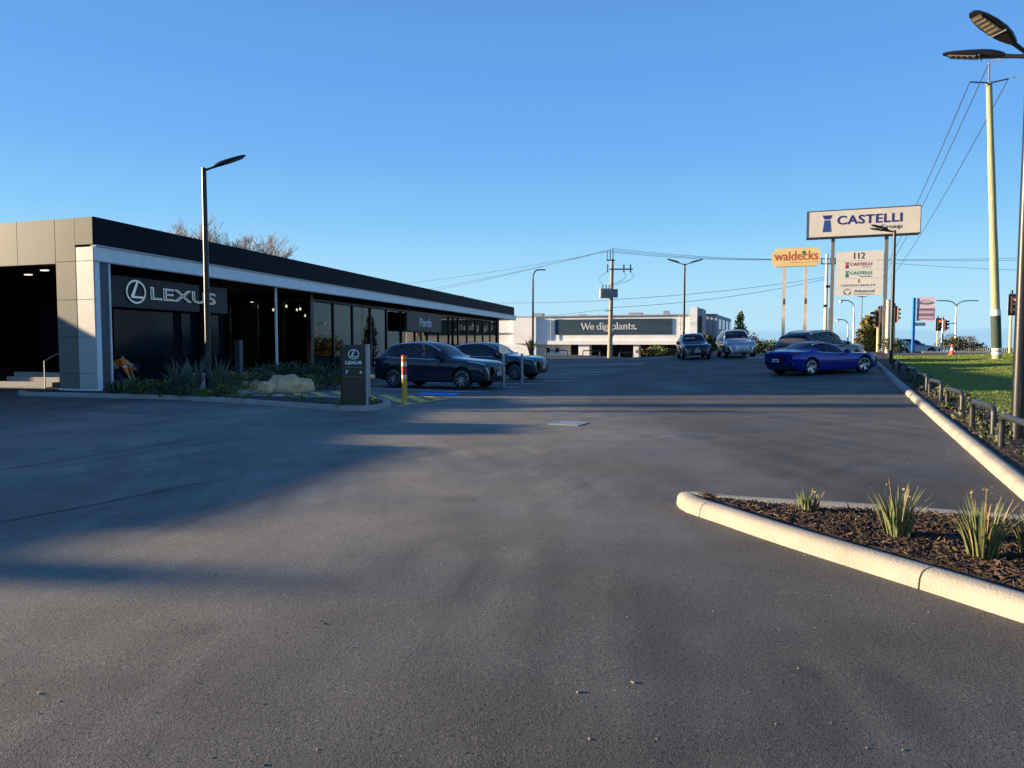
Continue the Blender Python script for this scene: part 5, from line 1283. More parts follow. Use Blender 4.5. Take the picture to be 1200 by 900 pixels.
for tip, l_ in ((tipU, 'topmost wire running from the green pole away to the far mast'), (tipL, 'wire from the left insulator of the green pole to the far mast'), (tipR, 'wire from the right insulator of the green pole to the far mast')):
    wire(Q + tip, MAST + Vector((tip.x * .6, 0, 0)), 3.0, l_)
for tip, l_ in ((tipU, 'wire rising from the green pole top over the near lamp'), (tipR, 'wire leaving the right insulator of the green pole towards us')):
    wire(Q + tip, Q + tip + Vector((16, -44, 2.0)), 2.2, l_)
# centre pole with transformer
D = 84; q = at(714.5, 417.5, D); zg = H(q.x, q.y) - .1; tp = at(717.5, 304, D); lean = Vector((tp.x - q.x, 0, tp.z - zg))
pp2 = thing('power_pole', 'weathered timber power pole carrying a transformer before the white building', 'power pole', (q.x, q.y, zg)); Q2 = Vector((q.x, q.y, zg))
mb = MB(); mb.tube([lean * (i / 8) for i in range(9)], [.29 - .11 * i / 8 + .008 * math.sin(i * 2.3) for i in range(9)], 12); mb.build('pole', M['timber_grey'], pp2, smooth=True)
sc_ = D / F
mb = MB(); mb.box(lean + Vector((1.0, -.2, -11.5 * sc_ + .0)), (2.6 * 1.0, .14, .14)); ca = mb.build('crossarm', M['dark_green_metal'], pp2)
for dx in (-.55, 1.3, 2.05): insul(ca, lean + Vector((dx, -.2, -11.5 * sc_ - .35)), lean + Vector((dx, -.2, -11.5 * sc_ + .55)), 4, .10)
mb = MB(); mb.box(lean + Vector((-.2, -.2, -1.2 * sc_)), (.95, .12, .12)); ca2 = mb.build('crossarm', M['dark_green_metal'], pp2)
TIPS2 = []
for dx, hz in ((-.6, .85), (-.25, 1.0), (.05, 1.2)):
    insul(ca2, lean + Vector((dx, -.2, -.1)), lean + Vector((dx, -.2, hz)), 4, .06); TIPS2.append(Q2 + lean + Vector((dx, -.2, hz)))
zt2 = at(710, 344, D).z - zg
mb = MB(); mb.box((lean.x * .55 - .65, -.35, zt2), (1.35, .95, 1.05)); tr = mb.build('transformer', M['transformer'] if 'transformer' in M else mat('transformer_paint', (.42, .38, .31), .6, var=.1), pp2, bevel=.04)
for i in range(5):
    mb = MB(); mb.box((lean.x * .55 - 1.1 + i * .22, -.86, zt2 - .05), (.05, .08, .8)); mb.build('cooling_fin', M['grey_metal'], tr)
for i in range(3): insul(tr, (lean.x * .55 - 1.05 + i * .38, -.35, zt2 + .5), (lean.x * .55 - 1.0 + i * .38, -.35, zt2 + .95), 3, .08)
mb = MB(); mb.box((lean.x * .55 + .46, -.3, zt2), (.45, .5, .95)); mb.build('switch_box', M['grey_metal'], pp2, bevel=.03)
mb = MB(); mb.tube([(lean.x * .35 - .7, -.3, zt2 - 2.0), (lean.x * .35 + .1, -.1, zt2 - 1.9)], .05, 6); mb.build('step_bracket', M['dark_green_metal'], pp2)
mb = MB(); mb.tube([(lean.x * .3 + .15, -.1, zt2 - 5.0), (lean.x * .3 + .55, -.1, zt2 - 4.3)], .06, 6); mb.build('stay_bracket', M['dark_green_metal'], pp2)
for i, (a_, b_, bulge) in enumerate(((Vector((-.55, -.2, -11.5 * sc_ - .3)) + lean, Vector((lean.x * .55 - .9, -.35, zt2 + .9)), -.7), (Vector((1.3, -.2, -11.5 * sc_ - .3)) + lean, Vector((lean.x * .55 - .3, -.35, zt2 + .9)), .9), (Vector((2.05, -.2, -11.5 * sc_ - .3)) + lean, Vector((lean.x * .55 + .1, -.35, zt2 + .9)), 1.2))):
    mb = MB(); mb.tube([a_.lerp(b_, t / 10) + Vector((bulge * math.sin(math.pi * t / 10), 0, 0)) for t in range(11)], .022, 5); mb.build('jumper_lead', M['wire'], pp2)
# far pole behind the yellow sign
D = 92; q = at(967, 395, D); zg = H(q.x, q.y); tp = at(966.5, 298, D)
pp3 = thing('power_pole', 'pale power pole right of the yellow sign with small crossarm', 'power pole', (q.x, q.y, zg)); Q3 = Vector((q.x, q.y, zg)); h3 = tp.z - zg
mb = MB(); mb.tube([(0, 0, 0), (0, 0, h3)], [.24, .16], 10); mb.build('pole', M['cream_post'], pp3, smooth=True)
mb = MB(); mb.box((.1, -.2, h3 - 1.2), (1.9, .12, .12)); ca = mb.build('crossarm', M['dark_green_metal'], pp3)
for dx in (-.75, .35, .95): insul(ca, (dx, -.2, h3 - 1.2), (dx, -.2, h3 - .5), 3, .10)
mb = MB(); mb.box((.05, -.3, h3 - 4.0), (.5, .3, .3)); mb.build('junction_box', M['dark_green_metal'], pp3)
mb = MB(); mb.box((-.25, -.3, h3 - 6.4), (.3, .3, .35)); mb.build('junction_box', M['dark_green_metal'], pp3)
t = thing('cable_cabinet', 'narrow blue grey service riser standing beside the pale power pole', 'service riser', (at(972, 400, 90).x, 90, H(at(972, 400, 90).x, 90))); mb = MB(); hz = at(972, 361, 90).z - H(at(972, 400, 90).x, 90); mb.box((0, 0, hz / 2), (.32, .3, hz)); mb.build('casing', M['greyblue'], t, bevel=.02); mb = MB(); mb.box((0, -.16, hz - .3), (.2, .03, .3)); mb.build('door', M['grey_metal'], t)
for i, tp_ in enumerate(TIPS2):
    e = Vector((Q3.x + (-.75, .35, .95)[i], Q3.y, Q3.z + h3 - .5)); wire(tp_, e, .5, ('highest', 'second', 'lower')[i] + ' wire strung between the transformer pole and the pale pole', .022)
    wire(tp_, at(560 - 260, (318, 338, 345)[i] + 22, 150), 1.5, ('highest', 'second', 'lower')[i] + ' wire running left from the transformer pole behind the showroom', .022)
    wire(e, at(1330, (296, 300, 319)[i], 80), .4, ('highest', 'second', 'lower')[i] + ' wire running right from the pale pole past the white sign', .022)
l0 = Q2 + lean * .62 + Vector((0, -.3, 0))
wire(Q2 + Vector((lean.x * .6, -.3, zt2 - .7)), at(966, 325, 91), .35, 'low service wire sloping up right from below the transformer', .024)
wire(Q2 + Vector((lean.x * .6, -.3, zt2 - 1.6)), at(966, 327.5, 91), .55, 'lowest service wire sloping up right from the transformer pole', .024)
wire(Q2 + Vector((lean.x * .6, -.3, zt2 - .8)), at(480, 353, 120), .3, 'level service wire running left from the transformer pole', .024)
wire(Q2 + Vector((lean.x * .6, -.3, zt2 - 1.7)), at(628, 371, 103), .1, 'service wire dropping left to the white building roof', .024)

# ------------------------------------------------------------------ traffic signals
def signal(label, px, py, D, htop, facing, lit=True, post='yellow_post', r=.07, s=1.0, side=0.0):
    q = at(px, py, D); zg = min(H(q.x, q.y), q.z) - .1; t = thing('traffic_signal', label, 'traffic light', (q.x, q.y, zg), 0, 'traffic signals beyond the lawn'); h = htop - zg
    mb = MB(); mb.tube([(0, 0, 0), (0, 0, h - .1)], r, 10); mb.build('post', M[post], t, smooth=True)
    mb = MB(); mb.tube([(0, 0, h - .1), (0, 0, h + .25)], [r * 1.1, r * .9], 8); mb.build('post_cap', M['trim_black'], t)
    Rz = Matrix.Rotation(R(facing), 3, 'Z')
    def tr(mb_): mb_.v = [tuple(Rz @ Vector(v)) for v in mb_.v]; return mb_
    o = Vector((side, -.2, h - .62 * s))
    mb = MB(); mb.box(o + Vector((0, .06, 0)), (.52 * s, .02, 1.22 * s)); bb = tr(mb).build('backing_board', M['trim_black'], t)
    mb = MB(); mb.box(o + Vector((0, .075, 0)), (.60 * s, .012, 1.30 * s)); tr(mb).build('board_border', M['print_white'] if lit else M['brown_back'], bb)
    mb = MB(); mb.box(o + Vector((0, -.04, 0)), (.33 * s, .20, 1.02 * s)); hd = tr(mb).build('signal_head', M['trim_black'], t, bevel=.02)
    for i, z_ in enumerate((.33, 0, -.33)):
        c = o + Vector((0, -.145, z_ * s)); mb = MB(); mb.lathe([(0, .012), (.115 * s, 0)], 14, Matrix.Translation(c) @ Matrix.Rotation(math.pi / 2, 4, 'X')); tr(mb).build('lens', M['red_light'] if (i == 0 and lit) else M['trim_black'], hd, smooth=True)
        mb = MB(); pts = [(math.cos(a) * .14 * s, math.sin(a) * .14 * s) for a in [R(-10 + 200 * j / 10) for j in range(11)]]
        k = len(pts); mb.add([c + Vector((x, 0.02, z)) for x, z in pts] + [c + Vector((x, -.22, z)) for x, z in pts], [(j, j + 1, k + j + 1, k + j) for j in range(k - 1)]); tr(mb).build('visor', M['trim_black'], hd)
    return t
signal('red traffic signal on a yellow post right of the green power pole', 1183, 418, 44, at(1184, 345, 44).z, 0)
signal('small red traffic signal on a cream post beside the far parked car', 1098, 412, 74, at(1098, 373, 74).z, 0)
signal('traffic signal seen edge on, its visors pointing left by the golden conifer', 1028.5, 412, 52, at(1028.5, 363, 52).z, -82, lit=False, post='yellow_post', r=.10)
signal('traffic signal showing its brown back beside the golden conifer', 1036, 412, 56, at(1036, 358.5, 56).z, 165, lit=False, post='yellow_post', r=.09)
signal('traffic signal with narrow brown head just behind the verge lamp post', 1046.5, 412, 58, at(1046, 359, 58).z, 110, lit=False, post='timber_green', r=.10)
signal('second hooded signal turned sideways right of the small red signal', 1104, 412, 75, at(1104, 374, 75).z, 75, lit=False, post='galv')
for px_, D_, r_, m_, tp_, lb in ((1039.5, 50, .13, 'cream_post', 352, 'pale sign post standing close behind the verge lamp'),):
    q = at(px_, 412, D_); z_ = H(q.x, q.y); t = thing('sign_post', lb, 'post', (q.x, q.y, z_)); mb = MB(); mb.tube([(0, 0, 0), (0, 0, at(px_, tp_, D_).z - z_)], r_, 12); mb.build('shaft', M[m_], t, smooth=True); mb = MB(); mb.lathe([(r_ * 1.15, 0), (r_ * 1.15, .03), (0, .06)], 12, Matrix.Translation((0, 0, at(px_, tp_, D_).z - z_))); mb.build('cap', M['galv'], t)

# ------------------------------------------------------------------ verge hoops
hp = thing('hoop_barrier', '', 'hoop barrier')
def hoop(parent, L_=1.35, h=.46, r=.045):
    mb = MB(); rc = .12; pth = [Vector((0, 0, -.15)), Vector((0, 0, h - rc))]
    pth += [Vector((rc - rc * math.cos(a), 0, h - rc + rc * math.sin(a))) for a in [i * math.pi / 2 / 5 for i in range(1, 6)]]
    pth += [Vector((L_ - rc + rc * math.sin(a), 0, h - rc + rc * math.cos(a))) for a in [i * math.pi / 2 / 5 for i in range(0, 6)]]
    pth += [Vector((L_, 0, -.15))]; mb.tube(pth, r, 12); return mb.build('rail', M['hoop_metal'], parent, smooth=True)
M['hoop_metal'] = mat('dark_hoop_metal', (0.035, 0.038, 0.042), .42, .3, var=.2, scale=6, bump=.05)
hoop(hp)
for s_ in (0, 1.35):
    mb = MB(); mb.lathe([(.085, -.03), (.085, .012), (.05, .018)], 12, Matrix.Translation((s_, 0, 0))); mb.build('foot_collar', M['hoop_metal'], hp, smooth=True)
targets = [1213, 1167, 1129.5, 1104, 1087, 1073, 1062, 1053.5]
names_ = ['nearest black hoop barrier, beside the foot of the near lamp post', 'second black hoop barrier from the near lamp post', 'third black hoop barrier along the verge from the near lamp', 'fourth hoop barrier in the verge, just inside the sunlight', 'fifth hoop barrier, first of those in the shade', 'sixth hoop barrier in the shaded verge', 'seventh hoop barrier, small and near the verge lamp', 'farthest hoop barrier beside the verge lamp foot']
def px_of(p): 
    d = p[1]; return 600 + F * p[0] / d
OFFH = .50
for k, tx in enumerate(targets):
    s_ = 4.0
    while s_ < 34:
        c_, t_ = rk(s_, OFFH)
        if c_.y > 4 and px_of(c_) < tx: break
        s_ += .05
    o = hp if k == 0 else copy_tree(hp)
    t_ = Vector((t_.x * math.cos(.07) - t_.y * math.sin(.07), t_.x * math.sin(.07) + t_.y * math.cos(.07))); o.location = (c_.x, c_.y, H(c_.x, c_.y) + .10); o.rotation_euler = (0, 0, math.atan2(t_.y, t_.x))
    tag(o, names_[k], 'hoop barrier', 'hoop barriers along the verge')
# low rails by the far road
for k, (x0, x1) in enumerate(((640, 665), (683, 703), (726, 742), (836, 852))):
    a = at(x0, 417, 95); b = at(x1, 417, 95); o = copy_tree(hp); o.location = (a.x, a.y, H(a.x, a.y)); o.rotation_euler = (0, 0, math.atan2(b.y - a.y, b.x - a.x)); o.scale = ((b.x - a.x) / 1.35, 1.5, 1.6)
    tag(o, ('far hoop rail left of the dark doorway of the white building', 'far hoop rail left of the transformer pole', 'far hoop rail right of the transformer pole', 'far hoop rail behind the two SUVs facing us')[k], 'hoop rail', 'hoop rails before the white building')

# ------------------------------------------------------------------ totem, bollards, cone
q = g2(416, 475.5, .1); t = thing('totem_sign', 'bronze and black entry totem with white emblem and lettering in the bed', 'totem sign', (q.x, q.y, H(q.x, q.y) + .06), R(-6))
mb = MB(); mb.box((0, 0, .76), (.60, .16, 1.52)); bd_ = mb.build('panel', M['totem_bronze'] if 'totem_bronze' in M else mat('totem_bronze', (.045, .038, .030), .35, .4, var=.15, scale=1), t, bevel=.006)
mb = MB(); mb.box((.335, .0, .76), (.055, .2, 1.54)); mb.build('edge_strip', M['galv'], t, bevel=.004)
mb = MB(); mb.box((-.315, .0, .76), (.02, .18, 1.53)); mb.build('edge_strip', M['black_metal'], t)
Mx = board_matrix((-.31, -.082, 0), (1, 0, 0)); emblem(bd_, Mx, .32, 1.29, .12, M['print_white'], depth=.006, t=.2)
lettering('lettering', 'LEXUS', M['print_white'], bd_, Mx, .11, 1.05, .41, .08, bold=.045, depth=.006)
plate('rule', [(.10, .97), (.53, .97), (.53, .98), (.10, .98)], M['grey_metal'], bd_, Mx, 0, .005); plate('rule', [(.10, .75), (.53, .75), (.53, .76), (.10, .76)], M['grey_metal'], bd_, Mx, 0, .005)
lettering('lettering', 'P', M['print_white'], bd_, Mx, .12, .82, .06, .09, bold=.03, depth=.006); plate('arrow', [(.45, .83), (.53, .83), (.49, .90)], M['print_white'], bd_, Mx, 0, .006)
q = g2(474, 471.5); t = thing('bollard', 'yellow bollard with red and white reflective bands beside the hatching', 'bollard', (q.x, q.y, H(q.x, q.y)))
mb = MB(); mb.tube([(0, 0, 0), (0, 0, 1.24)], .072, 18); mb.build('post', M['bollard_yellow'], t, smooth=True)
mb = MB(); mb.lathe([(.074, 1.24), (.074, 1.27), (.05, 1.29), (0, 1.295)], 18); mb.build('cap', M['cone_orange'], t, smooth=True)
for z0, z1, m_ in ((1.13, 1.2, 'cone_orange'), (1.0, 1.09, 'reflective'), (.76, .99, 'red_tape'), (.67, .75, 'reflective')):
    mb = MB(); mb.lathe([(.0745, z0), (.0745, z1)], 18); mb.build('band', M[m_], t, smooth=True)
mb = MB(); mb.lathe([(.12, .002), (.12, .014), (.07, .02)], 18); mb.build('base_flange', M['galv'], t)
for px, py, lb in ((590, 453.8, 'slim steel bollard left of a pair, in front of the green SUV'), (611.7, 449.8, 'slim steel bollard right of a pair, by the green SUV front wheel')):
    q = g2(px, py); t = thing('steel_bollard', lb, 'bollard', (q.x, q.y, H(q.x, q.y)), 0, 'slim steel bollards'); mb = MB(); mb.tube([(0, 0, 0), (0, 0, 1.15)], .048, 14); mb.build('post', M['galv'], t, smooth=True); mb = MB(); mb.lathe([(.05, 1.15), (.04, 1.175), (0, 1.18)], 14); mb.build('cap', M['silver'], t, smooth=True)
q = at(1115.5, 416, 47); t = thing('traffic_cone', 'orange traffic cone with white collar at the far lawn edge', 'traffic cone', (q.x, q.y, q.z))
mb = MB(); mb.box((0, 0, .02), (.36, .36, .04)); mb.build('base', M['cone_orange'], t, bevel=.01); mb = MB(); mb.lathe([(.145, .04), (.10, .28), (.07, .46), (.035, .68), (.0, .69)], 18); mb.build('body', M['cone_orange'], t, smooth=True); mb = MB(); mb.lathe([(.101, .29), (.073, .46)], 18); mb.build('collar', M['print_white'], t, smooth=True)
# ------------------------------------------------------------------ long white building across the road
DB = 104.0
def bx(px): return (px - 600) / F * DB
wb = thing('garden_centre', 'long rendered building across the road with a dark banner and white lettering', 'building', (0, 0, 0))
hB = lambda py: at(700, py, DB).z
zr, zl = hB(370.5), hB(402.5)
zg = -1.2
x0, x1 = bx(455), bx(806)
mb = MB(); mb.box(((x0 + x1) / 2, DB + 9, (zr + zl) / 2), (x1 - x0, 18, zr - zl)); mb.build('upper_wall', M['render_wall'], wb)
mb = MB(); mb.box(((x0 + x1) / 2, DB - .04, zr + .06), (x1 - x0 + .1, .5, .14)); mb.build('parapet_cap', M['render_grey'], wb)
mb = MB(); mb.box(((bx(626) + x1) / 2, DB - .10, zl + .12), (x1 - bx(626), .3, .55)); mb.build('eave_lip', M['render_wall'], wb)
mb = MB(); mb.box(((bx(597) + bx(626)) / 2, DB - .3, (zr + zl) / 2 - .05), (bx(626) - bx(597), .6, zr - zl - .1)); mb.build('upper_wall', M['render_wall'], wb)
mb = MB(); mb.box(((bx(455) + bx(624)) / 2, DB - .15, hB(389.5)), (bx(624) - bx(455), .35, .08)); mb.build('shadow_rail', M['render_grey'], wb)
for a_, b_, d_ in ((455, 625, -.1), (625, 664, 1.2), (742, 806, 3.0)):
    mb = MB(); mb.box(((bx(a_) + bx(b_)) / 2, DB + d_ + 1, (zl + zg) / 2), (bx(b_) - bx(a_), 2, zl - zg)); mb.build('lower_wall', M['render_wall'], wb)
for a_, b_ in ((664, 677), (690, 742), (748, 806)):
    mb = MB(); mb.box(((bx(a_) + bx(b_)) / 2, DB + 2.1, (zl + zg) / 2), (bx(b_) - bx(a_), .2, zl - zg)); d_ = mb.build('shopfront', M['dark_glazing'], wb)
    n = max(1, int((b_ - a_) / 12))
    for i in range(n + 1):
        mb = MB(); mb.box((bx(a_) + (bx(b_) - bx(a_)) * i / n, DB + 1.96, (zl + zg) / 2), (.1, .1, zl - zg)); mb.build('mullion', M['mullion'], d_)
for a_, b_ in ((677, 690), (742, 748)):
    mb = MB(); mb.box(((bx(a_) + bx(b_)) / 2, DB + .9, (zl + zg) / 2), (bx(b_) - bx(a_), 1.6, zl - zg)); mb.build('pillar', M['render_wall'], wb)
for px in (637, 648.5):
    mb = MB(); mb.box((bx(px), DB + 1.17, hB(410.5)), (.52, .12, .60)); w_ = mb.build('window', M['dark_glazing'], wb)
    mb = MB(); mb.box((bx(px), DB + 1.14, hB(410.5) - .34), (.66, .16, .07)); mb.build('sill', M['concrete'], w_)
# banner with its lettering in a high-contrast serif hand
bw0, bw1, bz0, bz1 = bx(648), bx(786), hB(392), hB(374)
mb = MB(); mb.box(((bw0 + bw1) / 2, DB - .07, (bz0 + bz1) / 2), (bw1 - bw0, .10, bz1 - bz0)); bn = mb.build('banner', M['banner'], wb)
for i in range(1, 6):
    x_ = bw0 + (bw1 - bw0) * i / 6; mb = MB(); mb.box((x_, DB - .122, (bz0 + bz1) / 2), (.03, .012, bz1 - bz0)); mb.build('banner_seam', M['sign_edge'], bn)
Mbn = board_matrix((bw0, DB - .122, bz0), (1, 0, 0))
GL = {  # strokes: polylines in a unit where the x-height is .46 and capitals .70
    'W': (.98, [[(0, .70), (.26, 0), (.48, .62)], [(.48, .62), (.72, 0), (.96, .70)], [(-.06, .70), (.12, .70)], [(.86, .70), (1.04, .70)], [(.36, .70), (.54, .70)]]),
    'e': (.46, [[(.05, .25), (.40, .25), (.39, .36), (.31, .44), (.22, .46), (.12, .42), (.05, .33), (.04, .22), (.07, .1), (.15, .02), (.25, 0), (.34, .03), (.40, .10)]]),
    'd': (.54, [[(.40, 0), (.40, .72)], [(.30, .72), (.42, .72)], [(.40, 0), (.50, 0)], [(.40, .36), (.33, .44), (.23, .46), (.12, .42), (.05, .32), (.04, .2), (.08, .08), (.18, 0), (.28, .01), (.36, .06), (.40, .12)]]),
    'i': (.26, [[(.13, 0), (.13, .46)], [(.04, .46), (.14, .46)], [(.03, 0), (.23, 0)], [(.11, .64), (.15, .64), (.15, .68), (.11, .68), (.11, .64)]]),
    'g': (.50, [[(.22, .46), (.12, .42), (.08, .32), (.12, .21), (.22, .17), (.32, .21), (.36, .32), (.32, .42), (.22, .46)], [(.34, .42), (.46, .47)], [(.14, .19), (.08, .12), (.12, .06), (.34, .04), (.43, -.03), (.41, -.14), (.30, -.2), (.14, -.2), (.04, -.13), (.07, -.04), (.14, .05)]]),
    'p': (.54, [[(.12, -.22), (.12, .46)], [(.03, .46), (.13, .46)], [(.03, -.22), (.23, -.22)], [(.12, .34), (.20, .44), (.30, .46), (.41, .41), (.48, .3), (.48, .18), (.43, .06), (.33, 0), (.22, .02), (.12, .12)]]),
    'l': (.26, [[(.13, 0), (.13, .72)], [(.04, .72), (.14, .72)], [(.03, 0), (.23, 0)]]),
    'a': (.48, [[(.08, .36), (.12, .43), (.22, .46), (.31, .42), (.34, .34), (.34, .06), (.38, .01), (.46, .03)], [(.34, .28), (.16, .23), (.07, .16), (.06, .07), (.13, .01), (.22, .02), (.34, .12)]]),
    'n': (.56, [[(.12, 0), (.12, .46)], [(.03, .46), (.13, .46)], [(.03, 0), (.21, 0)], [(.12, .34), (.20, .43), (.30, .46), (.39, .42), (.42, .33), (.42, 0)], [(.34, 0), (.52, 0)]]),
    't': (.34, [[(.14, .60), (.14, .08), (.19, .01), (.30, .05)], [(.03, .46), (.29, .46)]]),
    's': (.42, [[(.35, .36), (.30, .44), (.20, .46), (.10, .42), (.08, .34), (.14, .28), (.28, .21), (.36, .13), (.33, .04), (.22, 0), (.11, .02), (.05, .1)]]),
    '.': (.24, [[(.08, 0), (.14, 0), (.14, .07), (.08, .07), (.08, 0)]]), ' ': (.30, [])}
def serif_text(text, Mx, x, y, w, parent, m, thick=.125, thin=.05):
    tot = sum(GL[c][0] for c in text); sc = w / tot; mb = MB(); cx_ = 0
    for ch in text:
        adv, st = GL[ch]
        for pl_ in st:
            for a, b in zip(pl_[:-1], pl_[1:]):
                a, b = Vector(a), Vector(b); d = (b - a).normalized(); th = thin + (thick - thin) * abs(d.y) ** 1.5
                if ch == 'W' and d.y > 0 and len(pl_) == 3: th = thin * 1.2
                n = Vector((-d.y, d.x)) * th / 2; e = d * th * .18
                q = [a - e - n, b + e - n, b + e + n, a - e + n]
                mb.prism([Mx @ Vector((x + (cx_ + p.x) * sc, y + p.y * sc, 0)) for p in q], Mx.to_3x3() @ Vector((0, 0, .02)))
        cx_ += adv
    return mb.build('lettering', m, parent)
serif_text('We dig plants.', Mbn, bx(681) - bw0, (bz1 - bz0) * .33, bx(746.5) - bx(681), bn, M['print_white'])
# tower at the right end, brown slats on its side, grey store beyond
mb = MB(); mb.box(((bx(806) + bx(813.5)) / 2, DB + 4, (hB(361.5) + zg) / 2), (bx(813.5) - bx(806), 9, hB(361.5) - zg)); mb.build('tower', M['render_wall'], wb)
for i in range(7):
    mb = MB(); mb.box(((bx(813.5) + bx(818)) / 2, DB + .9 + .0, hB(371.5) - i * .37 - .2), (bx(818) - bx(813.5), .12, .32)); mb.build('slat', M['brown_slat'], wb)
mb = MB(); mb.box(((bx(813.5) + bx(818)) / 2, DB + 4, (hB(363) + zg) / 2), (bx(818) - bx(813.5), 6.0, hB(363) - zg)); mb.build('tower_return', M['render_grey'], wb)
gs = thing('grey_store', 'plain grey panelled store building at the right end of the white building', 'building', (0, 0, 0))
D2 = 108.0; gxp = lambda px, D=D2: (px - 600) / F * D
A_, B_, C_ = Vector((gxp(817), D2 + 1)), Vector((gxp(839.5), D2)), Vector((gxp(856, 128), 128)); zt_ = at(839, 368.5, D2).z
mb = MB(); mb.prism([(A_.x, A_.y, zg), (B_.x, B_.y, zg), (C_.x, C_.y, zg), (A_.x, C_.y, zg)], (0, 0, zt_ - zg)); mb.build('wall', M['render_grey'], gs)
dv = (C_ - B_).normalized(); nv = Vector((dv.y, -dv.x))
for i, f in enumerate((.06, .30, .55, .80)):
    p = B_ + dv * (C_ - B_).length * (f + .1) + nv * .03; mb = MB(); mb.box((p.x, p.y, zt_ - 1.35), (3.2, .06, 1.5), Matrix.Rotation(math.atan2(dv.y, dv.x), 3, 'Z')); w_ = mb.build('window', M['store_glass'] if 'store_glass' in M else M.setdefault('store_glass', mat('store_glass', (.16, .20, .23), .15, var=.1)), gs)
    mb = MB(); q = p + nv * .05; mb.box((q.x, q.y, zt_ - 2.15), (3.3, .12, .08), Matrix.Rotation(math.atan2(dv.y, dv.x), 3, 'Z')); mb.build('sill', M['render_grey'], w_)
for i in range(1, 5):
    p = A_.lerp(B_, i / 5); mb = MB(); mb.box((p.x, p.y - .03, (zt_ + zg) / 2), (.05, .05, zt_ - zg - .1)); mb.build('panel_joint', M['grey_metal'], gs)
mb = MB(); mb.box(((A_.x + B_.x) / 2, D2 + .4, zt_ + .04), (B_.x - A_.x + .2, .6, .12)); mb.build('parapet_cap', M['grey_metal'], gs)
for px in (560, 644, 795):
    mb = MB(); mb.tube([(bx(px), DB - .3, zl + .45), (bx(px), DB - .3, zr - .1)], .055, 8); mb.build('downpipe', M['render_grey'], wb, smooth=True)
for px, w_, h_ in ((610, 1.6, .8), (668, 1.1, .55), (735, 2.0, .7), (772, .8, .9)):
    mb = MB(); mb.box((bx(px), DB + 7, zr + h_ / 2), (w_, 1.4, h_)); mb.build('roof_unit', M['galv'], wb, bevel=.05)
# the whole frontage is turned a little towards the low sun
_p = Vector((bx(700), DB, 0)); _a = -math.atan(.35); _R = Matrix.Rotation(_a, 3, 'Z')
for o_ in (wb,): o_.location = _p - _R @ _p; o_.rotation_euler = (0, 0, _a)
# grass strip and kerb in front of the white building
sheet('far_verge', axis(bx(560), bx(870), [(bx(870), 2.0)]), axis(93.0, 99.5, [(99.5, 1.5)]), .10, M['lawn'])
kerb('far_kerb', [(bx(560), 92.9), (bx(870), 92.9)], side=1, seg=4.0)

# ------------------------------------------------------------------ plants
def leaf_quads(mb, c, rad, n, size, rnd, up=.3, shape=None, stiff=0):
    for _ in range(n):
        while True:
            p = Vector((rnd.uniform(-1, 1), rnd.uniform(-1, 1), rnd.uniform(-1, 1)))
            if p.length < 1 and p.length > .35: break
        q = Vector((c[0] + p.x * rad[0], c[1] + p.y * rad[1], c[2] + p.z * rad[2])); s_ = size * rnd.uniform(.6, 1.3)
        d = (p.normalized() + Vector((rnd.uniform(-.7, .7), rnd.uniform(-.7, .7), rnd.uniform(-.4, .8)))).normalized(); w_ = d.orthogonal().normalized(); w_ = (Matrix.Rotation(rnd.uniform(0, 6.28), 3, d) @ w_) * s_ * .38
        mb.add([q, q + d * s_ * .5 + w_, q + d * s_, q + d * s_ * .5 - w_], [(0, 1, 2, 3)])
def shrub(name, label, x, y, z, w, h, n=420, size=.075, m='leaf_dark', seed=0, group=None, clumps=7, cat='shrub'):
    rnd = random.Random(seed * 7 + 1); t = thing(name, label, cat, (x, y, z), 0, group)
    mb = MB(); st = MB()
    for k in range(clumps):
        a = rnd.uniform(0, 6.28); r_ = rnd.random() ** .6 * .62; c = Vector((math.cos(a) * r_ * w / 2, math.sin(a) * r_ * w / 2, h * rnd.uniform(.35, .78)))
        rr = rnd.uniform(.22, .36); leaf_quads(mb, c, (w * rr, w * rr, h * rr * 1.05), n // clumps, size, rnd)
        st.tube([(0, 0, -.05), c * .5 + Vector((0, 0, -.05)), c], [.018, .012, .006], 5)
    mb.build('foliage', M[m], t); st.build('stems', M['bark'], t); return t
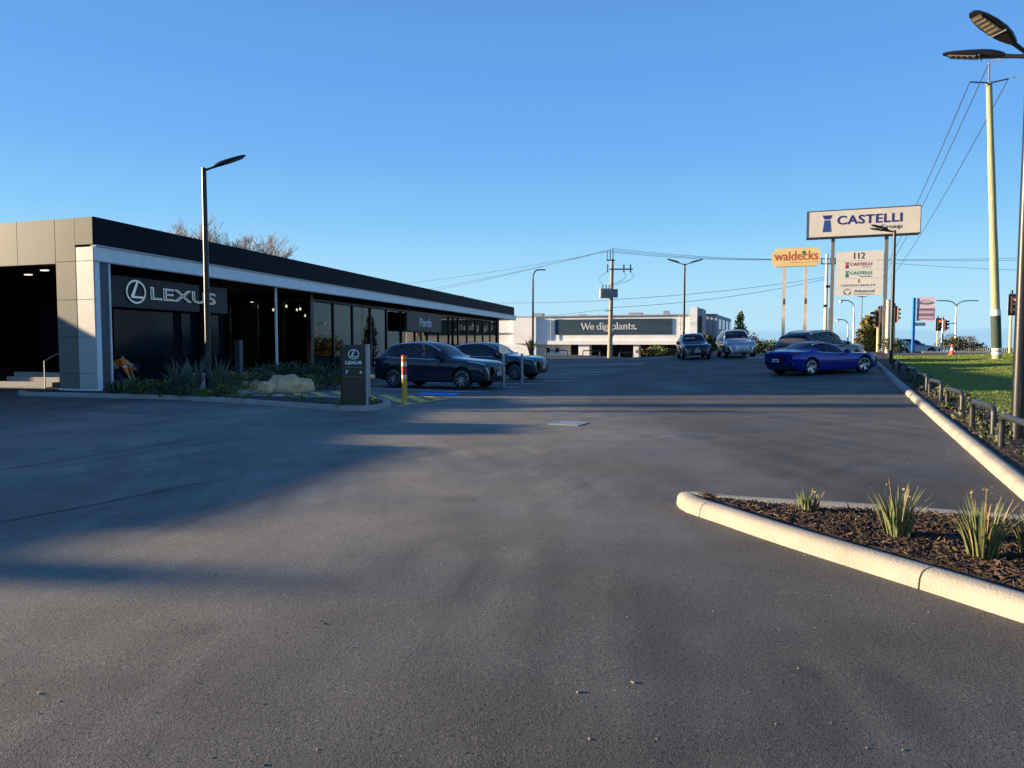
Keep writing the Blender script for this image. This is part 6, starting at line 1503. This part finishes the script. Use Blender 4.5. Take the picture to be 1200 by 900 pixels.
def strap_plant(name, label, x, y, z, n, h, spread, m, seed, group=None, w=.03, dry=0, cat='plant', stalks=0, lean=(0, 0), curl=1.0):
    """clump of stiff strap leaves rising and arching out"""
    rnd = random.Random(seed); t = thing(name, label, cat, (x, y, z), 0, group)
    mbs = {m: MB(), 'leaf_dry': MB()}
    for i in range(n):
        a = rnd.uniform(0, 6.28); L_ = h * rnd.uniform(.55, 1.08); sp = spread * rnd.uniform(.15, 1.0); b0 = Vector((math.cos(a), math.sin(a), 0)); r0 = rnd.uniform(0, .07) + .02
        fold = rnd.random() < .25; ww = w * rnd.uniform(.7, 1.25); side = Vector((-b0.y, b0.x, 0)); tw = rnd.uniform(-.6, .6); side = (side + b0 * tw).normalized(); vs = []
        for k in range(6):
            f = k / 5; out = r0 + sp * L_ * (.35 * f + .65 * f * f * curl); up = L_ * (f - .18 * f * f * sp) - (L_ * .35 * max(0, f - .6) if fold else 0)
            c = b0 * out + Vector((lean[0] * f * f, lean[1] * f * f, up)); q = ww * (1 - f ** 2.2) * (.55 + .9 * f if f < .5 else 1.0) * .5 + .001
            vs += [c - side * q, c + Vector((0, 0, q * .5)), c + side * q]
        mb = mbs['leaf_dry'] if rnd.random() < dry else mbs[m]
        fs = []
        for k in range(5): o = k * 3; fs += [(o, o + 1, o + 4, o + 3), (o + 1, o + 2, o + 5, o + 4)]
        mb.add(vs, fs)
    for i in range(stalks):
        a = rnd.uniform(0, 6.28); mb = mbs['leaf_dry']; e = Vector((math.cos(a) * spread * h * .35, math.sin(a) * spread * h * .35, h * rnd.uniform(1.05, 1.25))); mb.tube([(0, 0, 0), e * .5, e], [.005, .004, .003], 5)
        for j in range(7): leaf_quads(mb, e + Vector((rnd.uniform(-.02, .02), rnd.uniform(-.02, .02), rnd.uniform(-.10, .03))), (.012, .012, .02), 1, .022, rnd)
    for k, mb in mbs.items():
        if mb.v: o = mb.build('leaves', M[k], t, smooth=True); 
        if mb.v and k == 'leaf_dry': o.name = 'dry_leaves'
    return t
def gz(px, py, dz=.08): p = g2(px, py, dz); return p.x, p.y, H(p.x, p.y) + dz
# strap-leaved clumps on the island
for i, (px, py, h, n, lb) in enumerate(((948, 600, .22, 50, 'smallest strap-leaf tuft on the island, nearest its rounded nose'), (1051, 632, .45, 75, 'tall upright strap-leaf clump in the middle of the island'), (1151, 657, .49, 90, 'broad strap-leaf clump with yellowing tips on the right of the island'), (1213, 655, .42, 70, 'strap-leaf clump cut by the right edge of the picture'))):
    x, y, z = gz(px, py, .10); strap_plant('strap_leaf_plant', lb, x, y, z, int(n * 1.5), h * .9, .55, 'leaf_kang', 40 + i, 'strap-leaf plants on the island', w=.016, dry=.14, stalks=2 if i else 1, curl=.8)
x, y, z = gz(1058, 618, .10)
# verge bed: low ground cover
rnd = random.Random(9)
mbv = MB()
for i in range(150):
    s_ = rnd.uniform(0, 31); o_ = rnd.uniform(.36, 1.15); p, t_ = rk(s_, o_)
    if p.y < 5: continue
    w_ = rnd.uniform(.07, .15); leaf_quads(mbv, (p.x, p.y, vz(p.x, p.y, o_) + w_ * .35), (w_, w_, w_ * .75), 46, .075, rnd)
tag(mbv.build('ground_cover', M['leaf_verge'] if 'leaf_verge' in M else M.setdefault('leaf_verge', mat('verge_leaf', (.085, .095, .035), .6, var=.5, scale=4))), kind='stuff')
# garden by the showroom: flax, ferny mounds, low shrubs
gg = 'planting in the showroom garden'
for i, (px, py, h, lb) in enumerate(((208, 463, 1.05, 'arching flax clump left of the lamp post below the lettering'), (229, 464, 1.2, 'tall flax clump just left of the garden lamp post'), (258, 464, 1.15, 'flax clump just right of the garden lamp post'))):
    x, y, z = gz(px, py); strap_plant('flax_plant', lb, x, y, z, 54, h * 1.12, .62, 'leaf_flax', 60 + i, 'flax clumps in the showroom garden', w=.055)
for i, (px, py, w, h, m_, lb) in enumerate(((140, 462, .9, .55, 'leaf_dark', 'low dark shrub against the grey reveal of the portal'), (153, 462.5, .9, .50, 'leaf_mid', 'low green shrub beside the crouching worker'), (169, 463, .95, .62, 'leaf_dark', 'dark rounded shrub just right of the worker'),
        (182, 463.5, 1.0, .66, 'leaf_mid', 'bright green shrub between the worker and the first flax'), (196, 464, .8, .45, 'leaf_dark', 'small dark shrub at the foot of the first flax'), (220, 465, .8, .42, 'leaf_dark', 'low dark shrub between the two left flax clumps'),
        (240, 466, .6, .32, 'leaf_mid', 'small shrub at the kerb left of the garden lamp'), (268, 464.5, .8, .45, 'leaf_mid', 'green shrub right of the third flax near the kerb end'), (282, 458.5, 1.25, .75, 'leaf_mid', 'clipped round green shrub left of the rocks'),
        (262, 457, 1.1, .8, 'leaf_dark', 'dark shrub behind the third flax'), (296, 456, 1.2, .8, 'leaf_dark', 'dark shrub at the foot of the slender column'), (318, 453.5, 1.6, 1.0, 'leaf_dark', 'spreading dark shrub behind the rocks'),
        (340, 452.5, 1.6, .95, 'leaf_dark', 'wide dark shrub in front of the nook glazing'), (362, 452, 1.7, 1.0, 'leaf_dark', 'dark shrub under the glazed corner post'), (384, 452.5, 1.6, .9, 'leaf_dark', 'dark shrub behind the totem'), (366, 453.5, 1.2, .5, 'leaf_mid', 'low green shrub between rocks and totem'),
        (392, 452.5, 1.1, .5, 'leaf_mid', 'low green shrub left of the totem near the bed kerb'), (410, 452.5, 1.2, .7, 'leaf_dark', 'dark shrub right behind the totem'))):
    x, y, z = gz(px, py); shrub('shrub', lb, x, y, z, w * (.9 if i < 8 else 1), h * (.72 if i < 8 else .85), 420, .08, m_, i, gg)
for i, px in enumerate((300, 318, 336, 352, 375, 392)):
    p = fa(11.5 + i * .75, .6 - (i % 2) * .5); 
for i, (px, py, lb) in enumerate(((305, 452, 'ferny palm-like plant left behind the slender column'), (332, 451.5, 'ferny palm-like plant in the middle of the nook'), (352, 451.3, 'ferny palm-like plant by the glazed corner'), (378, 451.3, 'ferny palm-like plant right of the glazed corner'))):
    x, y, z = gz(px, py); strap_plant('cycad', lb, x, y, z, 60, .95, 1.0, 'leaf_dark', 80 + i, 'ferny plants in the nook', w=.07)
for i, (px, py) in enumerate(((290, 469), (315, 470.5), (338, 472), (352, 473.5), (372, 474.5), (396, 477), (432, 476.5), (276, 468), (440, 476))):
    x, y, z = gz(px, py); shrub('seedling', ('seedling at the left tip of the kerbside bed', 'second seedling from the left tip of the kerbside bed', 'seedling in front of the biggest boulder', 'seedling before the small right-hand boulder', 'seedling halfway between the boulders and totem', 'seedling just left of the totem foot', 'seedling at the right foot of the totem', 'seedling behind the left tip of the kerbside bed', 'last seedling by the rounded kerb nose')[i], x, y, z, .28, .22, 44, .07, 'leaf_mid', 200 + i, 'seedlings in the kerbside bed', clumps=3, cat='seedling')
# far plants
p = at(622, 417, 97); strap_plant('agave', 'dark spiky agave left of the far building windows', p.x, p.y, .0, 34, 2.6, .9, 'leaf_dark', 5, w=.24, curl=.3)
for i, (px, w, h, lb, m_) in enumerate(((772, 3.4, 1.35, 'wide low olive shrub by the far building shopfront', 'leaf_mid'), (757, 2.4, .9, 'small shrub left of the wide olive shrub', 'leaf_olive'), (788, 2.2, .9, 'low shrub beside the far black SUV', 'leaf_olive'))):
    p = at(px, 416, 98); shrub('shrub', lb, p.x, p.y, .05, w, h, 900, .22, m_, 300 + i, 'shrubs before the far building')
for i, (px, w, h, D, lb, m_) in enumerate(((829, 2.2, 1.7, 62, 'brownish bush between the two SUVs facing us', 'leaf_olive'), (868, 4.2, 3.4, 84, 'rounded olive bush right of the silver SUV', 'leaf_olive'), (884, 5.4, 3.1, 86, 'wide olive bush in the gap right of the silver SUV', 'leaf_olive'), (899, 4.0, 2.9, 84, 'bush half hidden by the grey SUV', 'leaf_mid'))):
    p = at(px, 420, D); shrub('bush', lb, p.x, p.y, H(p.x, p.y) - .1, w, h, 1500, .26, m_, 320 + i, 'bushes along the far edge', clumps=11, cat='bush')
p = at(1122, 414, 80); shrub('bush', 'rounded olive bush behind the traffic cone', p.x, p.y, at(1122, 416, 80).z, 4.6, 2.3, 1800, .2, 'leaf_olive', 340, clumps=12, cat='bush')
p = at(1140, 414, 80); shrub('bush', 'smaller tail of bush right of the traffic cone', p.x, p.y, at(1122, 416, 80).z, 2.4, 1.2, 700, .2, 'leaf_olive', 341, clumps=7, cat='bush')
p = at(1046, 420, 46); shrub('bush', 'dark clipped bush low behind the verge lamp post', p.x, p.y, H(p.x, p.y) + .1, 1.7, 1.0, 900, .12, 'leaf_dark', 342, clumps=9, cat='bush')
def conifer(label, px, D, top, w, m, seed):
    rnd = random.Random(seed); q = at(px, 412, D); z0 = H(q.x, q.y); h = at(px, top, D).z - z0; t = thing('conifer', label, 'tree', (q.x, q.y, z0))
    mb = MB(); mb.tube([(0, 0, -.1), (0, 0, h * .9)], [.2, .04], 8); mb.build('trunk', M['bark'], t, smooth=True)
    mb = MB()
    for k in range(90):
        f = rnd.random() ** .8; a = rnd.uniform(0, 6.28); r_ = w / 2 * (math.sin(math.pi * min(1, (.22 + .78 * f))) ** .75 + .08) * rnd.uniform(.55, 1.0)
        leaf_quads(mb, (math.cos(a) * r_ * .8, math.sin(a) * r_ * .8, h * (.06 + .92 * f)), (w * .13, w * .13, h * .055), 26, .26, rnd)
    mb.build('crown', M[m], t); return t
conifer('narrow golden cypress rising behind the silver SUV', 867, 100, 368, 2.3, 'leaf_yellow', 1)
conifer('golden conifer standing left of the traffic signals', 1018, 70, 371, 2.5, 'leaf_yellow', 2)
conifer('darker conifer half hidden behind the golden one', 1027, 76, 380, 2.2, 'leaf_olive', 3)
# bare winter trees behind the showroom
def bare_tree(label, px, D, h, seed, spread=.55):
    rnd = random.Random(seed); q = at(px, 403, D); t = thing('bare_tree', label, 'tree', (q.x, q.y, 0), 0, 'bare trees behind the showroom')
    tr = MB(); br = MB()
    def grow(p, d, L_, r_, lev):
        e = p + d * L_; mid = p.lerp(e, .5) + Vector((rnd.uniform(-1, 1), rnd.uniform(-1, 1), 0)) * L_ * .05
        (tr if lev == 0 else br).tube([p, mid, e], [max(.019, r_), max(.019, r_ * .85), max(.017, r_ * .65)], 6 if lev < 2 else 3, cap=False)
        if lev >= 6: return
        for k in range(rnd.choice((4, 4, 5)) if lev < 2 else rnd.choice((3, 3, 3, 2))):
            nd = (d + Vector((rnd.uniform(-1, 1), rnd.uniform(-1, 1), rnd.uniform(-.15, .5))) * spread).normalized(); nd.z = max(nd.z, .15)
            grow(p.lerp(e, rnd.uniform(.55, 1.0)), nd, L_ * rnd.uniform(.58, .8), r_ * .60, lev + 1)
    h *= 1.46
    grow(Vector((0, 0, -.1)), Vector((0, 0, 1)), h * .27, h * .016, 0)
    tr.build('trunk', M['bark'], t, smooth=True); br.build('crown', M['twig'], t); return t
for i, (px, D, h, lb) in enumerate(((196, 72, 12.6, 'bare tree showing left of the garden lamp above the fascia'), (236, 76, 12.9, 'bare tree just right of the garden lamp top'), (262, 78, 14.2, 'tallest bare tree above the long fascia'), (288, 80, 13.0, 'bare tree second from the right above the fascia'), (310, 82, 11.8, 'rightmost bare tree dipping behind the fascia'))):
    bare_tree(lb, px, D, h, 10 + i)
# low paling fence along the far road at the right
fl = thing('paling_fence', 'low pale paling fence along the far road right of the olive bush', 'fence', (0, 0, 0), 0)
a = at(1131, 413, 74); b = at(1230, 413, 70); n = 40; zf = at(1131, 414, 74).z
for i in range(n):
    p = a.lerp(b, i / (n - 1)); mb = MB(); mb.box((p.x, p.y, zf + .22), (.14, .03, .62 + .05 * (i % 3))); mb.build('paling', M['timber_grey'], fl)
for z_ in (.1, .4): mb = MB(); mb.tube([(a.x, a.y + .04, zf + z_), (b.x, b.y + .04, zf + z_)], .03, 6); mb.build('rail', M['timber_grey'], fl)
kerb('road_kerb', [(at(1060, 414, 60).x, 57.5), (at(1260, 414, 56).x, 54.5)], side=-1, seg=4.0)

# ------------------------------------------------------------------ rocks, worker
def rock(label, px, py, s, seed, rz):
    q = g2(px, py, .05); bm = bmesh.new(); bmesh.ops.create_icosphere(bm, subdivisions=4, radius=1)
    for v in bm.verts:
        n = v.co.normalized(); d = 1 + .22 * noise.noise(n * 1.6 + Vector((seed, 0, 0))) + .10 * noise.noise(n * 4 + Vector((seed, 3, 0))) + .035 * noise.noise(n * 11)
        c = noise.cell(n * 2.2 + Vector((seed, seed, 0))); v.co = Vector((n.x * s[0], n.y * s[1], max(n.z, -.35) * s[2])) * (d + .06 * c)
    me = bpy.data.meshes.new('rock'); bm.to_mesh(me); bm.free(); me.materials.append(M['rock']); me.polygons.foreach_set('use_smooth', [True] * len(me.polygons)); me.set_sharp_from_angle(angle=R(28))
    o = bpy.data.objects.new('rock', me); COL.objects.link(o); o.location = (q.x, q.y, H(q.x, q.y) + .10); o.rotation_euler = (0, 0, rz); tag(o, label, 'rock', 'limestone rocks in the garden bed')
rock('long flat pale rock, leftmost of the garden boulders', 302, 457.8, (.78, .4, .30), 2, .2)
rock('biggest pale boulder in the middle of the garden rocks', 335, 457, (.80, .5, .46), 5, -.3)
rock('small pale boulder at the right end of the garden rocks', 356, 456.5, (.36, .3, .36), 9, .5)
x, y, z = gz(231, 461, .05)
t = thing('service_box', 'small pale service box behind the flax by the lamp', 'utility box', (x, y, z)); mb = MB(); mb.box((0, 0, .3), (.42, .3, .6)); mb.build('casing', M['concrete'], t, bevel=.02); mb = MB(); mb.box((0, 0, .615), (.46, .34, .03)); mb.build('lid', M['white_paint'], t)

def person():
    q = fa(1.25, .32); t = thing('person', 'stooping worker in an orange hi-vis top bent over the garden shrubs', 'person', (q.x, q.y, -.04), R(14))
    def skin(name, pts, edges, radii, m, sub=2):
        me = bpy.data.meshes.new(name); me.from_pydata(pts, edges, []); o = bpy.data.objects.new(name, me); COL.objects.link(o)
        md = o.modifiers.new('skin', 'SKIN'); md.use_smooth_shade = True
        for v, r_ in zip(me.skin_vertices[0].data, radii): v.radius = r_ if isinstance(r_, tuple) else (r_, r_)
        me.skin_vertices[0].data[0].use_root = True
        s_ = o.modifiers.new('sub', 'SUBSURF'); s_.levels = sub; s_.render_levels = sub
        dg = bpy.context.evaluated_depsgraph_get(); dg.update(); ev = bpy.data.meshes.new_from_object(o.evaluated_get(dg)); bpy.data.objects.remove(o)
        ev.materials.clear(); ev.materials.append(m); ev.polygons.foreach_set('use_smooth', [True] * len(ev.polygons)); o = bpy.data.objects.new(name, ev); COL.objects.link(o); o.parent = t; return o
    # facing +x, bending at the hips, knees flexed, hands reaching down
    pel = (-.18, 0, .80); P_ = [pel, (-.05, 0, .95), (.12, 0, 1.03), (.27, 0, 1.0), (.36, 0, .95), (.44, 0, .90),           # spine to head base
          (.24, .19, .98), (.32, .27, .74), (.42, .24, .50), (.46, .23, .40), (.24, -.19, .98), (.32, -.27, .74), (.42, -.24, .50), (.46, -.23, .40),
          (-.17, .10, .76), (.06, .13, .46), (-.06, .13, .08), (.10, .14, .03), (-.17, -.10, .76), (.10, -.13, .46), (.0, -.13, .08), (.16, -.14, .03), (.52, 0, .85)]
    E = [(0, 1), (1, 2), (2, 3), (3, 4), (4, 5), (5, 22), (3, 6), (6, 7), (7, 8), (8, 9), (3, 10), (10, 11), (11, 12), (12, 13), (0, 14), (14, 15), (15, 16), (16, 17), (0, 18), (18, 19), (19, 20), (20, 21)]
    rd = [.14, .135, .15, .14, .06, .075, .075, .052, .04, .034, .075, .052, .04, .034, .10, .075, .05, .04, .10, .075, .05, .04, .085]
    body = skin('body', P_, E, rd, M['skin'])
    sh = skin('hi_vis_top', [P_[0], P_[1], P_[2], P_[3], (.31, 0, .975), P_[6], P_[7], (.37, .255, .62), P_[10], P_[11], (.37, -.255, .62)], [(0, 1), (1, 2), (2, 3), (3, 4), (3, 5), (5, 6), (6, 7), (3, 8), (8, 9), (9, 10)], [.165, .165, .185, .17, .10, .10, .075, .06, .10, .075, .06], M['hivis'])
    skin('trousers', [(-.18, 0, .79), P_[14], P_[15], P_[16], P_[18], P_[19], P_[20], (-.12, 0, .86)], [(0, 7), (0, 1), (1, 2), (2, 3), (0, 4), (4, 5), (5, 6)], [.16, .12, .092, .072, .12, .092, .072, .15], M['navy_cloth'])
    for a_, b_, r_ in (((-.08, 0, .92), (-.04, 0, .955), .178), ((.14, 0, 1.03), (.18, 0, 1.025), .196)):
        mb = MB(); mb.tube([a_, b_], r_, 20, cap=False); mb.build('reflective_stripe', M['reflective'], sh, smooth=True)
    for s_ in (1, -1):
        mb = MB(); mb.tube([(.27, s_ * .225, .87), (.29, s_ * .24, .82)], .088, 14, cap=False); mb.build('reflective_stripe', M['reflective'], sh, smooth=True)
        for k in range(5):
            mb = MB(); o = Vector((.46, s_ * .23, .385)); y_ = (k - 1.5) * .018 if k < 4 else .045 * -s_; L_ = (.075, .085, .08, .065, .055)[k]
            mb.tube([o + Vector((0, y_ * .8, 0)), o + Vector((.018, y_, -L_ * .5)), o + Vector((.006, y_, -L_))], [.009, .0085, .006], 8); mb.build('finger', M['skin'], body, smooth=True)
    # head with face, ears and dark cap
    hc = Vector((.555, 0, .83)); Mh = Matrix.Translation(hc) @ Matrix.Rotation(R(50), 4, 'Y')
    def blob(name, c, s_, m, par):
        bm = bmesh.new(); bmesh.ops.create_uvsphere(bm, u_segments=16, v_segments=12, radius=1); 
        for v in bm.verts: v.co = Mh @ Vector((c[0] + v.co.x * s_[0], c[1] + v.co.y * s_[1], c[2] + v.co.z * s_[2]))
        me = bpy.data.meshes.new(name); bm.to_mesh(me); bm.free(); me.materials.append(m); me.polygons.foreach_set('use_smooth', [True] * len(me.polygons)); o = bpy.data.objects.new(name, me); COL.objects.link(o); o.parent = par; return o
    hd = blob('head', (0, 0, 0), (.095, .078, .115), M['skin'], t)
    blob('nose', (.098, 0, -.012), (.018, .012, .022), M['skin'], hd); blob('mouth', (.085, 0, -.055), (.012, .024, .006), M['red_tape'], hd)
    for s_ in (1, -1): blob('ear', (0, s_ * .08, 0), (.018, .008, .028), M['skin'], hd); blob('eye', (.084, s_ * .03, .012), (.008, .011, .007), M['ink'], hd)
    blob('cap', (-.012, 0, .035), (.105, .09, .10), M['navy_cloth'], t); blob('boot', (0, 0, 0), (.001, .001, .001), M['ink'], hd) if False else None
    for x_, s_ in ((-.02, 1), (.04, -1)):
        mb = MB(); mb.box((x_ + .03, s_ * .135, .04), (.28, .11, .10)); mb.build('boot', M['trim_black'], t, bevel=.03)
person()
